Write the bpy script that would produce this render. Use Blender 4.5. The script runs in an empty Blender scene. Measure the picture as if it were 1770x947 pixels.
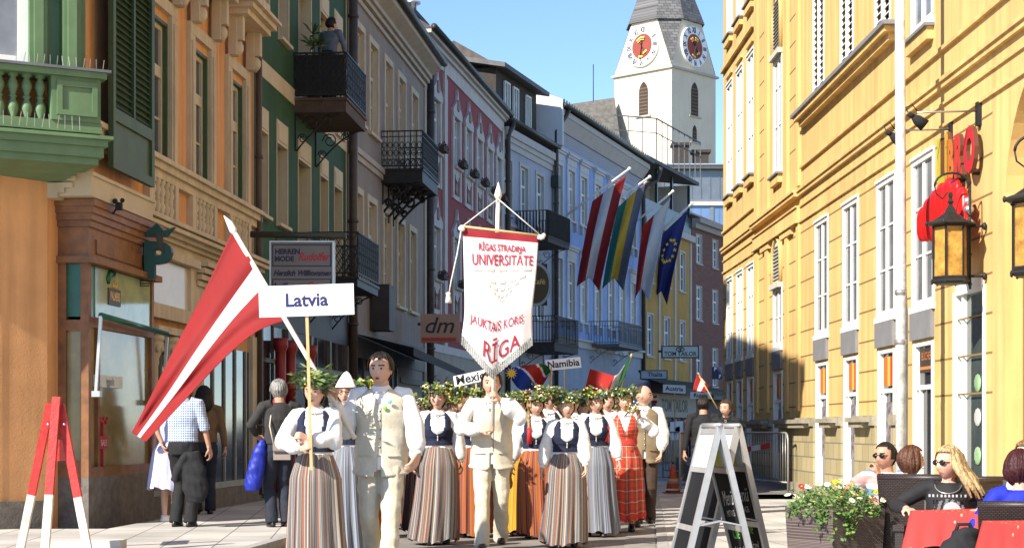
import bpy, bmesh, math, random
from mathutils import Vector, Matrix, noise
R = math.radians
SC = bpy.context.scene
COL = SC.collection
random.seed(7)

# ------------------------------------------------------------ camera, sky, sun, exposure
F, CX, HY, CH = 2900.0, 885.0, 743.0, 1.25        # focal length / principal column / horizon row of the photo, eye height
cam_data = bpy.data.cameras.new("camera")
cam = bpy.data.objects.new("camera", cam_data)
COL.objects.link(cam)
cam.location = (0, 0, CH)
cam.rotation_euler = (R(90), 0, 0)
cam_data.sensor_width = 36
cam_data.lens = F * 36 / 1770
cam_data.shift_y = (HY - 473.5) / 1770
cam_data.clip_start = 0.3
cam_data.clip_end = 4000
SC.camera = cam

SUN_AZ, SUN_EL = 44.0, 36.0          # the light travels to the right and away from the camera
sun_dir = Vector((math.sin(R(SUN_AZ)) * math.cos(R(SUN_EL)), math.cos(R(SUN_AZ)) * math.cos(R(SUN_EL)), -math.sin(R(SUN_EL))))
world = bpy.data.worlds.new("World")
SC.world = world
world.use_nodes = True
wn = world.node_tree
bg = wn.nodes["Background"]
sky = wn.nodes.new("ShaderNodeTexSky")
sky.sky_type = 'NISHITA'
sky.sun_disc = False
sky.sun_elevation = R(SUN_EL)
to_sun = -sun_dir
sky.sun_rotation = math.atan2(to_sun.x, to_sun.y)
sky.altitude = 2500
sky.air_density = 1.0
sky.dust_density = 0.0
sky.ozone_density = 4.0
wn.links.new(sky.outputs[0], bg.inputs[0])
bg.inputs[1].default_value = 0.14
sun_data = bpy.data.lights.new("sun", 'SUN')
sun_data.energy = 4.9
sun_data.angle = R(0.5)
sun_data.color = (1.0, 0.93, 0.82)
sun = bpy.data.objects.new("sun", sun_data)
COL.objects.link(sun)
sun.location = (-40, -40, 60)
sun.rotation_euler = sun_dir.to_track_quat('-Z', 'Y').to_euler()
SC.view_settings.view_transform = 'Standard'
SC.view_settings.look = 'None'
SC.view_settings.gamma = 1
SC.view_settings.use_curve_mapping = False
SC.view_settings.exposure = 0.93


def P(x, y, Y):
    """photo pixel (x, y) at the distance Y -> a point in metres"""
    return Vector(((x - CX) / F * Y, Y, CH + (HY - y) / F * Y))


# ------------------------------------------------------------ materials
MATS = {}


def M(name, col=(.5, .5, .5), rough=.75, var=.12, scale=2.5, bump=0.0, bscale=25, metal=0.0, spec=.4, streak=0.0, coat=0.0, ss=(5, 5, .35)):
    if name in MATS:
        return MATS[name]
    m = bpy.data.materials.new(name)
    m.use_nodes = True
    nt = m.node_tree
    b = nt.nodes["Principled BSDF"]
    b.inputs["Roughness"].default_value = rough
    b.inputs["Metallic"].default_value = metal
    b.inputs["Specular IOR Level"].default_value = spec
    b.inputs["Coat Weight"].default_value = coat
    tc = nt.nodes.new("ShaderNodeTexCoord")
    last = None
    if var > 0:
        n = nt.nodes.new("ShaderNodeTexNoise")
        n.inputs["Scale"].default_value = scale
        n.inputs["Detail"].default_value = 6
        n.inputs["Roughness"].default_value = .62
        nt.links.new(tc.outputs["Object"], n.inputs["Vector"])
        r = nt.nodes.new("ShaderNodeValToRGB")
        r.color_ramp.elements[0].position = .3
        r.color_ramp.elements[1].position = .72
        r.color_ramp.elements[0].color = (*[max(0, c * (1 - var)) for c in col], 1)
        r.color_ramp.elements[1].color = (*[min(1, c * (1 + var)) for c in col], 1)
        nt.links.new(n.outputs["Fac"], r.inputs[0])
        last = r.outputs[0]
        if streak > 0:
            mp = nt.nodes.new("ShaderNodeMapping")
            mp.inputs["Scale"].default_value = ss
            nt.links.new(tc.outputs["Object"], mp.inputs[0])
            n2 = nt.nodes.new("ShaderNodeTexNoise")
            n2.inputs["Scale"].default_value = 1.0
            n2.inputs["Detail"].default_value = 5
            nt.links.new(mp.outputs[0], n2.inputs["Vector"])
            r2 = nt.nodes.new("ShaderNodeValToRGB")
            r2.color_ramp.elements[0].position = .35
            r2.color_ramp.elements[1].position = .62
            r2.color_ramp.elements[0].color = (1 - streak, 1 - streak * 1.05, 1 - streak * 1.15, 1)
            r2.color_ramp.elements[1].color = (1, 1, 1, 1)
            nt.links.new(n2.outputs["Fac"], r2.inputs[0])
            mx = nt.nodes.new("ShaderNodeMix")
            mx.data_type = 'RGBA'
            mx.blend_type = 'MULTIPLY'
            mx.inputs[0].default_value = 1
            nt.links.new(last, mx.inputs[6])
            nt.links.new(r2.outputs[0], mx.inputs[7])
            last = mx.outputs[2]
        nt.links.new(last, b.inputs["Base Color"])
    else:
        b.inputs["Base Color"].default_value = (*col, 1)
    if bump > 0:
        n3 = nt.nodes.new("ShaderNodeTexNoise")
        n3.inputs["Scale"].default_value = bscale
        n3.inputs["Detail"].default_value = 5
        nt.links.new(tc.outputs["Object"], n3.inputs["Vector"])
        bp = nt.nodes.new("ShaderNodeBump")
        bp.inputs["Strength"].default_value = bump
        bp.inputs["Distance"].default_value = .02
        nt.links.new(n3.outputs["Fac"], bp.inputs["Height"])
        nt.links.new(bp.outputs[0], b.inputs["Normal"])
    MATS[name] = m
    return m


def ramp_mat(name, stops, freq, rough=.85, attr='UVMap', cross=None, axis=0):
    """woven cloth: constant colour stripes across the u coordinate (optionally crossed for a check)"""
    if name in MATS:
        return MATS[name]
    m = bpy.data.materials.new(name)
    m.use_nodes = True
    nt = m.node_tree
    b = nt.nodes["Principled BSDF"]
    b.inputs["Roughness"].default_value = rough
    b.inputs["Specular IOR Level"].default_value = .15
    uv = nt.nodes.new("ShaderNodeUVMap")
    sp = nt.nodes.new("ShaderNodeSeparateXYZ")
    nt.links.new(uv.outputs[0], sp.inputs[0])

    def stripes(sock, fr, stp):
        mu = nt.nodes.new("ShaderNodeMath")
        mu.operation = 'MULTIPLY'
        mu.inputs[1].default_value = fr
        nt.links.new(sock, mu.inputs[0])
        fc = nt.nodes.new("ShaderNodeMath")
        fc.operation = 'FRACT'
        nt.links.new(mu.outputs[0], fc.inputs[0])
        r = nt.nodes.new("ShaderNodeValToRGB")
        r.color_ramp.interpolation = 'CONSTANT'
        els = r.color_ramp.elements
        while len(els) < len(stp):
            els.new(.5)
        for e, (p, c) in zip(els, stp):
            e.position = p
            e.color = (*c, 1)
        nt.links.new(fc.outputs[0], r.inputs[0])
        return r.outputs[0]
    nz = nt.nodes.new("ShaderNodeTexNoise")
    nz.noise_dimensions = '1D'
    nz.inputs["Scale"].default_value = 60
    nt.links.new(sp.outputs[axis], nz.inputs["W"])
    ad = nt.nodes.new("ShaderNodeMath")
    ad.operation = 'MULTIPLY_ADD'
    nt.links.new(nz.outputs["Fac"], ad.inputs[0])
    ad.inputs[1].default_value = .0 if cross else .03
    nt.links.new(sp.outputs[axis], ad.inputs[2])
    out = stripes(ad.outputs[0], freq, stops)
    if cross:
        o2 = stripes(sp.outputs[1 - axis], cross[0], cross[1])
        mx = nt.nodes.new("ShaderNodeMix")
        mx.data_type = 'RGBA'
        mx.inputs[0].default_value = .5
        nt.links.new(out, mx.inputs[6])
        nt.links.new(o2, mx.inputs[7])
        out = mx.outputs[2]
    nt.links.new(out, b.inputs["Base Color"])
    MATS[name] = m
    return m


# ------------------------------------------------------------ mesh builder
class MB:
    def __init__(s):
        s.v, s.f, s.m, s.uv, s.sm = [], [], [], {}, []

    def add(s, vs, fs, mi=0, smooth=False):
        o = len(s.v)
        s.v += [tuple(v) for v in vs]
        for f in fs:
            s.f.append(tuple(i + o for i in f))
            s.m.append(mi)
            s.sm.append(smooth)
        return o

    def box(s, x0, x1, y0, y1, z0, z1, mi=0):
        s.add([(x0, y0, z0), (x1, y0, z0), (x1, y1, z0), (x0, y1, z0), (x0, y0, z1), (x1, y0, z1), (x1, y1, z1), (x0, y1, z1)],
              [(0, 3, 2, 1), (4, 5, 6, 7), (0, 1, 5, 4), (1, 2, 6, 5), (2, 3, 7, 6), (3, 0, 4, 7)], mi)

    def obox(s, c, ax, ay, az, mi=0):
        """box from a centre and three half axes"""
        c, ax, ay, az = Vector(c), Vector(ax), Vector(ay), Vector(az)
        vs = [c + i * ax + j * ay + k * az for k in (-1, 1) for (i, j) in ((-1, -1), (1, -1), (1, 1), (-1, 1))]
        s.add(vs, [(0, 3, 2, 1), (4, 5, 6, 7), (0, 1, 5, 4), (1, 2, 6, 5), (2, 3, 7, 6), (3, 0, 4, 7)], mi)

    def bar(s, a, b, w, d=None, mi=0, side=(0, 0, 1)):
        """rectangular bar between two points"""
        a, b = Vector(a), Vector(b)
        d = w if d is None else d
        t = (b - a)
        L = t.length
        t.normalize()
        x = t.cross(Vector(side))
        if x.length < 1e-4:
            x = t.cross(Vector((1, 0, 0)))
        x.normalize()
        y = x.cross(t)
        s.obox((a + b) / 2, x * w / 2, y * d / 2, t * L / 2, mi)

    def tube(s, pts, rad, n=8, mi=0, caps=True, smooth=True, flat=1.0, side=None):
        pts = [Vector(p) for p in pts]
        if not isinstance(rad, (list, tuple)):
            rad = [rad] * len(pts)
        rings = []
        px = None
        for i, p in enumerate(pts):
            t = (pts[min(i + 1, len(pts) - 1)] - pts[max(i - 1, 0)])
            if t.length < 1e-6:
                t = Vector((0, 0, 1))
            t.normalize()
            if px is None:
                ref = Vector(side) if side else (Vector((0, 1, 0)) if abs(t.y) < .9 else Vector((1, 0, 0)))
                x = (ref - t * ref.dot(t)).normalized()
            else:
                x = px - t * px.dot(t)
                x = x.normalized() if x.length > 1e-5 else t.orthogonal().normalized()
            px = x
            y = t.cross(x)
            rings.append([p + (x * math.cos(2 * math.pi * k / n) * flat + y * math.sin(2 * math.pi * k / n)) * rad[i] for k in range(n)])
        vs = [v for r in rings for v in r]
        fs = []
        for i in range(len(rings) - 1):
            for k in range(n):
                k2 = (k + 1) % n
                fs.append((i * n + k, i * n + k2, (i + 1) * n + k2, (i + 1) * n + k))
        if caps:
            fs.append(tuple(range(n - 1, -1, -1)))
            fs.append(tuple((len(rings) - 1) * n + k for k in range(n)))
        s.add(vs, fs, mi, smooth)

    def loft(s, rings, n=16, mi=0, caps=True, smooth=True, power=2.0):
        """rings: (cx, cy, cz, rx, ry)"""
        vs, fs = [], []
        for (cx, cy, cz, rx, ry) in rings:
            for k in range(n):
                a = 2 * math.pi * k / n
                c, d = math.cos(a), math.sin(a)
                e = 2 / power
                vs.append((cx + rx * math.copysign(abs(c) ** e, c), cy + ry * math.copysign(abs(d) ** e, d), cz))
        for i in range(len(rings) - 1):
            for k in range(n):
                k2 = (k + 1) % n
                fs.append((i * n + k, i * n + k2, (i + 1) * n + k2, (i + 1) * n + k))
        if caps:
            fs.append(tuple(range(n - 1, -1, -1)))
            fs.append(tuple((len(rings) - 1) * n + k for k in range(n)))
        s.add(vs, fs, mi, smooth)

    def lathe(s, prof, c=(0, 0, 0), n=12, mi=0, smooth=True):
        s.loft([(c[0], c[1], c[2] + z, max(r, .0005), max(r, .0005)) for r, z in prof], n, mi, True, smooth)

    def ball(s, c, rx, ry=None, rz=None, n=10, mi=0):
        ry = rx if ry is None else ry
        rz = rx if rz is None else rz
        k = max(4, n // 2 + 1)
        s.loft([(c[0], c[1], c[2] - rz * math.cos(math.pi * i / k), max(rx * math.sin(math.pi * i / k), 1e-4), max(ry * math.sin(math.pi * i / k), 1e-4)) for i in range(k + 1)], n, mi)

    def prism(s, poly, y0, y1, mi=0, smooth=False):
        """polygon in the x-z plane extruded along y"""
        n = len(poly)
        vs = [(x, y0, z) for x, z in poly] + [(x, y1, z) for x, z in poly]
        fs = [tuple(range(n)), tuple(range(2 * n - 1, n - 1, -1))]
        for i in range(n):
            j = (i + 1) % n
            fs.append((i, i + n, j + n, j))
        s.add(vs, fs, mi, smooth)

    def vprism(s, poly, z0, z1, mi=0):
        n = len(poly)
        vs = [(x, y, z0) for x, y in poly] + [(x, y, z1) for x, y in poly]
        fs = [tuple(range(n - 1, -1, -1)), tuple(range(n, 2 * n))]
        for i in range(n):
            j = (i + 1) % n
            fs.append((i, j, j + n, i + n))
        s.add(vs, fs, mi)

    def grid(s, fn, nu, nv, mi=0, smooth=True, wrap=False, matfn=None, keep=None):
        """fn(u, v) -> point; stores uv"""
        o = len(s.v)
        nu1 = nu if wrap else nu + 1
        for j in range(nv + 1):
            for i in range(nu1):
                s.v.append(tuple(fn(i / nu, j / nv)))
        for j in range(nv):
            for i in range(nu):
                if keep and not keep((i + .5) / nu, (j + .5) / nv):
                    continue
                i2 = (i + 1) % nu1 if wrap else i + 1
                s.uv[len(s.f)] = ((i / nu, j / nv), ((i + 1) / nu, j / nv), ((i + 1) / nu, (j + 1) / nv), (i / nu, (j + 1) / nv))
                s.f.append((o + j * nu1 + i, o + j * nu1 + i2, o + (j + 1) * nu1 + i2, o + (j + 1) * nu1 + i))
                s.m.append(matfn((i + .5) / nu, (j + .5) / nv) if matfn else mi)
                s.sm.append(smooth)

    def xform(s, mat, start=0):
        for i in range(start, len(s.v)):
            s.v[i] = tuple(mat @ Vector(s.v[i]))

    def mesh(s, name, mats):
        me = bpy.data.meshes.new(name)
        me.from_pydata(s.v, [], s.f)
        for mt in (mats if isinstance(mats, (list, tuple)) else [mats]):
            me.materials.append(mt)
        me.polygons.foreach_set("material_index", s.m)
        me.polygons.foreach_set("use_smooth", s.sm)
        if s.uv:
            l = me.uv_layers.new(name="UVMap")
            for fi, c in s.uv.items():
                for li, uvc in zip(me.polygons[fi].loop_indices, c):
                    l.data[li].uv = uvc
        me.update()
        return me

    def build(s, name, mats, parent=None, loc=None, fix=True):
        me = s.mesh(name, mats)
        if fix:
            bm = bmesh.new()
            bm.from_mesh(me)
            bmesh.ops.recalc_face_normals(bm, faces=bm.faces)
            bm.to_mesh(me)
            bm.free()
        return link(name, me, parent, loc)


def link(name, data, parent=None, loc=None):
    o = bpy.data.objects.new(name, data)
    COL.objects.link(o)
    if parent:
        o.parent = parent
    if loc is not None:
        o.location = loc
    return o


def thing(name, label, cat, loc=(0, 0, 0), rz=0, group=None):
    o = link(name, None, None, loc)
    o.rotation_euler = (0, 0, rz)
    o.empty_display_size = .2
    return tag(o, label, cat, group)


def tag(o, label, cat, group=None):
    o['label'] = label
    o['category'] = cat
    if group:
        o['group'] = group
    return o


def struct(name, mb, mats, kind='structure'):
    o = mb.build(name, mats)
    o['kind'] = kind
    return o


def copy_tree(o, parent=None, loc=None, label=None):
    c = o.copy()
    COL.objects.link(c)
    c.parent = parent
    if loc is not None:
        c.location = loc
    if label:
        c['label'] = label
    for ch in list(o.children):
        copy_tree(ch, c)
    return c


DG = None


def text_mesh(body, size=1.0, sx=1.0, bold=0.0, align='CENTER', shear=0.0):
    """flat lettering as (verts, faces) in the x-y plane, centred"""
    cu = bpy.data.curves.new("lettering", 'FONT')
    cu.body = body
    cu.size = size
    cu.align_x = align
    cu.align_y = 'CENTER'
    cu.offset = bold
    cu.shear = shear
    cu.resolution_u = 3
    o = bpy.data.objects.new("lettering", cu)
    COL.objects.link(o)
    bpy.context.view_layer.update()
    me = bpy.data.meshes.new_from_object(o.evaluated_get(bpy.context.evaluated_depsgraph_get()))
    vs = [(v.co.x * sx, v.co.y) for v in me.vertices]
    fs = [tuple(p.vertices) for p in me.polygons]
    bpy.data.objects.remove(o)
    bpy.data.meshes.remove(me)
    return vs, fs


def lettering(parent, body, size, mat, fn, sx=1.0, bold=0.0, name='lettering', shear=0.0, at=(0, 0), rot=0):
    vs, fs = text_mesh(body, size, sx, bold, shear=shear)
    c, s_ = math.cos(rot), math.sin(rot)
    mb = MB()
    mb.add([fn(c * x - s_ * y + at[0], s_ * x + c * y + at[1]) for x, y in vs], fs)
    return mb.build(name, mat, parent, fix=False)


# ------------------------------------------------------------ facades
class Fac:
    """a straight house front. Local frame: x along the front, y into the house, z up. xv, k: where the front runs to and how far off it is"""

    def __init__(s, xv, k, Ya, Yb, right=False):
        s.xv, s.k, s.right = xv, k, right
        s.t = (xv - CX) / F
        s.n = math.hypot(s.t, 1)
        s.a = k / F if right else -k / F
        s.Y0 = Yb if right else Ya
        d = Vector((s.t, 1)).normalized() * (-1 if right else 1)
        s.dir = d
        s.rz = math.atan2(d.y, d.x)
        s.org = Vector((s.a + s.t * s.Y0, s.Y0, 0))
        s.L = (Yb - Ya) * s.n
        s.out = Vector((d.y, -d.x, 0))

    def Y(s, x):
        return s.k / abs(s.xv - x)

    def u(s, x):
        return abs(s.Y(x) - s.Y0) * s.n

    def z(s, x, y):
        return CH + (HY - y) * s.Y(x) / F

    def root(s, name, label, cat='building'):
        return thing(name, label, cat, s.org, s.rz)

    def w(s, u, out, z):
        """local point -> world"""
        return s.org + Vector((s.dir.x, s.dir.y, 0)) * u + s.out * out + Vector((0, 0, z))


def wall_mesh(mb, L, H, ops, depth=.25, z0=0, mi=0, rmi=0):
    """front sheet at y=0 pierced by the openings (x0, x1, z0, z1), with reveals"""
    xs = sorted({0, L, *[round(o[0], 4) for o in ops], *[round(o[1], 4) for o in ops]})
    zs = sorted({z0, H, *[round(o[2], 4) for o in ops], *[round(o[3], 4) for o in ops]})
    xs = [x for x in xs if 0 <= x <= L]
    zs = [z for z in zs if z0 <= z <= H]
    for i in range(len(xs) - 1):
        cx = (xs[i] + xs[i + 1]) / 2
        j = 0
        while j < len(zs) - 1:
            cz = (zs[j] + zs[j + 1]) / 2
            if any(o[0] < cx < o[1] and o[2] < cz < o[3] for o in ops):
                j += 1
                continue
            mb.add([(xs[i], 0, zs[j]), (xs[i + 1], 0, zs[j]), (xs[i + 1], 0, zs[j + 1]), (xs[i], 0, zs[j + 1])], [(0, 1, 2, 3)], mi)
            j += 1
    for (a, b, c, d) in [o[:4] for o in ops]:
        a, b, c, d = max(a, 0), min(b, L), max(c, z0), min(d, H)
        for q in ([(a, 0, c), (a, depth, c), (a, depth, d), (a, 0, d)], [(b, 0, c), (b, 0, d), (b, depth, d), (b, depth, c)],
                  [(a, 0, d), (a, depth, d), (b, depth, d), (b, 0, d)], [(a, 0, c), (b, 0, c), (b, depth, c), (a, depth, c)]):
            mb.add(q, [(0, 1, 2, 3)], rmi)


def house(root, L, H, ops, mat, reveal=None, depth=.25, deep=9.0, roof=3.2, roofmat=None, over=.5, name='wall'):
    mb = MB()
    wall_mesh(mb, L, H, ops, depth, 0, 0, 1)
    # body behind the pierced front
    b = depth + .02
    mb.box(.0, L, b, deep, 0, H, 0)
    mb.add([(0, 0, 0), (0, b, 0), (0, b, H), (0, 0, H)], [(0, 1, 2, 3)], 0)
    mb.add([(L, 0, 0), (L, b, 0), (L, b, H), (L, 0, H)], [(0, 1, 2, 3)], 0)
    mb.add([(0, 0, H), (L, 0, H), (L, b, H), (0, b, H)], [(0, 1, 2, 3)], 0)
    w = mb.build(name, [mat, reveal or mat], root, fix=False)
    if roof:
        rb = MB()
        y0, ym, y1 = -over, deep * .5, deep + .3
        vs = [(-.02, y0, H + .25), (L + .02, y0, H + .25), (L + .02, ym, H + .25 + roof), (-.02, ym, H + .25 + roof), (-.02, y1, H + .25), (L + .02, y1, H + .25)]
        rb.add(vs, [(0, 1, 2, 3), (3, 2, 5, 4), (0, 3, 4), (1, 5, 2), (0, 4, 5, 1)])
        rb.build('roof', roofmat or M('roof_tile', (.09, .075, .065), .85, .35, 4, .4, 18), root)
    return w


WCACHE = {}


def put(root, key, maker, loc, name):
    """place a part (with its sub-parts) built once per key"""
    if key in WCACHE:
        return copy_tree(WCACHE[key], root, loc)
    o = maker()
    o.parent = root
    o.location = loc
    WCACHE[key] = o
    return o


def vary(m, lo=.45, hi=1.7):
    """curtains and rooms differ from pane to pane"""
    nt = m.node_tree
    b = nt.nodes["Principled BSDF"]
    src = b.inputs["Base Color"].links[0].from_socket
    oi = nt.nodes.new("ShaderNodeObjectInfo")
    mr = nt.nodes.new("ShaderNodeMapRange")
    mr.inputs[3].default_value, mr.inputs[4].default_value = lo, hi
    nt.links.new(oi.outputs["Random"], mr.inputs[0])
    mx = nt.nodes.new("ShaderNodeVectorMath")
    mx.operation = 'SCALE'
    nt.links.new(src, mx.inputs[0])
    nt.links.new(mr.outputs[0], mx.inputs["Scale"])
    nt.links.new(mx.outputs[0], b.inputs["Base Color"])
    return m


def sheer(m, f=.35):
    """thin cloth lets some light through"""
    nt = m.node_tree
    b = nt.nodes["Principled BSDF"]
    out = [n for n in nt.nodes if n.type == 'OUTPUT_MATERIAL'][0]
    tr = nt.nodes.new("ShaderNodeBsdfTranslucent")
    nt.links.new(b.inputs["Base Color"].links[0].from_socket, tr.inputs[0])
    mx = nt.nodes.new("ShaderNodeMixShader")
    mx.inputs[0].default_value = f
    nt.links.new(b.outputs[0], mx.inputs[1])
    nt.links.new(tr.outputs[0], mx.inputs[2])
    nt.links.new(mx.outputs[0], out.inputs[0])
    return m


GLASS = M('window_glass', (.045, .055, .065), .06, .25, 1.2, 0, spec=.7)
GLASS_PALE = M('curtained_glass', (.30, .32, .34), .12, .35, 1.4, 0, spec=.6)
vary(GLASS, .4, 3.0)
vary(GLASS_PALE)
WHITE = M('white_frame_paint', (.74, .73, .68), .55, .06, 3)
CREAM = M('cream_stucco', (.56, .47, .33), .8, .14, 1.6, .15, 30, streak=.18)
IRON = M('wrought_iron', (.022, .021, .02), .55, .25, 8, metal=.3)
PIPE = M('pipe_brown_paint', (.06, .045, .035), .5, .3, 4)
ZINC = M('zinc_sheet', (.17, .18, .19), .45, .2, 2, metal=.5)
# ------------------------------------------------------------ ground
def gpt(x, Y):
    return (x, Y, 0)


ASPH = M('asphalt', (.21, .195, .17), .9, .22, 1.3, .3, 60)
SLAB = bpy.data.materials.new('pavement_slabs')
SLAB.use_nodes = True
_nt = SLAB.node_tree
_b = _nt.nodes["Principled BSDF"]
_b.inputs["Roughness"].default_value = .85
_tc = _nt.nodes.new("ShaderNodeTexCoord")
_br = _nt.nodes.new("ShaderNodeTexBrick")
_br.inputs["Scale"].default_value = 1.0
_br.inputs["Brick Width"].default_value = .8
_br.inputs["Row Height"].default_value = .5
_br.inputs["Mortar Size"].default_value = .008
_br.inputs["Color1"].default_value = (.47, .45, .405, 1)
_br.inputs["Color2"].default_value = (.40, .385, .35, 1)
_br.inputs["Mortar"].default_value = (.14, .13, .115, 1)
_mp = _nt.nodes.new("ShaderNodeMapping")
_mp.inputs["Rotation"].default_value = (0, 0, R(85))
_nt.links.new(_tc.outputs["Object"], _mp.inputs[0])
_nt.links.new(_mp.outputs[0], _br.inputs["Vector"])
_no = _nt.nodes.new("ShaderNodeTexNoise")
_no.inputs["Scale"].default_value = .9
_no.inputs["Detail"].default_value = 7
_nt.links.new(_tc.outputs["Object"], _no.inputs["Vector"])
_mx = _nt.nodes.new("ShaderNodeMix")
_mx.data_type = 'RGBA'
_mx.blend_type = 'OVERLAY'
_mx.inputs[0].default_value = .6
_nt.links.new(_br.outputs[0], _mx.inputs[6])
_nt.links.new(_no.outputs["Fac"], _mx.inputs[7])
_nt.links.new(_mx.outputs[2], _b.inputs["Base Color"])

mb = MB()
mb.add([(-900, -60, 0), (900, -60, 0), (900, 2500, 0), (-900, 2500, 0)], [(0, 1, 2, 3)])
struct('ground', mb, ASPH)


def kx_left(Y):
    return -4.05 + .088 * Y


def kx_right(Y):
    return .17 + .0805 * Y


def pavement(name, edge, far, ys, mat, top=.1):
    m = MB()
    L = [(edge(y), y) for y in ys]
    Rr = [(far(y), y) for y in ys]
    n = len(ys)
    vs = [(x, y, top) for x, y in L] + [(x, y, top) for x, y in Rr] + [(x, y, 0) for x, y in L]
    fs = [(i, i + 1, n + i + 1, n + i) for i in range(n - 1)] + [(i, i + 1, 2 * n + i + 1, 2 * n + i) for i in range(n - 1)]
    m.add(vs, fs)
    return struct(name, m, mat)


def kerb(name, edge, ys, wd, top=.104):
    m = MB()
    for i in range(len(ys) - 1):
        a, b = ys[i], ys[i + 1] - .015
        xa, xb = edge(a), edge(b)
        m.vprism([(xa - wd, a), (xa + wd, a), (xb + wd, b), (xb - wd, b)], -.05, top)
    return struct(name, m, M('kerb_granite', (.34, .33, .31), .8, .25, 8, .2, 60))


pavement('left_pavement', kx_left, lambda y: -16 if y < 19.5 else -6.4 + .0852 * y, [2, 8, 14, 19.4, 19.6, 26, 32, 40, 46], SLAB)
pavement('right_pavement', kx_right, lambda y: 13 if y < 12 else 5.9 - .0145 * y, [2, 8, 11.9, 12.1, 20, 26, 34, 40.6], SLAB, .012)
kerb('kerb_stones', kx_left, [4 + i for i in range(42)], .06)
kerb('kerb_stones', kx_right, [4 + i for i in range(37)], .06, .016)
# paving strips and gutter stones across the road and a manhole
m = MB()
for i in range(46):
    Y = 6 + i * .9
    m.add([(kx_right(Y) - .42, Y, .004), (kx_right(Y) - .08, Y, .004), (kx_right(Y + .86) - .08, Y + .86, .004), (kx_right(Y + .86) - .42, Y + .86, .004)], [(0, 1, 2, 3)])
    m.add([(kx_left(Y) + .08, Y, .004), (kx_left(Y) + .42, Y, .004), (kx_left(Y + .86) + .42, Y + .86, .004), (kx_left(Y + .86) + .08, Y + .86, .004)], [(0, 1, 2, 3)])
struct('road_gutter', m, M('gutter_stone', (.24, .23, .21), .85, .3, 5, .2, 40))

# ------------------------------------------------------------ orange corner house
ORANGE = M('orange_plaster', (.68, .345, .145), .85, .16, .9, .2, 45, streak=.22)
WOOD = M('brown_wood', (.20, .085, .03), .5, .35, 6, .1, 30)
GREENP = M('sage_green_paint', (.12, .20, .095), .55, .15, 2.5, streak=.12)
DGREEN = M('dark_green_paint', (.045, .085, .035), .55, .2, 3)
STONE = M('plinth_stone', (.15, .13, .11), .85, .35, 7, .4, 40)

fo = Fac(1132, 20900, 19.9, 30.15)
ro = fo.root('corner_house', 'orange stucco corner house with cream window hoods and a green oriel bay')


def rect(f, x0, x1, yt, yb, xref=None):
    """opening (u0, u1, z0, z1) from photo columns and the rows at the near edge"""
    xr = x0 if xref is None else xref
    return (f.u(x0), f.u(x1), f.z(xr, yb), f.z(xr, yt))


ow = [rect(fo, 257, 289, 14, 268), rect(fo, 330, 359, 76, 304), rect(fo, 395, 419, 129, 339)]
OWW = sum(o[1] - o[0] for o in ow) / 3
ow = [((o[0] + o[1] - OWW) / 2, (o[0] + o[1] + OWW) / 2, 5.18, 7.24) for o in ow]
up = [(a, b, 9.5, 11.7) for a, b, c, d in ow]
first = [(.55 + i * 0, 0, 0, 0) for i in range(0)]
house(ro, fo.L, 12.9, ow + up, ORANGE, CREAM, .22, 8.5, 3)


def mk_owin():
    w, h = OWW, 2.06
    o = thing_part('window')
    m = MB()
    for x0, x1 in ((-.27, .0), (w, w + .27)):          # stucco surround
        m.box(x0, x1, -.07, .0, -.12, h + .12)
        m.box(x0 + .06, x1 - .06, -.095, -.07, -.12, h + .02)
    m.box(-.27, w + .27, -.075, 0, h + .12, h + .3)
    # bracketed hood
    for x0 in (-.26, w + .02):
        m.box(x0, x0 + .24, -.2, -.07, h + .3, h + .95)
        m.box(x0 + .05, x0 + .19, -.3, -.2, h + .55, h + .95)
        m.ball((x0 + .12, -.2, h + .42), .09, .1, .13, 8)
    m.box(-.36, w + .36, -.42, 0, h + .95, h + 1.05)
    m.box(-.42, w + .42, -.52, 0, h + 1.05, h + 1.14)
    m.box(-.47, w + .47, -.6, 0, h + 1.14, h + 1.2)
    m.build('surround', CREAM, o)
    m = MB()
    for x0, x1, z0, z1 in ((-.0, .035, 0, h), (w - .035, w, 0, h), (0.035, w - .035, h - .05, h)):
        m.box(x0, x1, .0, .1, z0, z1)
    m.build('outer_frame', DGREEN, o)
    m = MB()
    tz = h * .60
    for x0, x1, z0, z1 in ((.035, .11, 0, h - .05), (w - .11, w - .035, 0, h - .05), (.11, w - .11, h - .12, h - .05), (.11, w - .11, 0, .09),
                           (.11, w - .11, tz, tz + .17), (w / 2 - .045, w / 2 + .045, .09, tz), (w / 2 - .035, w / 2 + .035, tz + .17, h - .12)):
        m.box(x0, x1, .07, .13, z0, z1)
    for x0, x1 in ((.11, w / 2 - .045), (w / 2 + .045, w - .11)):
        m.box(x0, x1, .085, .12, tz * .5, tz * .5 + .03)
    m.box(-.03, w + .03, -.03, .1, -.05, 0)
    m.build('frame', M('cream_frame', (.48, .42, .30), .5, .1, 5), o)
    m = MB()
    m.box(.1, w - .1, .11, .115, .05, h - .08)
    m.build('pane', GLASS, o)
    return o


def thing_part(name):
    return link(name, None)


for i, (a, b, c, d) in enumerate(ow + up):
    put(ro, 'owin', mk_owin, (a, 0, c), 'window')

m = MB()
L = fo.L
m.box(0, L, -.16, 0, 4.98, 5.08)
m.box(0, L, -.22, 0, 5.08, 5.15)
m.box(0, L, -.1, 0, 4.86, 4.98)
for z, d in ((4.0, .12), (4.06, .2), (4.12, .3), (4.2, .34)):
    m.box(0, L, -d, 0, z, z + .06 if z < 4.2 else 4.26)
m.box(0, L, -.3, 0, 8.75, 8.85)
m.box(0, L, -.6, 0, 12.3, 12.55)
m.box(0, L, -.8, 0, 12.55, 12.9)
m.build('cornice', CREAM, ro)


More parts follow.
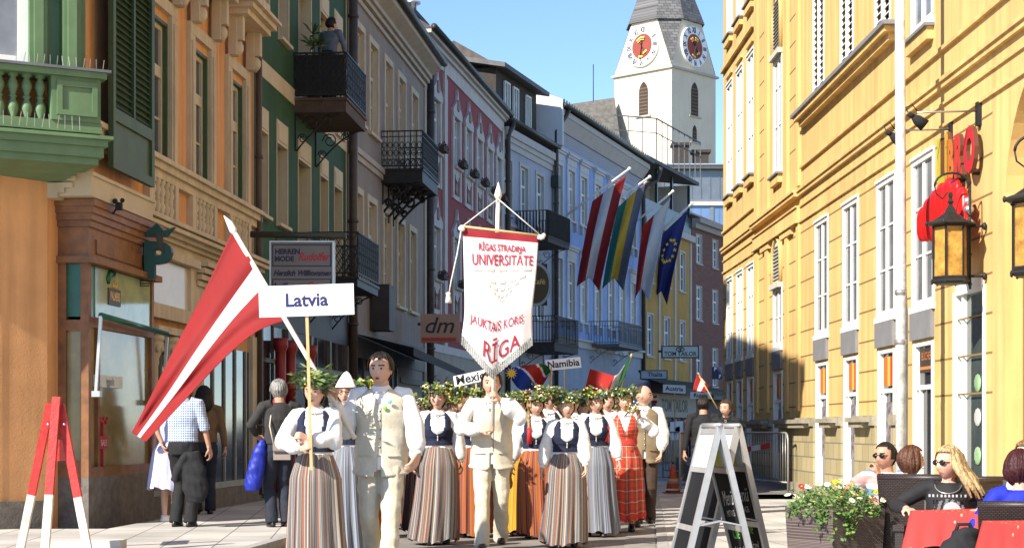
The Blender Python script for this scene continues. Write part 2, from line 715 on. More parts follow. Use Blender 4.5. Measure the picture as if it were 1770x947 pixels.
def mk_panel():
    m = MB()
    w, h = OWW + .5, .58
    m.box(0, .17, -.1, 0, 0, h)
    m.box(w - .17, w, -.1, 0, 0, h)
    m.box(.17, w - .17, -.03, 0, 0, h)
    n = 5
    for i in range(n):
        x = .17 + (w - .34) * (i + .5) / n
        m.lathe([(.02, 0), (.06, .03), (.06, .07), (.035, .1), (.062, .2), (.035, .27), (.05, .3), (.035, .33), (.062, .42), (.035, .5), (.06, .53), (.06, h)], (x, -.05, 0), 8)
    return m.build('balustrade_panel', CREAM)


for a, b, c, d in ow:
    put(ro, 'opanel', mk_panel, (a - .25, 0, 4.28), 'balustrade_panel')

# ground floor of the orange house: cream shop front with columns, beyond the wooden show case
uc0, uc1 = fo.u(222), L
m = MB()
m.box(uc0, uc0 + .5, -.1, 0, .1, 4.0)
m.box(uc0 + .5, uc1, -.06, 0, 2.9, 4.0)
m.box(uc0 + .3, uc0 + 2.9, -.16, -.06, 2.85, 3.05)
m.box(uc0 + .3, uc0 + 2.9, -.22, -.06, 3.72, 3.84)
for x0, x1, z0, z1 in ((uc0 + .55, uc0 + .72, 3.05, 3.72), (uc0 + 2.6, uc0 + 2.77, 3.05, 3.72)):
    m.box(x0, x1, -.14, -.06, z0, z1)
for i in range(4):
    m.box(uc0 + 3.2, L, -.1 - .05 * i, -.06, 3.5 + .1 * i, 3.58 + .1 * i)
m.box(uc0 + .5, uc0 + 3.2, -.28, -.06, 2.62, 2.72)
m.box(L - .5, L, -.1, 0, .1, 2.9)
m.box(uc0 + 3.1, uc0 + 3.5, -.1, 0, .1, 2.9)
m.build('shop_front', CREAM, ro)
m = MB()
m.box(uc0 + .72, uc0 + 2.6, -.09, -.065, 3.07, 3.7)
m.build('fascia_panel', M('fascia_pale', (.62, .56, .44), .3, .1, 2), ro)


def mk_col():
    m = MB()
    m.lathe([(.1, 0), (.1, .08), (.075, .12), (.07, 1.75), (.085, 1.8), (.08, 1.86), (.13, 1.98), (.15, 2.08), (.12, 2.1), (.16, 2.12), (.16, 2.2)], n=12)
    for k in range(8):
        a = k * math.pi / 4
        m.ball((.12 * math.cos(a), .12 * math.sin(a), 2.0), .04, .04, .06, 6)
    return m.build('column', CREAM)


for i in range(4):
    put(ro, 'ocol', mk_col, (uc0 + .75 + i * .72, -.12, .4), 'column')
m = MB()
m.box(uc0 + .5, L - .5, -.03, -.008, .35, 2.62)
m.build('shop_glass', M('dark_shop_glass', (.03, .03, .035), .08, .4, .8), ro)
m = MB()
for i in range(9):
    x = uc0 + .62 + i * .72
    if x < L - .5:
        m.box(x, x + .06, -.06, -.03, .35, 2.62)
m.box(uc0 + .5, L - .5, -.06, -.03, .3, .4)
m.build('shop_window_frame', M('grey_green_frame', (.24, .24, .18), .5, .15, 4), ro)
m = MB()
m.box(uc0 + .02, L, -.14, -.0, 0, .3)
m.build('plinth', STONE, ro)

# cream canopy above the wooden show case
m = MB()
u1c = 2.5
m.box(.05, u1c, -.52, 0, 4.03, 4.27)
m.box(.02, u1c + .04, -.55, 0, 4.27, 4.31)
m.build('canopy', M('canopy_cream', (.50, .42, .29), .7, .1, 2), ro)

# wooden show case
us0, us1 = fo.u(100), fo.u(219)
dp = .38
m = MB()
m.box(us0, us1, -dp, 0, .0, .68)
m.build('show_case_base', STONE, ro)
m = MB()
for z, e in ((3.62, .0), (3.7, .03), (3.78, .06), (3.86, .09), (3.94, .12)):
    m.box(us0 - e, us1 + e, -dp - e, 0, z, z + .08)
m.box(us0, us1, -dp, 0, 3.34, 3.62)
m.box(us0 - .06, us1 + .06, -dp - .1, 0, 3.26, 3.34)
m.box(us0 + .25, us1 - .2, -dp - .02, -dp, 3.4, 3.57)
zb = .68
for x0, x1 in ((us0, us0 + .1), (us1 - .1, us1)):
    m.box(x0, x1, -dp, -dp + .1, zb, 3.26)
    m.box(x0, x1, -.1, 0, zb, 3.26)
m.box(us0 + .1, us1 - .1, -dp, -dp + .1, zb, zb + .12)
m.box(us0 + .1, us1 - .1, -dp, -dp + .1, 2.5, 2.62)
m.box(us0, us0 + .08, -dp + .1, -.1, zb, zb + .2)
m.box(us0, us0 + .08, -dp + .1, -.1, 2.45, 2.58)
m.box(us0 + .35, us0 + .43, -dp, -dp + .08, zb + .12, 2.5)
m.build('show_case', WOOD, ro)
m = MB()
m.box(us0 + .05, us1 - .05, -dp + .05, -.05, zb + .02, 2.5)
m.build('show_case_glass', M('show_glass', (.27, .215, .10), .12, .6, .9, 0, spec=.35), ro)
m = MB()
m.box(us0 + .04, us1 - .1, -dp + .03, -.04, 2.62, 3.26)
sg = m.build('green_fascia', M('shop_green', (.01, .10, .06), .25, .2, 3), ro)
m = MB()
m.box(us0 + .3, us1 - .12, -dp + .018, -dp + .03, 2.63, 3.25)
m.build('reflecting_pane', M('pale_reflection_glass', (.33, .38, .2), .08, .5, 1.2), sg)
m = MB()
m.box(us0 + .76, us0 + 1.24, -dp + .004, -dp + .018, 2.82, 3.03)
pl = m.build('brand_plate', M('brand_black', (.03, .02, .01), .4, .1, 3), sg)
lettering(sg, 'PALMERS', .15, M('gilt', (.65, .42, .1), .35, .1, 3), lambda x, y: (us0 + 1.0 + x, -dp - .002, 2.93 + y), .62, .004)
m = MB()
for k, s_ in enumerate((-1, 0, 1)):
    m.prism([(us0 + 1.0 + s_ * .06 - .02, 3.05), (us0 + 1.0 + s_ * .06 + .02, 3.05), (us0 + 1.0 + s_ * .075, 3.12)], -dp, -dp + .016)
m.build('crown_mark', M('gilt'), sg)
m = MB()
m.tube([(us0 + .72, -dp + .02, 3.1), (us0 + .8, -dp + .02, 3.2), (us0 + .95, -dp + .02, 3.22)], .05, 8)
m.build('letter_mark', M('shop_green'), sg)
for (uu, z0, z1) in ((us0 - .02, 1.72, 2.62), (us1 + .08, 1.66, 2.52)):
    m = MB()
    m.bar((uu, -dp - .16, z1), (uu, -dp - .1, z0), .035)
    m.box(uu - .05, uu + .05, -dp - .16, -dp - .06, z0 - .07, z0)
    m.build('awning_arm', M('aluminium', (.48, .47, .44), .35, .1, 5, metal=.7), ro)
m = MB()
m.tube([(us0 - .02, -dp - .16, 2.63), (us1 + .08, -dp - .16, 2.56)], .035, 8)
m.build('awning_roll', M('shop_green'), ro)
m = MB()
m.box(us0 + .3, us0 + 1.3, -dp - .0, -dp + .045, 1.78, 1.93)
gs = m.build('window_sticker', M('pale_sticker', (.55, .58, .55), .5, .05, 3), ro)
lettering(gs, 'sloggi', .14, M('sticker_ink', (.05, .05, .06), .5, 0), lambda x, y: (us0 + .8 - x, -dp - .003, 1.855 + y), 1.0)
m = MB()
m.box(us0 + .4, us0 + .72, -dp - .0, -dp + .045, 1.02, 1.18)
rs = m.build('window_sticker', M('red_sticker', (.38, .03, .04), .5, .05, 3), ro)
lettering(rs, 'SALE', .11, M('pale_sticker'), lambda x, y: (us0 + .56 + x, -dp - .003, 1.09 + y), 1.0)
m = MB()
m.box(us0 + .545, us0 + .565, -dp - .0, -dp + .04, .75, 1.4)
m.tube([(us0 + .42, -dp - .004, 1.4), (us0 + .48, -dp - .004, 1.34), (us0 + .555, -dp - .004, 1.4), (us0 + .63, -dp - .004, 1.34), (us0 + .69, -dp - .004, 1.4)], .02, 6)
m.build('ribbon_motif', M('red_sticker'), rs)

# open shutter beside the oriel
sh0, sh1 = fo.u(158), fo.u(232)
m = MB()
z0, z1 = 4.6, 7.9
m.box(sh0, sh0 + .1, -.09, -.02, z0, z1)
m.box(sh1 - .12, sh1, -.09, -.02, z0, z1)
m.box(sh0 + .1, sh1 - .12, -.09, -.02, z0, z0 + .12)
m.box(sh0 + .1, sh1 - .12, -.09, -.02, z0 + .62, z0 + .78)
m.box(sh0 + .1, sh1 - .12, -.055, -.02, z0 + .12, z0 + .62)
um = (sh0 + sh1) / 2
m.box(um - .03, um + .03, -.09, -.02, z0 + .78, z1)
z = z0 + .8
while z < z1 - .05:
    m.add([(sh0 + .1, -.03, z + .06), (sh1 - .12, -.03, z + .06), (sh1 - .12, -.085, z), (sh0 + .1, -.085, z)], [(0, 1, 2, 3)])
    z += .085
m.box(sh0 + .1, sh1 - .12, -.025, -.02, z0 + .78, z1)
m.build('shutter', DGREEN, ro, (0, -.2, 0))

# chamfered corner front towards the square, with the oriel
cdir = Vector((-.75, -.66, 0)).normalized()
c0 = fo.org.copy()
ch = link('corner_front', None, ro)
ch.matrix_parent_inverse = Matrix.Identity(4)
inv = (Matrix.Translation(fo.org) @ Matrix.Rotation(fo.rz, 4, 'Z')).inverted()


def loc(p):
    return inv @ Vector(p)


m = MB()
pA = c0 + cdir * .0
pB = c0 + cdir * 3.4
pC = Vector((-17, pB.y + .35, 0))
for a, b in ((pA, pB), (pB, pC)):
    q = [loc(a), loc(b), loc(b + Vector((0, 0, 12.9))), loc(a + Vector((0, 0, 12.9)))]
    m.add(q, [(0, 1, 2, 3)])
q = [loc(p + Vector((0, 0, 12.9))) for p in (pA, pB, pC, Vector((-17, 30, 0)), Vector((pA.x, 30, 0)))]
m.add(q, [tuple(range(5))])
m.build('corner_wall', ORANGE, ro)
m = MB()
nrm = Vector((-cdir.y, cdir.x, 0))
if nrm.y > 0:
    nrm = -nrm
a, b = pA + nrm * .05, pB + nrm * .05
m.add([loc(a + Vector((0, 0, z))) for z in (0, .42)] + [loc(b + Vector((0, 0, z))) for z in (.42, 0)], [(0, 1, 2, 3)])
m.add([loc(pA + Vector((0, 0, .42))), loc(a + Vector((0, 0, .42))), loc(b + Vector((0, 0, .42))), loc(pB + Vector((0, 0, .42)))], [(0, 1, 2, 3)])
m.build('corner_plinth', STONE, ro)
m = MB()
for d_ in (.62,):
    q0, q1 = c0 + cdir * d_ + nrm * .012, c0 + cdir * (d_ + .09) + nrm * .012
    m.add([loc(q0 + Vector((0, 0, .42))), loc(q1 + Vector((0, 0, .42))), loc(q1 + Vector((0, 0, 4.0))), loc(q0 + Vector((0, 0, 4.0)))], [(0, 1, 2, 3)])
    q0, q1 = c0 + cdir * .71 + nrm * .012, c0 + cdir * 2.5 + nrm * .012
    m.add([loc(q0 + Vector((0, 0, 3.5))), loc(q1 + Vector((0, 0, 3.5))), loc(q1 + Vector((0, 0, 3.56))), loc(q0 + Vector((0, 0, 3.56)))], [(0, 1, 2, 3)])
m.build('plaster_band', M('band_grey', (.42, .40, .33), .8, .1, 4), ro)

# oriel bay: its own frame, x to the right along its front, y back
oa = Vector((-7.2, 18.02, 0))
ob = Vector((-4.74, 19.33, 0))
od = (ob - oa).normalized()
oL = (ob - oa).length
orl = link('oriel', None, ro)
orl.matrix_local = inv @ Matrix.Translation(oa) @ Matrix.Rotation(math.atan2(od.y, od.x), 4, 'Z')
zf = 4.62
m = MB()
for z, z2, e in ((4.3, 4.38, -.02), (4.38, 4.5, .03), (4.5, 4.58, .07), (4.58, 4.62, .12)):
    m.box(-1.0, oL + e, -e, 2.1, z, z2)
m.box(-1, oL + .02, .02, 2.0, zf + .04, zf + .16)
m.add([(-1, .1, 4.3), (oL - .1, .1, 4.3), (oL - .4, 1.6, 4.08), (-1, 1.6, 4.08)], [(0, 1, 2, 3)])
m.add([(oL - .1, .1, 4.3), (oL - .1, 2.0, 4.3), (oL - .4, 1.6, 4.08)], [(0, 1, 2)])
m.build('oriel_floor', GREENP, orl)
m = MB()
zr = 5.28
m.box(-1, oL + .06, -.06, .3, zr, zr + .07)
m.box(-1, oL + .1, -.1, .34, zr + .07, zr + .1, 1)
m.box(oL - .56, oL, 0, .22, zf + .16, zr)
for q in ((-.5, -.44, zf + .22, zr - .05), (-.1, -.04, zf + .22, zr - .05), (-.44, -.1, zf + .22, zf + .28), (-.44, -.1, zr - .11, zr - .05)):
    m.box(oL + q[0], oL + q[1], -.025, 0, q[2], q[3])
m.box(oL - .2, oL, .22, 1.7, zf + .16, zr)
m.build('oriel_parapet', [GREENP, ZINC], orl)


def mk_bal():
    m = MB()
    m.lathe([(.06, 0), (.06, .04), (.035, .06), (.03, .09), (.065, .2), (.06, .25), (.032, .31), (.032, .33), (.05, .345), (.032, .36), (.032, .38), (.062, .46), (.055, .5), (.03, .56), (.06, .58), (.06, .62), (.06, .68)], n=12)
    return m.build('baluster', GREENP)


b0 = None
for i in range(9):
    x = oL - .66 - i * .152
    if b0 is None:
        b0 = mk_bal()
        b0.parent = orl
    else:
        b_ = b0.copy()
        COL.objects.link(b_)
        b0_ = b_
        b_.location = (x, .12, zf + .06)
        continue
    b0.location = (oL - .66, .12, zf + .06)
m = MB()
m.box(-1, oL - .2, .3, .4, zr, 5.4)
for x in (oL - .78, oL - .4):
    m.box(x, x + .2, .12, .4, zr + .1, 8.5)
    m.box(x + .05, x + .15, .08, .12, zr + .1, 8.5)
m.box(oL - .58, oL - .4, .3, .4, zr + .1, 8.5)
m.box(oL - .2, oL - .1, .3, 1.9, zr + .1, 8.5)
m.box(-1, oL, .1, 2.0, 7.6, 8.5)
m.build('oriel_frame', GREENP, orl)
m = MB()
m.box(oL - .88, oL - .78, .2, .3, 5.42, 7.6)
m.box(-1, oL - .88, .2, .3, 5.42, 5.5)
m.box(-1, oL - .88, .2, .3, 7.4, 7.6)
wf = m.build('oriel_window_frame', M('white_frame_paint'), orl)
m = MB()
m.box(-1, oL - .86, .27, .28, 5.45, 7.5)
m.build('oriel_pane', M('net_curtain_glass', (.20, .20, .20), .05, .5, .8, 0, spec=.9), orl)
m = MB()
for i in range(26):
    x = .4 + i * .085
    m.bar((x, -.1, zf + .04), (x + random.uniform(-.02, .02), -.14, zf + .19), .006)
for i in range(14):
    x = oL - .95 + i * .075
    m.bar((x, 0, zr + .1), (x + random.uniform(-.03, .03), -.04, zr + .22), .006)
m.build('pigeon_spikes', M('steel_spike', (.6, .6, .6), .3, 0, metal=.8), orl)

# downpipe between orange and green
def downpipe(root, u, out, r, z1, z0=.1, mat=PIPE, hook=None):
    t = link('drainpipe', None, root, (u, -out, 0))
    m = MB()
    pts = [(0, 0, z0), (0, 0, z1)]
    if hook:
        pts += [tuple(Vector((0, 0, z1)) + Vector(h)) for h in hook]
    m.tube(pts, r, 10)
    m.build('pipe', mat, t)
    z = z0 + 1.2
    m = MB()
    while z < z1:
        m.lathe([(r * 1.25, 0), (r * 1.25, .06)], (0, 0, z), 10)
        z += 2.4
    m.build('pipe_clamp', mat, t)
    return t


downpipe(ro, L - .12, .12, .06, 12.2)

# ------------------------------------------------------------ green house
GREENW = M('dark_green_plaster', (.022, .075, .028), .85, .2, 1.2, .2, 45, streak=.2)
CREAM2 = M('reveal_cream', (.50, .43, .29), .75, .1, 2)
REDF = M('oxblood_frame', (.10, .03, .02), .5, .2, 5)
fg = Fac(1130, 20860, 30.2, 39.25)
rg = fg.root('terraced_house', 'dark green house with cream lintels and two iron balconies')
xs1 = [(446, 462), (478, 496), (515.4, 536), (553, 566.4), (577.4, 591)]
low = []
for i, (a, b) in enumerate(xs1):
    low.append((fg.u(a), fg.u(b), 5.2 if i < 2 else 4.35, 7.15))
upw = []
for i, (a, b) in enumerate([(447, 464), (481, 498), (516, 537), (553, 567), (578, 591)]):
    upw.append((fg.u(a), fg.u(b), 8.78 if i < 2 else 7.95, 10.72))
ops = low + upw + [(a, b, 12.0, 13.4) for a, b, c, d in upw]
house(rg, fg.L, 14.2, ops, GREENW, CREAM2, .42, 8.5, 3)
GW = .84


def mk_gwin(w, h):
    o = thing_part('window')
    m = MB()
    m.box(0, w, -.02, .1, h - .42, h)
    m.box(.06, w - .06, -.035, -.02, h - .36, h - .06)
    m.box(-.03, 0, -.015, .0, -.02, h + .03)
    m.box(w, w + .06, -.015, .0, -.02, h + .03)
    m.box(0, w, -.015, .0, h, h + .03)
    m.box(-.05, w + .05, -.1, .1, -.06, 0)
    m.build('lintel', CREAM2, o)
    m = MB()
    for x0, x1, z0, z1 in ((0, .09, 0, h - .42), (w - .09, w, 0, h - .42), (w / 2 - .05, w / 2 + .05, 0, h - .42), (.09, w - .09, h - .5, h - .42), (.09, w - .09, 0, .1), (.09, w - .09, h * .55, h * .55 + .08)):
        m.box(x0, x1, .3, .38, z0, z1)
    m.build('frame', REDF, o)
    m = MB()
    m.box(.05, w - .05, .35, .355, .05, h - .45)
    m.build('pane', GLASS, o)
    return o


for (a, b, c, d) in ops:
    w_, h_ = round((b - a) / .05) * .05, round((d - c) / .05) * .05
    put(rg, ('g', w_, h_), lambda: mk_gwin(w_, h_), ((a + b - w_) / 2, 0, c), 'window')
m = MB()
m.box(0, fg.L, -.025, 0, 7.72, 8.04)
m.box(0, fg.L, -.025, 0, 11.3, 11.55)
m.box(0, fg.L, -.5, 0, 14.0, 14.3)
m.box(fg.L - .07, fg.L, -.02, 0, 0, 14)
m.build('string_course', CREAM2, rg)

RAILMESH = M('mesh_screen', (.018, .017, .015), .8, .3, 6)


def balcony(root, u0, u1, zf, h, proj, style, slab=.14, brk=True, under=None, mat=IRON):
    """projecting balcony: slab, railing of the given style, scroll brackets"""
    o = link('balcony', None, root, (u0, 0, 0))
    w = u1 - u0
    m = MB()
    m.box(0, w, -proj, 0, zf - slab, zf)
    m.box(-.03, w + .03, -proj - .03, 0, zf - .05, zf + .01)
    m.build('balcony_slab', under or mat, o)
    m = MB()
    segs = [((0, 0), (0, -proj)), ((0, -proj), (w, -proj)), ((w, -proj), (w, 0))]
    for (a, b) in segs:
        A, B = Vector((*a, 0)), Vector((*b, 0))
        ln = (B - A).length
        up_ = Vector((0, 0, 1))
        m.bar(A + up_ * (zf + h), B + up_ * (zf + h), .05, .03)
        m.bar(A + up_ * (zf + .08), B + up_ * (zf + .08), .03, .03)
        n = max(2, round(ln / .13))
        d = (B - A) / n
        if style in ('lattice', 'screen'):
            for i in range(n):
                for (p, q) in (((i), (i + 2)), ((i + 2), (i))):
                    if max(p, q) <= n:
                        m.bar(A + d * p + up_ * (zf + .08), A + d * q + up_ * (zf + h * .54), .016)
                        m.bar(A + d * q + up_ * (zf + h * .54), A + d * p + up_ * (zf + h), .016)
            for i in range(0, n + 1, 2):
                m.bar(A + d * i + up_ * zf, A + d * i + up_ * (zf + h), .02)
        elif style == 'rings':
            m.bar(A + up_ * (zf + h - .14), B + up_ * (zf + h - .14), .03, .02)
            m.bar(A + up_ * (zf + .25), B + up_ * (zf + .25), .02, .02)
            n = max(2, round(ln / .15))
            d = (B - A) / n
            for i in range(n + 1):
                c = A + d * i
                m.bar(c + up_ * zf, c + up_ * (zf + h), .022)
                if i < n:
                    c2 = c + d * .5
                    t = d.normalized()
                    for zc, rr in ((.62, .055), (.42, .055), (.16, .05)):
                        pts = [c2 + t * rr * math.cos(k * math.pi / 5) + up_ * (zf + zc + rr * 1.4 * math.sin(k * math.pi / 5)) for k in range(11)]
                        m.tube(pts, .011, 4, caps=False)
        elif style == 'bars':
            for i in range(n + 1):
                m.bar(A + d * i + up_ * zf, A + d * i + up_ * (zf + h), .022)
            m.bar(A + up_ * (zf + h * .8), B + up_ * (zf + h * .8), .02, .02)
        elif style == 'boards':
            for i in range(n):
                m.bar(A + d * (i + .5) + up_ * (zf + .02), A + d * (i + .5) + up_ * (zf + h), d.length * .86, .025, side=d.normalized())
    m.build('railing', mat, o)
    if style == 'screen':
        m = MB()
        m.box(.03, .04, -proj + .03, 0, zf + .05, zf + h - .03)
        m.build('railing_screen', RAILMESH, o)
    if brk:
        for x in ((.12, w * .37, w * .63, w - .12) if style == 'rings' else (.12, w - .12)):
            m = MB()
            q_ = 1.25 if style == 'rings' else 1
            m.bar((x, -.02, zf - slab), (x, -.02, zf - slab - .75 * q_), .03 * q_)
            pts = [(x, -proj * .9 * (1 - t) - .03, zf - slab - .75 * t ** 1.6) for t in [i / 8 for i in range(9)]]
            m.tube(pts, .018 * q_ * q_ * q_, 5)
            for cy, cz, rr in ((-proj * .3, zf - slab - .2, .16), (-proj * .62, zf - slab - .12, .09), (-.16, zf - slab - .5, .1)):
                m.tube([(x, cy + rr * math.cos(k * .7) * (1 - k * .05), cz + rr * math.sin(k * .7) * (1 - k * .05)) for k in range(13)], .014 * q_ ** 4, 5)
            m.build('balcony_bracket', mat, o)
    return o


def u_at(f, Y):
    return (Y - f.Y0) * f.n


balcony(rg, u_at(fg, 33.5), u_at(fg, 35.75), 7.86, .9, 1.06, 'screen', .28, under=M('balcony_soffit', (.07, .045, .03), .8, .3, 5))
balcony(rg, u_at(fg, 34.8), u_at(fg, 37.4), 4.42, .92, 1.06, 'lattice', .2)
# dark shop floor with red columns
m = MB()
m.box(0, fg.L, -.05, 0, 3.2, 3.9)
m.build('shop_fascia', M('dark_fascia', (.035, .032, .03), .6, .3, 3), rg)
m = MB()
m.box(.3, fg.L - .3, -.03, -.01, .3, 3.2)
m.build('shop_glass', M('dark_shop_glass'), rg)
m = MB()
for x in (.1, 2.4, 4.6, 6.6, 8.7):
    m.box(x, x + .2, -.1, -.03, .1, 3.2)
m.box(.1, fg.L - .1, -.08, -.03, .1, .32)
for x in (.35, 1.3, 3.2, 5.4, 7.6):
    m.box(x, x + .05, -.06, -.03, .32, 3.2)
m.box(.1, fg.L - .1, -.07, -.03, 2.5, 2.58)
m.build('shop_window_frame', M('bronze_frame', (.09, .08, .06), .5, .2, 5), rg)


def mk_redcol():
    m = MB()
    m.lathe([(.13, 0), (.13, .1), (.1, .14), (.1, 1.9), (.12, 1.91), (.12, 2.0), (.1, 2.01), (.1, 2.6), (.14, 2.7), (.14, 2.85)], n=14)
    return m.build('red_column', M('red_column_paint', (.22, .012, .012), .45, .2, 4))


for x in (.9, 1.75, 3.6):
    put(rg, 'redcol', mk_redcol, (x, -.28, .1), 'red_column')
downpipe(rg, fg.L + .05, .16, .105, 13.6)

# ------------------------------------------------------------ taupe house
TAUPE = M('taupe_plaster', (.28, .23, .19), .88, .14, 1.1, .2, 45, streak=.14)
ft = Fac(1200, 23580, 39.45, 50.7)
rt = ft.root('terraced_house', 'taupe house with cream window surrounds, wide eaves and iron balcony')
uwx = [(613, 625), (636.5, 651), (661.5, 678), (686, 699), (709.5, 720.5)]
tup = [(ft.u(a) + .22, ft.u(b) - .1, 8.75, 10.95) for a, b in uwx]
tup[2] = (tup[2][0], tup[2][1], 8.1, 10.95)
lwx = [(611, 622), (634, 648.7), (659, 676), (685, 697), (706, 718)]
tlo = [(ft.u(a) + .2, ft.u(b) - .12, 4.7, 6.95) for a, b in lwx]
W_T = 1.0
tup = [((a + b - W_T) / 2, (a + b + W_T) / 2, c, d) for a, b, c, d in tup]
tlo = [((a + b - W_T) / 2, (a + b + W_T) / 2, c, d) for a, b, c, d in tlo]
house(rt, ft.L, 12.3, tup + tlo, TAUPE, CREAM, .18, 8.5, 2.6, over=.5)


def mk_std(w, h, fr, trim, sill=.06, tw=.16, transom=.62, pane=GLASS, hood=0, proud=.045, name='window', bars=2):
    o = thing_part(name)
    m = MB()
    m.box(-tw, 0, -proud, 0, -.05, h + tw)
    m.box(w, w + tw, -proud, 0, -.05, h + tw)
    m.box(0, w, -proud, 0, h, h + tw)
    m.box(-tw - .03, w + tw + .03, -proud - sill, .03, -.13, -.05)
    if hood:
        m.box(-tw, w + tw, -proud - .02, 0, h + tw, h + tw + hood * .6)
        m.box(-tw - .06, w + tw + .06, -proud - .1, 0, h + tw + hood * .6, h + tw + hood * .8)
        m.box(-tw - .1, w + tw + .1, -proud - .16, 0, h + tw + hood * .8, h + tw + hood)
    m.build('surround', trim, o)
    m = MB()
    e = .07
    tz = h * transom
    for x0, x1, z0, z1 in ((0, e, 0, h), (w - e, w, 0, h), (e, w - e, h - e, h), (e, w - e, 0, e), (e, w - e, tz, tz + .09), (w / 2 - .05, w / 2 + .05, e, tz), (w / 2 - .04, w / 2 + .04, tz + .09, h - e)):
        m.box(x0, x1, .08, .14, z0, z1)
    if bars >= 2:
        m.box(e, w / 2 - .05, .09, .13, tz * .5, tz * .5 + .03)
        m.box(w / 2 + .05, w - e, .09, .13, tz * .5, tz * .5 + .03)
    m.build('frame', fr, o)
    m = MB()
    m.box(.03, w - .03, .12, .125, .03, h - .03)
    m.build('pane', pane, o)
    return o


CREAMF = M('ivory_frame', (.50, .46, .36), .5, .1, 4)
for a, b, c, d in tup + tlo:
    h_ = round((d - c) / .05) * .05
    put(rt, ('t', h_, c > 7), lambda: mk_std(W_T, h_, CREAMF, CREAM, pane=M('shuttered_glass', (.20, .22, .24), .2, .3, 3)), (a, 0, c), 'window')
m = MB()
uA = ft.u(662)
m.box(0, uA, -.1, 0, 7.88, 8.02)
m.box(0, uA, -.05, 0, 7.74, 7.88)
for z, d_ in ((11.55, .06), (11.7, .14), (11.82, .22)):
    m.box(0, ft.L, -d_, 0, z, z + .12)
m.add([(0, -.22, 11.94), (ft.L, -.22, 11.94), (ft.L, -.5, 12.1), (0, -.5, 12.1)], [(0, 1, 2, 3)])
m.box(0, ft.L, -.5, 0, 12.1, 12.25)
m.box(ft.L - .32, ft.L, -.05, 0, 0, 11.55)
m.build('cornice', M('eaves_plaster', (.42, .36, .28), .85, .12, 2), rt)
m = MB()
m.tube([(-.1, -.57, 12.33), (ft.L + .15, -.57, 12.33)], .11, 10)
m.build('gutter', M('gutter_dark', (.035, .04, .03), .5, .3, 5), rt)
bt = balcony(rt, u_at(ft, 43.6), u_at(ft, 46.2), 8.02, .98, 1.08, 'rings', .35)
m = MB()
m.box(0, ft.L, -.04, 0, 3.0, 3.7)
m.box(0, .4, -.05, 0, 0, 3.0)
m.box(6.2, 6.6, -.05, 0, 0, 3.0)
m.box(ft.L - .5, ft.L, -.06, 0, 0, 3.0)
m.box(6.6, ft.L, -.1, 0, 2.55, 2.7)
m.box(6.6, ft.L, -.1, 0, 1.75, 1.86)
m.build('shop_front', M('shop_stone_grey', (.20, .175, .145), .8, .2, 2), rt)
m = MB()
m.box(.4, 6.2, -.03, -.008, .3, 3.0)
m.build('shop_glass', M('dark_shop_glass'), rt)
m = MB()
for x in (.45, 1.6, 2.9, 4.2, 5.4, 6.1):
    m.box(x, x + .08, -.07, -.03, .2, 3.0)
m.box(.4, 6.2, -.07, -.03, .1, .3)
m.box(.4, 6.2, -.07, -.03, 2.2, 2.28)
m.build('shop_window_frame', M('bronze_frame'), rt)
m = MB()
m.box(1.75, 2.75, -.045, -.035, 1.1, 2.1)
m.build('window_poster', M('poster_pale', (.42, .42, .44), .6, .3, 6), rt)
m = MB()
m.add([(.3, -.05, 3.55), (9.2, -.05, 3.3), (9.2, -1.5, 2.95), (.3, -1.5, 3.2)], [(0, 1, 2, 3)])
m.add([(.3, -1.5, 3.2), (9.2, -1.5, 2.95), (9.2, -1.5, 2.75), (.3, -1.5, 3.0)], [(0, 1, 2, 3)])
m.build('awning', M('black_awning', (.022, .02, .02), .8, .3, 4), rt)
m = MB()
m.box(2.6, 3.4, -.5, 0, 3.75, 4.9)
m.build('sign_box', M('dark_fascia'), rt)

# ------------------------------------------------------------ red and white house
REDW = M('raspberry_plaster', (.28, .055, .058), .88, .14, 1.1, .15, 45, streak=.12)
STUC = M('white_stucco', (.50, .46, .42), .8, .12, 2.5, .15, 30)
fr_ = Fac(1365, 32330, 51.0, 65.2)
rr_ = fr_.root('terraced_house', 'raspberry red house with white pointed stucco window frames and flower boxes')
rx = [(752.5, 0), (787.5, 0), (808, 0), (827, 0), (845, 0), (860.5, 0)]
ru = [fr_.u(x) for x, _ in rx]
W_R = .95
rup = [(u - W_R / 2, u + W_R / 2, 10.0, 11.65) for u in ru if u > .6]
rlo = [(u - W_R / 2, u + W_R / 2, 6.0, 7.6) for u in ru if u > .6]
if ru[0] <= .6:
    rup.insert(0, (.12, .12 + W_R, 10.0, 11.65))
    rlo.insert(0, (.12, .12 + W_R, 6.0, 7.6))
house(rr_, fr_.L, 13.2, rup + rlo, REDW, STUC, .18, 8.5, 3.0, over=.32)


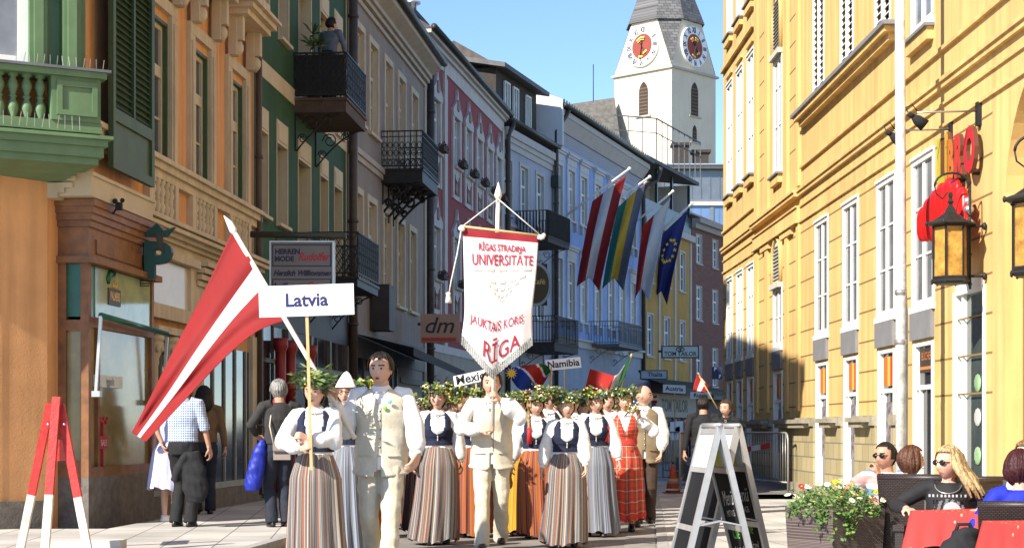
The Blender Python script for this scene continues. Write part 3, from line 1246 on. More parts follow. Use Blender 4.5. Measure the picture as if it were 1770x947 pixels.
def mk_rwin():
    w, h = W_R, 1.62
    o = thing_part('window')
    m = MB()
    t = .24
    m.box(-t, 0, -.07, 0, -1.1, h + .05)
    m.box(w, w + t, -.07, 0, -1.1, h + .05)
    m.prism([(-t, h), (w + t, h), (w + t + .06, h + .2), (w + .1, h + .32), (w * .68, h + .55), (w / 2, h + .98), (w * .32, h + .55), (-.1, h + .32), (-t - .06, h + .2)], -.09, 0)
    m.box(-.1, w + .1, -.16, 0, -.1, 0)
    m.box(0, w, -.05, 0, -.28, -.1)
    m.box(0, w, -.05, 0, -1.1, -.95)
    m.prism([(w * .2, -.28), (w * .8, -.28), (w * .7, -.42), (w * .5, -.5), (w * .3, -.42)], -.06, 0)
    m.build('surround', STUC, o)
    m = MB()
    m.prism([(w * .5 + .2 * math.cos(a) * (1 + .25 * math.cos(3 * a)), h + .42 + .2 * math.sin(a)) for a in [k * math.pi / 8 for k in range(16)]], -.13, -.09)
    m.prism([(w * .5 + .16 * math.cos(a) * (1 + .25 * math.cos(4 * a)), -.72 + .2 * math.sin(a)) for a in [k * math.pi / 8 for k in range(16)]], -.05, -.002)
    m.build('ornament', M('stucco_ornament', (.28, .22, .17), .85, .3, 12, .5, 30), o)
    m = MB()
    e = .07
    for x0, x1, z0, z1 in ((0, e, 0, h), (w - e, w, 0, h), (e, w - e, h - e, h), (e, w - e, 0, e), (e, w - e, h * .62, h * .62 + .08), (w / 2 - .045, w / 2 + .045, e, h - e)):
        m.box(x0, x1, .06, .12, z0, z1)
    m.build('frame', WHITE, o)
    m = MB()
    m.box(.03, w - .03, .1, .105, .03, h - .03)
    m.build('pane', M('net_curtain', (.30, .29, .27), .25, .3, 3), o)
    m = MB()
    m.box(.1, w - .1, -.36, -.16, -.02, .12)
    fb = m.build('flower_box', M('box_brown', (.06, .04, .03), .8, .2, 5), o)
    m = MB()
    rnd = random.Random(5)
    for k in range(80):
        c = Vector((rnd.uniform(.1, w - .1), rnd.uniform(-.36, -.16), rnd.uniform(.0, .24)))
        ax = Vector((rnd.uniform(-1, 1), rnd.uniform(-1, 1), rnd.uniform(-1, 1))).normalized() * .032
        ay = ax.orthogonal().normalized() * .028
        m.add([c - ax - ay, c + ax - ay, c + ax + ay, c - ax + ay], [(0, 1, 2, 3)], 1 if rnd.random() < .35 else 0)
    m.build('geranium', [M('leaf_dark', (.03, .06, .02), .7, .3, 9), M('geranium_red', (.30, .02, .03), .6, .2, 9)], o)
    return o


for a, b, c, d in rup + rlo:
    put(rr_, 'rwin', mk_rwin, (a, 0, c), 'window')
m = MB()
p1 = fr_.u(765)
for x0 in (p1, fr_.L - .4, .0):
    m.box(x0, x0 + .32, -.08, 0, 3.8, 12.9)
m.box(p1 + .45, p1 + .6, -.05, 0, 3.8, 12.6)
m.box(0, fr_.L, -.05, 0, 12.75, 13.2)
m.box(0, fr_.L, -.14, 0, 13.2, 13.32)
m.box(0, fr_.L, -.26, 0, 13.32, 13.44)
m.box(0, fr_.L, -.1, 0, 3.7, 3.95)
m.build('cornice', STUC, rr_)
m = MB()
m.tube([(0, -.34, 13.5), (fr_.L + .1, -.34, 13.5)], .1, 8)
m.build('gutter', M('gutter_dark'), rr_)
# ground floor arcade of the red house
m = MB()
m.box(0, fr_.L, -.07, 0, 0, 3.7)
m.build('arcade_wall', M('arcade_stucco', (.33, .28, .215), .85, .15, 1.6), rr_)


def arch_poly(w, h, n=8):
    r = w / 2
    return [(0, 0), (w, 0)] + [(r + r * math.cos(a), h - r + r * math.sin(a)) for a in [math.pi * k / n for k in range(n + 1)]]


def mk_arch():
    o = thing_part('arched_window')
    m = MB()
    pts = [(0, 0, 0)] + [(.55 + .55 * math.cos(a), 0, 1.9 + .55 * math.sin(a)) for a in [math.pi - math.pi * k / 10 for k in range(11)]] + [(1.1, 0, 0)]
    m.tube(pts, .09, 6)
    m.build('arch_moulding', M('arcade_stucco'), o)
    m = MB()
    m.prism(arch_poly(1.1, 2.45), -.03, .0)
    m.build('pane', M('dark_shop_glass'), o)
    return o


for i in range(6):
    put(rr_, 'rarch', mk_arch, (1.0 + i * 1.75, -.08, .45), 'arched_window')
downpipe(rr_, .12, .2, .13, 12.6)
t = link('chimney', None, rr_, (2.2, 1.2, 13.2))
m = MB()
m.box(-.7, 1.3, -.5, .5, 0, 1.1)
m.build('stack', M('copper_sheet', (.42, .22, .14), .5, .2, 4, metal=.3), t)
m = MB()
m.box(-.85, 1.45, -.62, .62, 1.1, 1.25)
m.build('cap', M('chimney_cap_dark', (.05, .04, .035), .8, .2, 4), t)
t = link('chimney', None, rr_, (10.4, 2.6, 13.6))
m = MB()
m.box(-.75, .75, -.5, .5, 0, 1.9)
m.box(-.85, .85, -.6, .6, 1.9, 2.05)
m.build('stack', M('pale_render', (.42, .40, .37), .85, .1, 2), t)
m = MB()
m.lathe([(.14, 2.05), (.14, 3.2), (.3, 3.21), (.3, 3.27), (.02, 3.35)], (-.35, 0, 0), 10)
m.lathe([(.16, 2.05), (.2, 2.3), (.05, 2.4)], (.3, 0, 0), 10)
m.build('flue', M('flue_steel', (.5, .5, .5), .3, .1, 5, metal=.7), t)
# ------------------------------------------------------------ lilac grey house
LILAC = M('lilac_grey_plaster', (.37, .39, .45), .88, .12, 1.1, .12, 45, streak=.1)
TRIMG = M('pale_grey_trim', (.44, .42, .39), .8, .1, 2)
fl = Fac(1800, 60730, 65.3, 71.8)
rl = fl.root('terraced_house', 'lilac grey house with a dark wooden dormer and a boarded balcony')
W_L = 1.0
lx = [877, 905, 932.5]
lu = [fl.u(x) for x in lx]
lops = [(u - W_L / 2, u + W_L / 2, z, z + 2.1) for z in (9.75, 5.9) for u in lu]
house(rl, fl.L, 13.0, lops, LILAC, TRIMG, .16, 9, 3.0, over=.25)
for a, b, c, d in lops:
    put(rl, ('l',), lambda: mk_std(W_L, 2.1, WHITE, TRIMG, tw=.14), (a, 0, c), 'window')
m = MB()
m.box(0, fl.L, -.06, 0, 12.3, 12.55)
m.box(0, fl.L, -.12, 0, 12.55, 12.75)
m.box(0, fl.L, -.2, 0, 12.75, 13.05)
m.box(0, fl.L, -.08, 0, 9.25, 9.4)
m.box(0, fl.L, -.08, 0, 3.6, 3.8)
m.box(0, fl.L, -.03, 0, .1, 3.6)
m.build('cornice', TRIMG, rl)
m = MB()
m.tube([(0, -.28, 13.35), (fl.L + .2, -.28, 13.35)], .1, 8)
m.build('gutter', M('gutter_dark'), rl)
DWOOD = M('dark_shingle', (.045, .035, .028), .85, .3, 9, .4, 25)
t = link('dormer', None, rl, (1.2, .3, 13.1))
m = MB()
m.box(-.9, 4.6, .1, 3.0, 0, 2.35)
m.build('dormer_wall', DWOOD, t)
m = MB()
m.add([(-1.3, -.4, 2.25), (4.9, -.4, 2.25), (4.9, 3.4, 3.0), (-1.3, 3.4, 3.0), (-1.3, -.4, 2.43), (4.9, -.4, 2.43), (4.9, 3.4, 3.18), (-1.3, 3.4, 3.18)], [(0, 3, 2, 1), (4, 5, 6, 7), (0, 1, 5, 4), (1, 2, 6, 5), (2, 3, 7, 6), (3, 0, 4, 7)])
m.build('dormer_roof', M('dormer_roof_grey', (.13, .125, .12), .8, .25, 3), t)
for x in (.0, 1.15, 2.9):
    w_ = link('window', None, t, (x, 0, .5))
    m = MB()
    for x0, x1, z0, z1 in ((0, .07, 0, 1.5), (.63, .7, 0, 1.5), (.07, .63, 0, .07), (.07, .63, 1.43, 1.5), (.32, .38, .07, 1.43)):
        m.box(x0, x1, .0, .08, z0, z1)
    m.build('frame', WHITE, w_)
    m = MB()
    m.box(.04, .66, .05, .07, .03, 1.46)
    m.build('pane', GLASS, w_)
downpipe(rl, .1, .16, .11, 12.6, hook=[(0, -.05, .25), (.2, -.12, .45), (.2, -.14, .7)])
balcony(rl, u_at(fl, 66.8), u_at(fl, 69.8), 8.95, 1.0, 1.35, 'boards', .25, mat=M('dark_boards', (.05, .04, .035), .8, .3, 6))
balcony(rl, u_at(fl, 67.2), u_at(fl, 70.6), 4.75, 1.05, 1.5, 'bars', .35, mat=M('dark_boards'))

# ------------------------------------------------------------ blue house
BLUEW = M('sky_blue_plaster', (.26, .38, .66), .88, .12, 1.1, .12, 45, streak=.1)
fb = Fac(1830, 62910, 71.9, 87.2)
rb = fb.root('terraced_house', 'sky blue house with white hooded windows and a deep bracketed cornice')
W_B = 1.05
bx = [965.5, 987, 1008.5, 1033, 1056, 1075, 1094]
bu = [fb.u(x) for x in bx]
bops = [(u - W_B / 2, u + W_B / 2, z, z + h) for z, h in ((10.6, 2.15), (6.2, 2.5)) for u in bu]
house(rb, fb.L, 15.0, bops, BLUEW, TRIMG, .16, 9, 3.0, over=.55, name='wall')
for a, b, c, d in bops:
    h_ = round(d - c, 2)
    put(rb, ('b', h_), lambda: mk_std(W_B, h_, WHITE, M('blue_white_trim', (.50, .50, .50), .8, .1, 2), tw=.2, hood=.5, pane=M('curtained_glass')), (a, 0, c), 'window')
m = MB()
for u in bu:
    for z in (10.3, 5.9):
        for dx in (-.6, .42):
            m.box(u + dx, u + dx + .18, -.14, 0, z - .2, z + .16)
for i in range(6):
    m.box(0, fb.L, -.03, 0, 13.72 + i * .09, 13.77 + i * .09)
m.box(0, fb.L, -.06, 0, 13.45, 13.6)
m.add([(0, -.08, 14.25), (fb.L, -.08, 14.25), (fb.L, -.42, 14.75), (0, -.42, 14.75)], [(0, 1, 2, 3)])
m.box(0, fb.L, -.46, 0, 14.75, 15.0)
m.box(0, fb.L, -.15, 0, 4.95, 5.25)
m.box(0, fb.L, -.25, 0, 5.25, 5.35)
m.box(0, .25, -.06, 0, 5.3, 13.6)
m.box(fb.L - .3, fb.L, -.06, 0, 5.3, 13.6)
m.build('cornice', TRIMG, rb)
m = MB()
m.tube([(-.1, -.6, 15.12), (fb.L + .1, -.6, 15.12)], .1, 8)
for i in range(40):
    m.box(.1 + i * fb.L / 40, .1 + i * fb.L / 40 + .1, -.5, -.45, 15.25, 15.42)
m.build('gutter', M('gutter_dark'), rb)
m = MB()
m.add([(-.18, -.5, 13.4), (-.18, 5, 13.4), (-.18, 5, 17.9), (-.18, 1.2, 16.05), (-.18, -.5, 15.35), (0, -.5, 13.4), (0, 5, 13.4), (0, 5, 17.9), (0, 1.2, 16.05), (0, -.5, 15.35)], [(0, 1, 2, 3, 4), (5, 9, 8, 7, 6), (0, 4, 9, 5), (4, 3, 8, 9), (3, 2, 7, 8)])
m.build('party_wall', M('party_wall_white', (.62, .62, .62), .85, .06, 2), rb)
downpipe(rb, -.1, .2, .1, 14.0, hook=[(.05, -.1, .25), (.5, -.3, .75), (.55, -.4, 1.0)])
m = MB()
m.box(-.32, .12, -.36, -.06, 11.6, 12.1)
m.build('rainwater_box', M('gutter_dark'), rb)
downpipe(rb, fb.L - .15, .16, .1, 13.6, hook=[(0, -.2, .35), (.5, -.6, .6), (.55, -.8, 1.3)])
balcony(rb, u_at(fb, 77.4), u_at(fb, 81.6), 5.2, 1.05, 1.45, 'bars', .12, brk=True, mat=M('grey_iron', (.12, .125, .13), .6, .2, 5))
m = MB()
m.box(0, fb.L, -.05, 0, 0, 4.95)
m.build('shop_floor_wall', M('shop_floor_blue', (.27, .31, .37), .85, .12, 1.5), rb)


def mk_barch():
    o = thing_part('arched_opening')
    m = MB()
    m.prism(arch_poly(1.0, 2.5), -.03, .0)
    m.build('pane', M('dark_shop_glass'), o)
    m = MB()
    pts = [(0, 0, 0)] + [(.5 + .5 * math.cos(a), 0, 2.0 + .5 * math.sin(a)) for a in [math.pi - math.pi * k / 8 for k in range(9)]] + [(1.0, 0, 0)]
    m.tube(pts, .08, 6)
    m.build('arch_moulding', TRIMG, o)
    return o


for i in range(5):
    put(rb, 'barch', mk_barch, (.5 + i * 1.75, -.06, .4), 'arched_opening')
m = MB()
m.box(9.6, fb.L, -.5, -.05, 3.1, 3.8)
m.build('shop_fascia', M('navy_fascia', (.03, .04, .10), .5, .15, 3), rb)

# ------------------------------------------------------------ far yellow house with the loggia
YELF = M('ochre_plaster', (.42, .255, .06), .88, .14, 1.1, .12, 45, streak=.1)
fy = Fac(2000, 77790, 87.4, 96.6)
ry = fy.root('terraced_house', 'ochre yellow house with a roofed top floor terrace')
W_Y = 1.15
yu = [fy.u(x) for x in (1123, 1152, 1179)]
yops = [(u - W_Y / 2, u + W_Y / 2, z, z + 2.15) for z in (9.1, 5.2) for u in yu]
house(ry, fy.L, 12.2, yops, YELF, TRIMG, .16, 9, None)
for a, b, c, d in yops:
    put(ry, ('y',), lambda: mk_std(W_Y, 2.15, WHITE, TRIMG, tw=.1), (a, 0, c), 'window')
m = MB()
for u in (fy.u(1137.5), fy.u(1165), fy.L - .35):
    m.box(u, u + .3, -.06, 0, 3.8, 12.0)
m.box(0, fy.L + .1, -.25, 0, 12.0, 12.35)
m.build('pilaster_trim', TRIMG, ry)
t = link('roof_terrace', None, ry, (0, 0, 12.3))
m = MB()
m.box(0, fy.L, 2.4, 9, 0, 3.0)
m.box(fy.L - .2, fy.L, .2, 2.4, 0, 3.0)
m.build('terrace_back_wall', M('terrace_cream', (.50, .47, .42), .85, .1, 2), t)
m = MB()
m.add([(-.3, -.4, 3.0), (fy.L + .3, -.4, 3.0), (fy.L + .4, 9, 4.4), (-.3, 9, 4.4), (-.3, -.4, 3.2), (fy.L + .3, -.4, 3.2), (fy.L + .4, 9, 4.6), (-.3, 9, 4.6)], [(0, 3, 2, 1), (4, 5, 6, 7), (0, 1, 5, 4), (1, 2, 6, 5), (2, 3, 7, 6), (3, 0, 4, 7)])
m.build('terrace_roof', M('dark_roof_edge', (.07, .07, .065), .7, .2, 3), t)
m = MB()
for x in (.3, 3.0, 6.0, fy.L - .15):
    m.box(x, x + .14, .05, .19, 0, 3.0)
m.box(0, fy.L, 0, .05, 0, 1.1)
m.build('terrace_parapet', M('dark_green_glass', (.03, .045, .045), .3, .2, 3), t)
m = MB()
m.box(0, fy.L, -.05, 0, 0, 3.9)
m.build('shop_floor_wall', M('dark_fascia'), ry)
m = MB()
m.add([(-.4, -.05, 4.0), (fy.L + .3, -.05, 4.0), (fy.L + .3, -2.0, 3.45), (-.4, -2.0, 3.45)], [(0, 1, 2, 3)])
m.add([(-.4, -2.0, 3.45), (fy.L + .3, -2.0, 3.45), (fy.L + .3, -2.0, 3.2), (-.4, -2.0, 3.2)], [(0, 1, 2, 3)])
m.build('awning', M('green_black_awning', (.03, .045, .035), .8, .2, 3), ry)
m = MB()
m.box(.1, fy.L - .2, -.35, -.05, 1.95, 3.2)
fs = m.build('shop_fascia', M('beige_fascia', (.36, .32, .26), .7, .15, 3), ry)
lettering(fs, 'TOM TAILOR', .95, M('fascia_ink', (.05, .045, .04), .6, .1, 3), lambda x, y: (5.1 + x, -.36, 2.55 + y), .95, .02)
m = MB()
for rr in (.4, .3):
    pts = [(.9 + rr * .8 * math.cos(a), -.37, 2.6 + rr * math.sin(a)) for a in [k * math.pi / 8 for k in range(17)]]
    m.tube(pts, .035, 5)
m.bar((.9, -.37, 2.9), (.9, -.37, 2.3), .1)
m.build('emblem', M('fascia_ink'), fs)
m = MB()
for x in (1.2, 3.4, 5.6, 7.6):
    m.box(x, x + .18, -.12, -.05, 0, 1.95)
m.build('shop_window_frame', M('ochre_frame', (.3, .24, .14), .6, .1, 4), ry)

# ------------------------------------------------------------ brick house
BRICK = bpy.data.materials.new('brick_wall')
BRICK.use_nodes = True
_nt = BRICK.node_tree
_b = _nt.nodes["Principled BSDF"]
_b.inputs["Roughness"].default_value = .9
_tc = _nt.nodes.new("ShaderNodeTexCoord")
_mp = _nt.nodes.new("ShaderNodeMapping")
_mp.inputs["Rotation"].default_value = (R(90), 0, 0)
_br = _nt.nodes.new("ShaderNodeTexBrick")
_br.inputs["Scale"].default_value = 1
_br.inputs["Brick Width"].default_value = .25
_br.inputs["Row Height"].default_value = .075
_br.inputs["Mortar Size"].default_value = .006
_br.inputs["Color1"].default_value = (.19, .075, .05, 1)
_br.inputs["Color2"].default_value = (.125, .05, .036, 1)
_br.inputs["Mortar"].default_value = (.17, .13, .11, 1)
_nt.links.new(_tc.outputs["Object"], _mp.inputs[0])
_nt.links.new(_mp.outputs[0], _br.inputs["Vector"])
_nt.links.new(_br.outputs[0], _b.inputs["Base Color"])
fk = Fac(2200, 97083, 96.7, 108)
rk = fk.root('brick_house', 'dark red brick house at the far end of the street')
W_K = 1.0
ku = [fk.u(1208), fk.u(1236), fk.u(1262)]
kops = [(u - W_K / 2, u + W_K / 2, z, z + h) for z, h in ((11.0, 1.6), (7.7, 1.9), (3.9, 2.2)) for u in ku]
house(rk, fk.L, 13.2, kops, BRICK, TRIMG, .14, 9, 2.2, over=.5)
for a, b, c, d in kops:
    h_ = round(d - c, 2)
    put(rk, ('k', h_), lambda: mk_std(W_K, h_, WHITE, TRIMG, tw=.06, proud=.02), (a, 0, c), 'window')
m = MB()
m.box(0, fk.L, -.25, 0, 12.9, 13.2)
m.box(0, fk.L, -.5, 0, 13.2, 13.45)
m.build('cornice', M('grey_eaves', (.32, .30, .27), .8, .1, 2), rk)
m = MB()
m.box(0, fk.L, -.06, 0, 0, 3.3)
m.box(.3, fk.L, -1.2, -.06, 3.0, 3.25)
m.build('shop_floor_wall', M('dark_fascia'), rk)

# houses closing the view round the bend
m = MB()
t = thing('metal_clad_house', 'grey metal clad rooftop storey with a wide blue window below the tower', 'building', (12.6, 112, 0))
m.box(-2.6, 9, 0, 8, 0, 18.6)
m.build('wall', M('standing_seam', (.20, .22, .24), .4, .15, 1.5, metal=.6), t)
m = MB()
for i in range(18):
    x = -2.5 + i * .62
    m.box(x, x + .05, -.05, 0, 12.0, 18.55)
m.build('seam_rib', M('standing_seam'), t)
m = MB()
m.box(-3.0, 9.2, -.5, 8.2, 18.6, 18.8)
m.box(-3.0, 9.2, -.5, 8.2, 18.86, 18.95, 1)
m.build('roof', [M('dark_roof_edge'), M('flue_steel')], t)
w_ = link('window', None, t, (-.9, -.12, 14.2))
m = MB()
for x0, x1, z0, z1 in ((-.1, 3.4, -.2, 0), (-.1, 0, 0, 2.4), (3.3, 3.4, 0, 2.4), (0, 3.3, 2.0, 2.4), (1.5, 1.75, 0, 2.0)):
    m.box(x0, x1, 0, .2, z0, z1)
m.build('frame', M('window_grey', (.16, .18, .2), .5, .1, 3), w_)
m = MB()
m.box(0, 3.3, .08, .1, 0, 2.0)
m.build('pane', M('sky_glass', (.12, .2, .36), .04, .2, .6, 0, spec=1.0), w_)
m = MB()
m.box(-.1, 3.4, -.1, .0, 2.0, 2.25)
m.build('blind_box', M('blind_cream', (.55, .5, .42), .6, .05, 2), w_)
for x, y_, h_ in ((-1.2, 1.5, 1.5), (.2, 2.0, 1.1), (3.6, 1.0, 1.8)):
    k = link('chimney', None, t, (x, y_, 18.9))
    m = MB()
    m.box(-.5, .5, -.5, .5, 0, h_)
    m.box(-.65, .65, -.65, .65, h_, h_ + .18)
    m.build('stack', M('dark_shingle'), k)

# railing on the roof of the blue house
t = thing('roof_railing', 'thin steel railing along the roof terrace below the tower', 'railing', (8.2, 94, 15.6))
m = MB()
pts = [(-2.6, -2, 2.9), (-.2, -1, 2.9), (2.8, 4, 2.4)]
for a, b, n in ((pts[0], pts[1], 3), (pts[1], pts[2], 8)):
    A, B = Vector(a), Vector(b)
    m.bar(A, B, .06)
    m.bar(A - Vector((0, 0, .8)), B - Vector((0, 0, .8)), .04)
    for i in range(n + 1):
        p = A.lerp(B, i / n)
        m.bar(p, p - Vector((0, 0, 2.6)), .05)
m.build('railing', M('grey_iron'), t)

# ------------------------------------------------------------ church
TW = M('tower_render', (.66, .575, .43), .88, .07, .5, .1, 30, streak=.06)
SLATE = bpy.data.materials.new('slate_shingles')
SLATE.use_nodes = True
_nt = SLATE.node_tree
_b = _nt.nodes["Principled BSDF"]
_b.inputs["Roughness"].default_value = .75
_tc = _nt.nodes.new("ShaderNodeTexCoord")
_mp = _nt.nodes.new("ShaderNodeMapping")
_mp.inputs["Rotation"].default_value = (R(90), 0, 0)
_br = _nt.nodes.new("ShaderNodeTexBrick")
_br.inputs["Brick Width"].default_value = .34
_br.inputs["Row Height"].default_value = .22
_br.inputs["Scale"].default_value = 1
_br.inputs["Mortar Size"].default_value = .02
_br.inputs["Color1"].default_value = (.155, .15, .145, 1)
_br.inputs["Color2"].default_value = (.085, .083, .082, 1)
_br.inputs["Mortar"].default_value = (.05, .05, .05, 1)
_nt.links.new(_tc.outputs["Object"], _mp.inputs[0])
_nt.links.new(_mp.outputs[0], _br.inputs["Vector"])
_nt.links.new(_br.outputs[0], _b.inputs["Base Color"])
tY = 121.0
tx = (1161 - CX) / F * tY
church = thing('church_tower', 'white church tower with two red and white clock faces and a slate spire', 'tower', (tx, tY, 0), R(47))
# local frame: the near corner is the origin, +x to the right back, +y to the left back
S = 5.35
HL = 27.35
m = MB()
m.box(0, S, 0, S, 0, HL)
m.build('shaft', TW, church)
m = MB()
e = .18
m.box(-e, S + e, -e, S + e, HL, HL + .16)
m.build('ledge', M('ledge_stone', (.42, .38, .32), .8, .1, 2), church)
TH, ins = 31.25, 1.42      # the gables narrow upwards, slate wedges at the corners
base = [(0, 0), (S, 0), (S, S), (0, S)]
b0_, t0_ = HL + .16, TH
k_ = .24
top8 = []
for i in range(4):
    a, b = Vector(base[i]), Vector(base[(i + 1) % 4])
    c_ = Vector((S / 2, S / 2))
    for f_ in (ins / S, 1 - ins / S):
        p = a.lerp(b, f_)
        top8.append(p + (c_ - p).normalized() * k_)
mg = MB()
ms = MB()
for i in range(4):
    a, b = base[i], base[(i + 1) % 4]
    p, q = top8[2 * i], top8[2 * i + 1]
    mg.add([(*a, b0_), (*b, b0_), (q.x, q.y, t0_), (p.x, p.y, t0_)], [(0, 1, 2, 3)])
    pr = top8[2 * i - 1]
    cx_ = Vector(a) + (Vector((S / 2, S / 2)) - Vector(a)) * -.012
    ms.add([(cx_.x, cx_.y, b0_ - .05), (p.x, p.y, t0_), (pr.x, pr.y, t0_)], [(0, 1, 2)])
apex = Vector((S / 2, S / 2))
o8 = [apex + (p - apex) * 1.1 for p in top8]
u8 = [apex + (p - apex) * .80 for p in top8]
for i in range(8):
    j = (i + 1) % 8
    ms.add([(o8[i].x, o8[i].y, t0_ - .1), (o8[j].x, o8[j].y, t0_ - .1), (u8[j].x, u8[j].y, t0_ + 2.0), (u8[i].x, u8[i].y, t0_ + 2.0)], [(0, 1, 2, 3)])
    ms.add([(u8[i].x, u8[i].y, t0_ + 2.0), (u8[j].x, u8[j].y, t0_ + 2.0), (apex.x, apex.y, t0_ + 12)], [(0, 1, 2)])
ms.add([(p.x, p.y, t0_ - .1) for p in o8], [tuple(range(8))])
mg.build('clock_gable', TW, church)
ms.build('spire', SLATE, church)
NUM = ['XII', 'I', 'II', 'III', 'IV', 'V', 'VI', 'VII', 'VIII', 'IX', 'X', 'XI']
CW = M('clock_white', (.78, .78, .76), .5, .03, 2)
CRED = M('clock_red', (.25, .045, .025), .6, .12, 3)
CBLK = M('clock_black', (.02, .02, .02), .5, .1, 3)
GOLD = M('gilded', (.75, .50, .12), .35, .1, 3, metal=.5)
slope = math.atan2(k_ * .87, t0_ - b0_)


def clock(face):
    o = link('clock', None, church)
    if face == 0:     # face y = 0 (right)
        o.location = (S / 2, -.01, 29.3)
        base_m = Matrix.Identity(3)
        o.rotation_euler = (-slope, 0, 0)
    else:             # face x = 0 (left)
        o.location = (-.01, S / 2, 29.3)
        o.rotation_euler = (-slope, 0, R(-90))
    yo = .05
    rr = 1.5
    d = MB()
    d.prism([(rr * math.cos(a), rr * math.sin(a)) for a in [k * math.pi / 24 for k in range(48)]], -.06, .02 + .1)
    d.build('dial', CW, o)
    d = MB()
    d.prism([(.92 * math.cos(a), .92 * math.sin(a)) for a in [k * math.pi / 20 for k in range(40)]], -.075, -.061)
    d.build('dial_centre', CRED, o)
    d = MB()
    for i, s_ in enumerate(NUM):
        ang = -i * math.pi / 6
        vs, fs = text_mesh(s_, .56, .66, .025)
        c, s2 = math.cos(ang), math.sin(ang)
        d.add([(c * x - s2 * (y + 1.2), -.068, s2 * x + c * (y + 1.2)) for x, y in vs], fs)
    d.build('numerals', CBLK, o, fix=False)
    # hands: twenty to five, with gilt ornaments on black arms
    for nm, ang, ln in (('hour_hand', R(-147), .78), ('minute_hand', R(-185) if face else R(160), 1.1)):
        d = MB()
        dx, dz = -math.sin(ang), math.cos(ang)
        yy = -.1 if nm == 'hour_hand' else -.13
        d.bar((-dx * .45, yy, -dz * .45), (dx * ln, yy, dz * ln), .09, .025, 1)
        for (q, r_) in ((ln * .72, .17), (-.62, .15), (-.45, .1)):
            for kk in (-1, 0, 1):
                d.ball((dx * q + dz * .12 * kk, yy - .012, dz * q - dx * .12 * kk), r_ * .62, .03, r_ * .62, 8, 0)
        d.build(nm, [GOLD, CBLK], o)
    return o


clock(0)
clock(1)


def gothic(w, h, n=6):
    r = w
    pts = [(-w / 2, 0), (w / 2, 0)]
    hh = h - w * .95
    pts += [(-w / 2 + w * math.cos(a), hh + w * math.sin(a) * 1.05) for a in [k * (math.pi / 3) / n for k in range(n + 1)]]
    pts += [(w / 2 - w * math.cos(a), hh + w * math.sin(a) * 1.05) for a in [(n - 1 - k) * (math.pi / 3) / n for k in range(n)]]
    return pts


for face, x, z, w, h in ((0, S / 2 + .05, 24.25, .85, 2.5), (0, S / 2 + .05, 22.35, .5, 1.25), (1, S / 2 - .1, 24.25, .85, 2.5)):
    o = link('belfry_window', None, church, (x, 0, z) if face == 0 else (0, x, z))
    if face:
        o.rotation_euler = (0, 0, R(-90))
    m = MB()
    m.prism(gothic(w + .5, h + .45), -.012, -.004)
    m.build('window_splay', TW, o)
    m = MB()
    m.prism(gothic(w, h), -.03, -.013)
    m.build('opening', M('belfry_dark', (.05, .035, .025), .8, .2, 3), o)
    m = MB()
    zz = .15
    while zz < h - .5:
        m.box(-w / 2 + .05, w / 2 - .05, -.05, -.03, zz, zz + .1)
        zz += .25
    m.build('louvre', M('louvre_wood', (.13, .08, .05), .8, .2, 4), o)
    m = MB()
    m.box(-w / 2 - .3, w / 2 + .3, -.12, 0, -.14, -.02)
    m.build('sill', M('ledge_stone'), o)
m = MB()
for i in range(14):
    zz = 14 + i * .95
    for (dx, dy) in ((.34 if i % 2 else .2, .2 if i % 2 else .34),):
        m.box(-.025, dx, -.025, dy, zz, zz + .45)
m.build('corner_quoin', TW, church)
# lightning rod, nave
m = MB()
nave = thing('church_nave', 'church nave with a steep mossy grey slate roof left of the tower', 'church', (tx - 3.6, tY - 1.5, .9), R(8))
m.box(-9, 0, 0, 9, 0, 16.5)
m.build('wall', TW, nave)
m = MB()
m.add([(-9.3, -.5, 16.3), (.3, -.5, 16.3), (.3, 4.5, 24.9), (-7.2, 4.5, 23.6), (-9.3, 9.5, 16.3), (.3, 9.5, 16.3)], [(0, 1, 2, 3), (3, 2, 5, 4), (0, 3, 4)])
m.build('roof', M('nave_slate', (.13, .12, .105), .85, .35, 3, .4, 12), nave)
m = MB()
m.box(-4.2, -3.6, 1.9, 2.3, 20.6, 21.1)
m.build('roof_window', GLASS, nave)
m = MB()
m.tube([(-1.3, 4.5, 24.5), (-1.3, 4.5, 27.3)], .035, 5)
m.build('lightning_rod', IRON, nave)
# ------------------------------------------------------------ long yellow house on the right
YELW = M('sunny_yellow_plaster', (.69, .46, .178), .88, .12, .7, .15, 45, streak=.22)
CURT = vary(M('grey_curtain_glass', (.16, .165, .17), .1, .35, 1.5, 0, spec=.6), .5, 1.5)
YELD = M('yellow_groove', (.24, .145, .05), .9, .1, 3)
GREYP = M('grey_panel', (.20, .20, .205), .7, .12, 3)
PALEST = M('pale_pilaster', (.52, .49, .41), .8, .12, 2.5)
ASHL = bpy.data.materials.new('ashlar_blocks')
ASHL.use_nodes = True
_nt = ASHL.node_tree
_b = _nt.nodes["Principled BSDF"]
_b.inputs["Roughness"].default_value = .9
_tc = _nt.nodes.new("ShaderNodeTexCoord")
_mp = _nt.nodes.new("ShaderNodeMapping")
_mp.inputs["Rotation"].default_value = (R(90), 0, 0)
_br = _nt.nodes.new("ShaderNodeTexBrick")
_br.inputs["Brick Width"].default_value = .42
_br.inputs["Row Height"].default_value = .26
_br.inputs["Scale"].default_value = 1
_br.inputs["Mortar Size"].default_value = .012
_br.inputs["Color1"].default_value = (.40, .33, .18, 1)
_br.inputs["Color2"].default_value = (.31, .255, .13, 1)
_br.inputs["Mortar"].default_value = (.18, .15, .10, 1)
_nt.links.new(_tc.outputs["Object"], _mp.inputs[0])
_nt.links.new(_mp.outputs[0], _br.inputs["Vector"])
_nt.links.new(_br.outputs[0], _b.inputs["Base Color"])

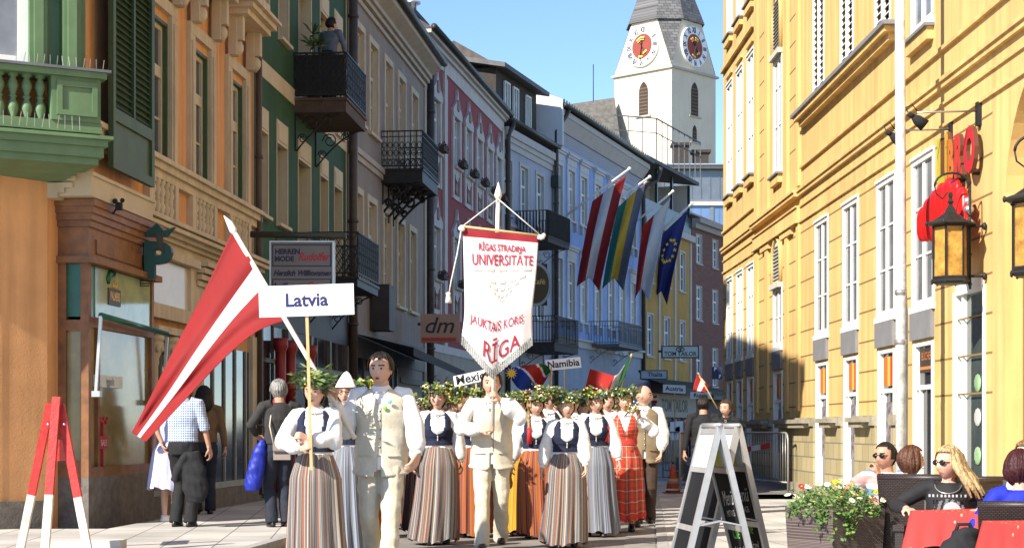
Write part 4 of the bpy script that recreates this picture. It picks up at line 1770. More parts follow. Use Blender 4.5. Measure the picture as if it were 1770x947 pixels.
fR = Fac(843, 16530, 8.0, 40.6, right=True)
rR = fR.root('long_yellow_house', 'long bright yellow house with tall narrow windows, grey panels and a stone base')


def ub(x):
    return fR.u(x)


low4 = [(1411, 1431), (1460, 1482), (1519, 1546), (1580, 1613)]
far3 = [(1257.5, 1266), (1274, 1284), (1293, 1303)]
lowops, doorops, lourops, farops = [], [], [], []
for a, b in low4:
    c = (ub(a) + ub(b)) / 2
    lowops.append((c - .5, c + .5, 2.9, 4.78))
    doorops.append((c - .46, c + .5, .25, 2.4))
cA = (ub(1337) + ub(1353)) / 2
lowA = (cA - .45, cA + .45, 2.9, 4.0)
doorA = (cA - .46, cA + .5, .25, 2.4)
upA = (cA - .42, cA + .42, 6.35, 8.5)
for a, b in far3:
    c = (ub(a) + ub(b)) / 2
    lowops.append((c - .42, c + .42, 2.9, 4.78))
    doorops.append((c - .42, c + .42, .25, 2.4))
    farops.append((c - .42, c + .42, 6.85, 9.35))
for a, b in ((1406, 1424), (1451, 1477), (1513, 1539)):
    c = (ub(a) + ub(b)) / 2
    lourops.append((c - .5, c + .5, 6.98, 9.4))
cB = (ub(1577) + ub(1613)) / 2
upB = (cB - .5, cB + .5, 6.55, 8.8)
cD = (ub(1662) + ub(1694)) / 2
shopD = (cD - .6, cD + .55, .6, 2.92)
topops = [(c - .42, c + .42, 10.6, 12.6) for c in [(o[0] + o[1]) / 2 for o in farops + lourops] + [cA, cB]]
# the arcade arch at the near end
aX0 = ub(1737)
arch_w, arch_h = 3.0, 5.16
archop = (aX0, aX0 + arch_w, 0, arch_h)
allops = lowops + doorops + [lowA, doorA, upA, upB, shopD, archop] + farops + lourops + topops
house(rR, fR.L, 13.6, allops, YELW, YELW, .2, 10, 3.2, over=.7)
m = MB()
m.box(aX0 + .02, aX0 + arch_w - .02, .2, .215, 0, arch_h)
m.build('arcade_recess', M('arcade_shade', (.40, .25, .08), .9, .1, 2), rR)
m = MB()
r_ = arch_w / 2
n = 12
sp = arch_h - r_
for sgn in (-1, 1):      # spandrels turn the opening into an arch
    poly = [(aX0 + r_ + sgn * r_, sp), (aX0 + r_ + sgn * r_, arch_h)] + [(aX0 + r_ + sgn * r_ * math.cos(a), sp + r_ * math.sin(a)) for a in [math.pi / 2 * k / n for k in range(n, -1, -1)]]
    poly = poly[:-1]
    m.prism(poly, 0.0, .198)
m.build('arch_spandrel', YELW, rR)

# grooves of the plaster blocks, string courses
m = MB()
edges = sorted([(o[0], o[1]) for o in lowops + [lowA]])
spans = []
prev = .05
for a, b in edges:
    spans.append((prev, a - .08))
    prev = b + .08
spans.append((prev, aX0 - .45))
zj = [1.68 + .45 * i for i in range(8)]
for a, b in spans:
    if b - a < .1:
        continue
    for z in zj:
        if a > ub(1690) and z < 1.6:
            continue
        m.box(a, b, -.004, .0, z - .011, z + .011)
for z in (6.45, 6.95, 7.45, 7.95, 8.45, 8.95, 9.45):
    for x0, x1 in ((1313, 1324), (1365, 1379)):
        m.box(ub(x1), ub(x0), -.004, 0, z - .011, z + .011) if ub(x1) < ub(x0) else m.box(ub(x0), ub(x1), -.004, 0, z - .011, z + .011)
m.build('plaster_groove', YELD, rR)
m = MB()
uE = aX0 - .2
uJ1, uJ2 = ub(1306), ub(1384)
for a, b, e in ((0, uJ1, 0), (uJ1, uJ2, .07), (uJ2, fR.L, 0)):
    m.box(a, b, -.06 - e, 0, 5.50, 5.57)
    m.box(a, b, -.09 - e, 0, 5.57, 5.62)
    m.box(a, b, -.03 - e, 0, 5.30, 5.33)
    m.box(a, b, -.035 - e, 0, 5.02, 5.06)
m.box(uJ2 + .1, fR.L, -.05, 0, 5.98, 6.03)
m.box(0, uJ1 - .1, -.05, 0, 5.98, 6.03)
m.box(uJ1, uJ2, -.07, -.004, 5.06, 5.30)
m.box(0, fR.L, -.25, 0, 13.0, 13.2)
m.box(0, fR.L, -.55, 0, 13.2, 13.6)
for z in (9.85,):
    m.box(0, uJ1 - .1, -.08, 0, z, z + .08)
for a, b in ((ub(1319), ub(1333)), (ub(1353), ub(1372))):
    m.box(min(a, b), max(a, b), -.07, 0, 4.9, 5.02)
m.build('string_course', YELW, rR)
# pilaster strips of the projecting bay
m = MB()
for x0, x1 in ((1307, 1312), (1325, 1330), (1360, 1364), (1380, 1384)):
    a, b = sorted((ub(x0), ub(x1)))
    for z0, z1 in ((1.6, 5.0), (5.7, 13.0)):
        m = MB()
        m.box(a, b, -.05, 0, z0, z1)
        m.build('pilaster_strip', YELW, rR)


def mk_tall(w, h, rows=(.335, .665), fr=WHITE, sill=True):
    o = thing_part('window')
    m = MB()
    m.box(-.06, 0.01, -.02, .02, -.02, h + .05)
    m.box(w - .01, w + .06, -.02, .02, -.02, h + .05)
    m.box(0.01, w - .01, -.02, .02, h - .02, h + .05)
    m.box(.01, w - .01, -.01, .02, -.02, .06)
    for x0, x1 in ((.01, .05), (w - .05, w - .01)):
        m.box(x0, x1, 0.002, .02, .06, h - .02)
    if sill:
        m.box(-.08, w + .08, -.05, .1, -.1, -.02)
        m.box(-.06, w + .06, -.045, 0, h + .05, h + .09)
    m.box(w / 2 - .05, w / 2 + .05, -.002, .02, .06, h - .02)
    for r in rows:
        m.box(.05, w - .05, .004, .019, h * r, h * r + .03)
    m.build('frame', fr, o)
    m = MB()
    m.box(.0, w, .02, .03, 0, h)
    m.build('pane', M('grey_curtain_glass', (.16, .165, .17), .1, .35, 1.5, 0, spec=.6), o)
    return o


def mk_door(w, h, poster):
    o = thing_part('shop_window')
    m = MB()
    m.box(-.02, .07, -.02, .06, -.25, h)
    m.box(w - .05, w + .02, -.02, .06, -.25, h)
    m.box(.07, w - .05, -.01, .06, h - .05, h)
    m.box(.07, w - .05, .0, .05, h - .62, h - .56)
    m.box(.22, .27, .0, .05, 0, h - .62)
    m.build('frame', WHITE, o)
    m = MB()
    m.box(.1, w, .05, .06, -.1, h)
    m.build('pane', M('dark_shop_glass'), o)
    if poster:
        m = MB()
        m.box(.16, .4, .03, .048, h - .52, h - .1, 0)
        m.box(.4, .56, .03, .048, h - .52, h - .1, 1)
        m.box(.56, w - .06, .03, .048, h - .52, h - .1, 2)
        m.build('window_banner', [M('banner_orange', (.55, .13, .03), .6, .05, 3), M('banner_yellow', (.62, .42, .05), .6, .05, 3), M('banner_red', (.5, .05, .03), .6, .05, 3)], o)
        m = MB()
        m.box(.3, w - .06, .03, .048, .55, h - .75)
        m.build('window_poster', M('poster_photo', (.22, .19, .2), .5, .9, 9), o)
    return o


for a, b, c, d in lowops:
    w_ = round(b - a, 2)
    put(rR, ('R', w_), lambda: mk_tall(w_, 1.88), (a, 0, c), 'window')
for a, b, c, d in farops:
    put(rR, 'Rf', lambda: mk_tall(.84, 2.5, (.3, .62)), (a, 0, c), 'window')
for a, b, c, d in topops:
    put(rR, 'Rt', lambda: mk_tall(.84, 2.0, (.5,)), (a, 0, c), 'window')
put(rR, 'RA', lambda: mk_tall(.9, 1.1, (.5,)), (lowA[0], 0, lowA[2]), 'window')
put(rR, 'RuA', lambda: mk_tall(.84, 2.15, (.4, .75)), (upA[0], 0, upA[2]), 'window')
put(rR, 'RuB', lambda: mk_tall(1.0, 2.25, (.5,)), (upB[0], 0, upB[2]), 'window')
for i, (a, b, c, d) in enumerate(doorops + [doorA]):
    w_ = round(b - a, 2)
    pst = i < 3 or i >= 4
    put(rR, ('Rd', w_, pst), lambda: mk_door(w_, 2.15, pst), (a, 0, c), 'shop_window')
# grey panels and pale lintels between the two windows of a bay
for a, b, c, d in lowops + [lowA]:
    m = MB()
    m.box(-.04, b - a + .04, -.05, .0, 0, .36, 0)
    put(rR, ('panel', round(b - a, 2)), lambda: m.build('grey_panel', GREYP), (a, 0, 2.44), 'grey_panel')
# arched lights over the bay of the projection
def mk_fan(w, h):
    o = thing_part('arched_light')
    m = MB()
    m.prism(arch_poly(w, h), -.02, -.001)
    m.build('louvre', M('louvre_white', (.55, .54, .50), .7, .1, 3), o)
    m = MB()
    z = .08
    while z < h - .12:
        half = w / 2 - .05 if z < h - w / 2 else math.sqrt(max(.0, (w / 2 - .03) ** 2 - (z - h + w / 2) ** 2))
        if half > .05:
            m.box(w / 2 - half, w / 2 + half, -.04, -.021, z, z + .02)
        z += .07
    m.build('slat', M('louvre_gap', (.16, .16, .15), .8, .1, 3), o)
    m = MB()
    r = w / 2
    pts = [(-.04, -.02, 0)] + [(r + (r + .04) * math.cos(a), -.02, h - r + (r + .04) * math.sin(a)) for a in [math.pi - math.pi * k / 12 for k in range(13)]] + [(w + .04, -.02, 0)]
    m.tube(pts, .05, 6)
    m.build('arch_moulding', YELW, o)
    m = MB()
    m.box(-.08, w + .08, -.1, 0, -.1, 0)
    m.build('sill', PALEST, o)
    return o


put(rR, 'fan1', lambda: mk_fan(.86, .85), (lowA[0], 0, 4.12), 'arched_light')
put(rR, 'fan2', lambda: mk_fan(.84, 1.15), (upA[0], 0, 8.65), 'arched_light')


def mk_lou():
    o = thing_part('louvred_window')
    w, h = 1.0, 2.4
    m = MB()
    for x0, x1 in ((0, .08), (w - .08, w), (w / 2 - .07, w / 2 + .07)):
        m.box(x0, x1, -.01, .03, 0, h)
    for z0, z1 in ((0, .08), (h - .08, h)):
        m.box(.08, w - .08, -.01, .03, z0, z1)
    m.build('shutter_frame', WHITE, o)
    m = MB()
    z = .1
    while z < h - .12:
        for x0, x1 in ((.08, w / 2 - .07), (w / 2 + .07, w - .08)):
            m.add([(x0, .05, z + .07), (x1, .05, z + .07), (x1, .0, z), (x0, .0, z), (x0, .058, z + .062), (x1, .058, z + .062), (x1, .008, z - .008), (x0, .008, z - .008)], [(0, 1, 2, 3), (7, 6, 5, 4)])
        z += .11
    m.build('slat', WHITE, o)
    m = MB()
    m.box(0, w, .13, .14, 0, h)
    m.build('pane', M('dark_shop_glass'), o)
    return o


for a, b, c, d in lourops:
    put(rR, 'lou', mk_lou, (a, 0, c), 'louvred_window')
def ledge(*bs):
    m = MB()
    for q in bs:
        m.box(*q)
    m.build('window_ledge', [YELW, GREYP], rR)


a, b = ub(1388), ub(1556)
ledge((a, b, -.24, 0, 6.86, 6.92, 1), (a + .1, b - .1, -.2, 0, 6.78, 6.86), (a + .2, b - .2, -.12, 0, 6.68, 6.78))
for o in farops + [upA, upB] + topops[:3]:
    ledge((o[0] - .1, o[1] + .1, -.13, 0, o[2] - .14, o[2] - .1, 1), (o[0] - .05, o[1] + .05, -.09, 0, o[2] - .3, o[2] - .14))
for o in farops:
    ledge((o[0] - .02, o[1] + .02, -.05, 0, o[3] + .22, o[3] + .28))
LEDGE = M('ledge_stone_grey', (.30, .265, .19), .85, .3, 5, .3, 30)
# stone base with ledges between the shop windows
m = MB()
ml = MB()
ed = sorted([(o[0], o[1]) for o in doorops + [doorA] if o[0] < ub(1570)])
prev = .0
for a, b in ed + [(ub(1556), 0)]:
    if a - prev > .15:
        m = MB()
        m.box(prev, a - .02, -.06, 0, .1, 1.32)
        m.build('stone_base', ASHL, rR)
        ml = MB()
        ml.box(prev - .0, a - .02, -.1, 0, 1.32, 1.47)
        if a - prev > .5:
            ml.box(prev + .12, a - .2, -.24, -.1, 1.37, 1.44)
            ml.box(prev + .2, a - .28, -.2, -.06, 1.29, 1.37)
        ml.build('stone_ledge', LEDGE, rR)
    prev = b + .02
m = MB()
m.box(0, fR.L, -.13, 0, 0, .3)
m.build('plinth', M('ledge_stone_grey'), rR)
# display window near the arch
o = link('display_window', None, rR, (shopD[0], 0, shopD[2]))
m = MB()
w_, h_ = shopD[1] - shopD[0], shopD[3] - shopD[2]
m.box(-.06, .06, -.03, .06, 0, h_)
m.box(w_ - .02, w_ + .06, -.02, .06, 0, h_)
m.box(.06, w_ - .02, -.03, .06, h_ - .05, h_ + .12)
m.box(.22, .28, .0, .05, 0, h_ - .05)
m.build('frame', WHITE, o)
m = MB()
m.box(-.05, w_, .05, .06, 0, h_)
m.build('pane', M('shop_glass_green', (.06, .075, .07), .05, .4, .9, 0, spec=.8), o)
m = MB()
for i, (z, c) in enumerate(((.35, 0), (.8, 1), (1.2, 0))):
    m.ball((.75, .04, z), .14, .02, .11, 8, c)
m.build('display_goods', [M('goods_green', (.25, .4, .2), .6, .3, 5), M('goods_pale', (.5, .5, .45), .6, .3, 5)], o)
# writing over the shop window beside the white pole
a0 = lowops[3]
o = link('window_sign', None, rR, (doorops[3][0], 0, 2.0))
m = MB()
m.box(.2, .92, .02, .029, 0, .32)
m.build('sign_board', M('sign_dark', (.05, .04, .035), .5, .1, 3), o)
lettering(o, 'BÜCHER', .15, M('sign_orange', (.6, .2, .05), .5, 0), lambda x, y: (.56 + x, .015, .21 + y), .9)
m = MB()
m.box(.24, .88, .014, .019, .04, .08)
m.build('underline', M('sign_orange'), o)
# ------------------------------------------------------------ people
SKIN = M('skin', (.56, .33, .235), .55, .1, 6, spec=.35)
SKIN_TAN = M('skin_tanned', (.47, .25, .165), .55, .1, 6, spec=.35)
LIPS = M('lips', (.46, .17, .14), .45, .05, 6)
MOUTH = M('mouth_inside', (.09, .02, .02), .6, 0)
EYEW = M('eye_white', (.42, .38, .35), .3, 0)
IRIS = M('iris', (.035, .03, .03), .2, 0)
BROWS = {}
HAIRS = {'dark': (.018, .012, .009), 'brown': (.07, .038, .018), 'blond': (.42, .27, .12), 'fair': (.24, .14, .06), 'grey': (.30, .29, .28), 'auburn': (.12, .045, .022), 'claret': (.055, .009, .012), 'pale': (.55, .40, .20)}


def hair_mat(k):
    return M('hair_' + k, HAIRS[k], .5, .4, 9, .5, 60, spec=.35, streak=.62, ss=(70, 70, 5))


LINEN = M('white_linen', (.74, .73, .71), .85, .05, 5, .25, 14)
NAVY = M('navy_wool', (.012, .016, .04), .9, .25, 9, .2, 60)
OATV = M('oat_linen', (.58, .52, .40), .9, .08, 14, .3, 22)
OATT = M('oat_trousers', (.55, .49, .37), .9, .08, 14, .3, 18)
BLACKC = M('black_cloth', (.012, .012, .014), .85, .3, 8, .2, 30)
SHOE = M('black_leather', (.015, .014, .013), .3, .2, 8)
BRASS = M('brass_button', (.55, .5, .4), .3, .1, 5, metal=.7)
_o, _g, _c, _k, _b, _r = (.30, .115, .055), (.13, .135, .14), (.40, .36, .28), (.03, .027, .027), (.085, .10, .13), (.20, .06, .035)
SK_A = ramp_mat('skirt_cream_stripes', [(0, _o), (.09, _c), (.17, _g), (.30, _c), (.36, _k), (.41, _g), (.53, _r), (.60, _c), (.68, _b), (.79, _o), (.87, _k), (.92, _g)], 22)
SK_B = ramp_mat('skirt_rust_stripes', [(0, (.31, .10, .03)), (.2, (.06, .02, .05)), (.3, (.36, .11, .04)), (.48, (.13, .03, .07)), (.6, (.33, .13, .035)), (.78, (.05, .02, .03)), (.86, (.32, .08, .03))], 15)
SK_C = ramp_mat('skirt_slate_stripes', [(0, (.13, .15, .19)), (.22, (.26, .28, .31)), (.32, (.07, .085, .12)), (.5, (.19, .21, .25)), (.66, (.35, .35, .34)), (.72, (.09, .10, .14)), (.9, (.22, .2, .19))], 20)
SK_D = ramp_mat('skirt_mustard_stripes', [(0, (.50, .26, .02)), (.35, (.36, .17, .02)), (.5, (.52, .29, .04)), (.75, (.10, .06, .02)), (.82, (.48, .25, .03))], 16)
SK_E = ramp_mat('skirt_red_check', [(0, (.55, .045, .03)), (.38, (.14, .10, .05)), (.52, (.48, .05, .03)), (.62, (.60, .52, .36)), (.68, (.50, .04, .03)), (.86, (.10, .12, .07))], 11,
                cross=(7, [(0, (.58, .05, .03)), (.35, (.16, .10, .05)), (.5, (.55, .05, .03)), (.62, (.62, .52, .38)), (.68, (.45, .04, .03)), (.86, (.18, .08, .05))]))
SK_F = ramp_mat('skirt_dark_stripes', [(0, (.05, .03, .025)), (.3, (.22, .09, .04)), (.42, (.03, .025, .03)), (.7, (.30, .16, .08)), (.78, (.04, .02, .02))], 18)
CHECK_E = ramp_mat('bodice_red_check', [(0, (.58, .05, .03)), (.5, (.2, .10, .05)), (.65, (.62, .5, .34)), (.74, (.55, .05, .03))], 9, cross=(8, [(0, (.6, .05, .03)), (.5, (.2, .1, .05)), (.65, (.6, .5, .34)), (.74, (.55, .05, .03))]))


def remesh(mb, name, mats, voxel, smooth=2, parent=None, puff=0.0, seed=0, cull=None):
    """one continuous surface from overlapping pieces"""
    me = mb.mesh(name, mats)
    o = bpy.data.objects.new(name, me)
    COL.objects.link(o)
    r = o.modifiers.new("r", 'REMESH')
    r.mode = 'VOXEL'
    r.voxel_size = voxel
    r.use_smooth_shade = True
    if smooth:
        s_ = o.modifiers.new("s", 'SMOOTH')
        s_.iterations = smooth
        s_.factor = .5
    bpy.context.view_layer.update()
    me2 = bpy.data.meshes.new_from_object(o.evaluated_get(bpy.context.evaluated_depsgraph_get()))
    me2.name = name
    bpy.data.objects.remove(o)
    bpy.data.meshes.remove(me)
    if puff:
        sd = Vector((seed * 3.1, seed * 1.7, seed))
        for v, nrm in zip(me2.vertices, [x.vector.copy() for x in me2.vertex_normals]):
            p = v.co
            n1 = noise.noise(Vector((p.x * 6 + p.z * 3, p.y * 6, p.z * 11)) + sd)
            n2 = noise.noise(Vector((p.x * 17, p.y * 17, p.z * 13 + p.x * 8)) + sd)
            v.co = p + nrm * puff * (n1 + .55 * n2)
    me2.materials.clear()
    for mt in (mats if isinstance(mats, (list, tuple)) else [mats]):
        me2.materials.append(mt)
    if cull:
        bm = bmesh.new()
        bm.from_mesh(me2)
        bmesh.ops.delete(bm, geom=[f for f in bm.faces if cull(f.calc_center_median())], context='FACES')
        bm.to_mesh(me2)
        bm.free()
    for p in me2.polygons:
        p.use_smooth = True
    return link(name, me2, parent)


def gs(x, s):
    return math.exp(-(x / s) ** 2)


def head_point(th, ph, female=False, grow=0.0):
    """th: 0 = face (-y), ph: 0 = bottom .. pi = top; metres, centre of the head"""
    cz = -math.cos(ph)
    sr = math.sin(ph)
    x = .080 * sr * math.sin(th)
    y = -.095 * sr * math.cos(th)
    z = .110 * cz
    if cz < 0:
        s_ = -cz
        x *= 1 - (.36 if female else .28) * s_ ** 1.6
        if y > 0:
            y *= 1 - .42 * s_
    else:
        x *= 1 + .03 * cz
    if y > 0:
        y *= 1.08
    if grow == 0 and y < 0:
        f = -1
        d = 0
        d += .021 * gs(x, .013) * (gs(z + .03, .02) if z < -.03 else max(0, 1 - (z + .03) / .055) if z < .025 else 0)
        d -= .010 * (gs(x - .031, .018) + gs(x + .031, .018)) * gs(z - .004, .013)
        d += .005 * gs(z - .027, .010) * gs(x, .05)
        d += .007 * gs(x, .022) * gs(z + .066, .011)
        d += .008 * gs(x, .022) * gs(z + .103, .016)
        d += .004 * (gs(x - .042, .016) + gs(x + .042, .016)) * gs(z + .03, .02)
        y += f * d
    if grow:
        y = y * (1 + grow / .095)
        x = x * (1 + grow / .075)
        z = z * (1 + grow / .119)
    return Vector((x, y, z))


def make_head(mb, T, female, mi, lod, mouth=.3, grey=None):
    """adds a head to mb (material slots mi: skin, lips, mouth, white, iris, brow)"""
    st = len(mb.v)
    nu, nv = (44, 34) if lod == 0 else (18, 14)

    def fn(u, v):
        return head_point((u - .5) * 2 * math.pi, max(.02, min(math.pi - .02, v * math.pi)), female)

    def mf(u, v):
        p = fn(u, v)
        if p.y < -.03:
            if abs(p.x) < .021 - abs(p.z + .067) * .9 and abs(p.z + .067) < .009:
                return mi[1]
            if .012 < abs(p.x) < .05 and abs(p.z - .026 + abs(abs(p.x) - .03) * .25) < .0035:
                return mi[5]
        return mi[0]
    mb.grid(fn, nu, nv, wrap=True, matfn=mf)
    for s in (-1, 1):
        if lod == 0:
            mb.ball((s * .031, -.0755, .004), .0155, .011, .0085, 8, mi[3])
            mb.ball((s * .030, -.0845, .004), .0075, .006, .0078, 6, mi[4])
            mb.ball((s * .031, -.078, .0125), .019, .012, .0045, 8, mi[0])
        else:
            mb.ball((s * .031, -.078, .004), .013, .009, .007, 6, mi[4])
        mb.ball((s * .074, .008, -.012), .010, .02, .03, 8 if lod == 0 else 5, mi[0])
    if mouth > 0:
        mb.ball((0, -.094, -.067), (.011 + .003 * mouth), .007, .002 + .008 * mouth, 8, mi[2])
    for i in range(st, len(mb.v)):
        mb.v[i] = tuple(T @ Vector(mb.v[i]))


def arm_ik(sh, hd, l1, l2, hint):
    d = hd - sh
    L = d.length
    mx = (l1 + l2) * .998
    if L > mx:
        hd = sh + d * (mx / L)
        d = hd - sh
        L = mx
    a = (l1 * l1 - l2 * l2 + L * L) / (2 * L)
    h = math.sqrt(max(0, l1 * l1 - a * a))
    n = d.normalized()
    hv = Vector(hint)
    hv = hv - n * hv.dot(n)
    if hv.length < 1e-4:
        hv = Vector((0, 1, 0))
    hv.normalize()
    return sh + n * a + hv * h, hd


def add_hand(mb, wrist, fwd, palm, k=1.0, curl=.5, mi=0, n=6, thumb=None, side=1):
    """five separate fingers; fwd: towards the knuckles, palm: the way the palm faces"""
    f = Vector(fwd).normalized()
    p = Vector(palm)
    p = (p - f * p.dot(f)).normalized()
    s = f.cross(p) * side          # towards the thumb
    mb.tube([wrist - f * .03 * k, wrist + f * .02 * k, wrist + f * .06 * k, wrist + f * .088 * k], [.024 * k, .032 * k, .037 * k, .034 * k], 8, mi, True, True, flat=1.0) if False else None
    # palm: a flat block of four metacarpal tubes
    for i in range(4):
        off = (i - 1.5) * .0185 * k
        mb.tube([wrist - s * off * .6 - f * .01 * k, wrist - s * off + f * .085 * k], [.016 * k, .0125 * k], n, mi)
        ln = (.072, .082, .076, .06)[i] * k
        b = wrist - s * off + f * .085 * k
        pts = [b]
        ang = 0
        for j, fr in enumerate((.45, .32, .23)):
            ang += curl * (.9, 1.2, .8)[j]
            dvec = f * math.cos(ang) + p * math.sin(ang)
            pts.append(pts[-1] + dvec * ln * fr)
        mb.tube(pts, [.0108 * k, .0100 * k, .0092 * k, .0078 * k], n, mi)
    b = wrist + s * .02 * k + f * .022 * k
    t1 = b + (s * .75 + f * .55 + p * .35).normalized() * .034 * k
    t2 = t1 + (f * .75 + p * (.2 + .6 * curl) + s * .25 * (1 - curl)).normalized() * .032 * k
    t3 = t2 + (f * .7 + p * (.4 + .7 * curl) - s * .25).normalized() * .026 * k
    mb.tube([b - f * .01 * k, b, t1, t2, t3], [.014 * k, .015 * k, .0125 * k, .011 * k, .009 * k], n, mi)


def wreath_mesh(k, rnd, style, lod):
    mb = MB()
    n = 260 if lod == 0 else 90
    leafc = 3
    spread = {'lush': .052, 'wild': .075, 'thin': .03, 'yellow': .04, 'mixed': .048}[style]
    for i in range(n):
        a = rnd.uniform(0, 2 * math.pi)
        tl = rnd.gauss(0, 1)
        rr = .108 + rnd.gauss(0, 1) * spread * .55
        c = Vector((rr * math.sin(a) * .96, -rr * math.cos(a) * 1.1, .012 * math.cos(a) + rnd.gauss(0, .55) * spread))
        out = Vector((math.sin(a), -math.cos(a), rnd.uniform(-.5, .9))).normalized()
        side = Vector((math.cos(a) + rnd.uniform(-.5, .5), math.sin(a) + rnd.uniform(-.5, .5), rnd.uniform(-.6, .6))).normalized()
        ln, wd = (rnd.uniform(.035, .06), rnd.uniform(.009, .016))
        if style == 'wild':
            ln, wd = rnd.uniform(.05, .10), rnd.uniform(.006, .012)
        if lod:
            ln *= 1.3
            wd *= 1.6
        d = (side * .8 + out * rnd.uniform(.2, 1.1)).normalized()
        w = d.cross(out)
        w = w.normalized() * wd if w.length > 1e-3 else Vector((0, 0, wd))
        q = rnd.random()
        mi = 0 if q < .42 else (1 if q < .8 else 2)
        mb.add([c, c + d * ln * .5 + w, c + d * ln, c + d * ln * .5 - w], [(0, 1, 2, 3)], mi, True)
    fl = {'lush': 26, 'wild': 10, 'thin': 20, 'yellow': 60, 'mixed': 44}[style]
    for i in range(fl if lod == 0 else fl // 2):
        a = rnd.uniform(0, 2 * math.pi)
        rr = .132 + rnd.uniform(-.01, .02)
        c = Vector((rr * math.sin(a) * .96, -rr * math.cos(a) * 1.08, rnd.uniform(-.03, .055)))
        q = rnd.random()
        if style == 'yellow':
            mi = 3
        elif style == 'mixed':
            mi = 3 if q < .4 else (5 if q < .75 else 4)
        else:
            mi = 3 if q < .5 else (4 if q < .85 else 5)
        mb.ball(c, rnd.uniform(.009, .02), None, rnd.uniform(.007, .014), 6, mi)
    pts = [(.106 * math.sin(t), -.118 * math.cos(t), .01 * math.cos(t)) for t in [2 * math.pi * j / 20 for j in range(21)]]
    mb.tube(pts, .022, 6, 1)
    return mb


WMATS = None


def wreath_mats():
    return [M('wreath_leaf', (.085, .14, .03), .6, .4, 25), M('wreath_leaf_deep', (.04, .075, .02), .65, .4, 25), M('wreath_leaf_pale', (.2, .26, .08), .6, .3, 25),
            M('buttercup', (.65, .45, .02), .6, .15, 20), M('daisy_white', (.7, .68, .62), .6, .1, 20), M('clover_mauve', (.30, .13, .28), .6, .3, 20)]


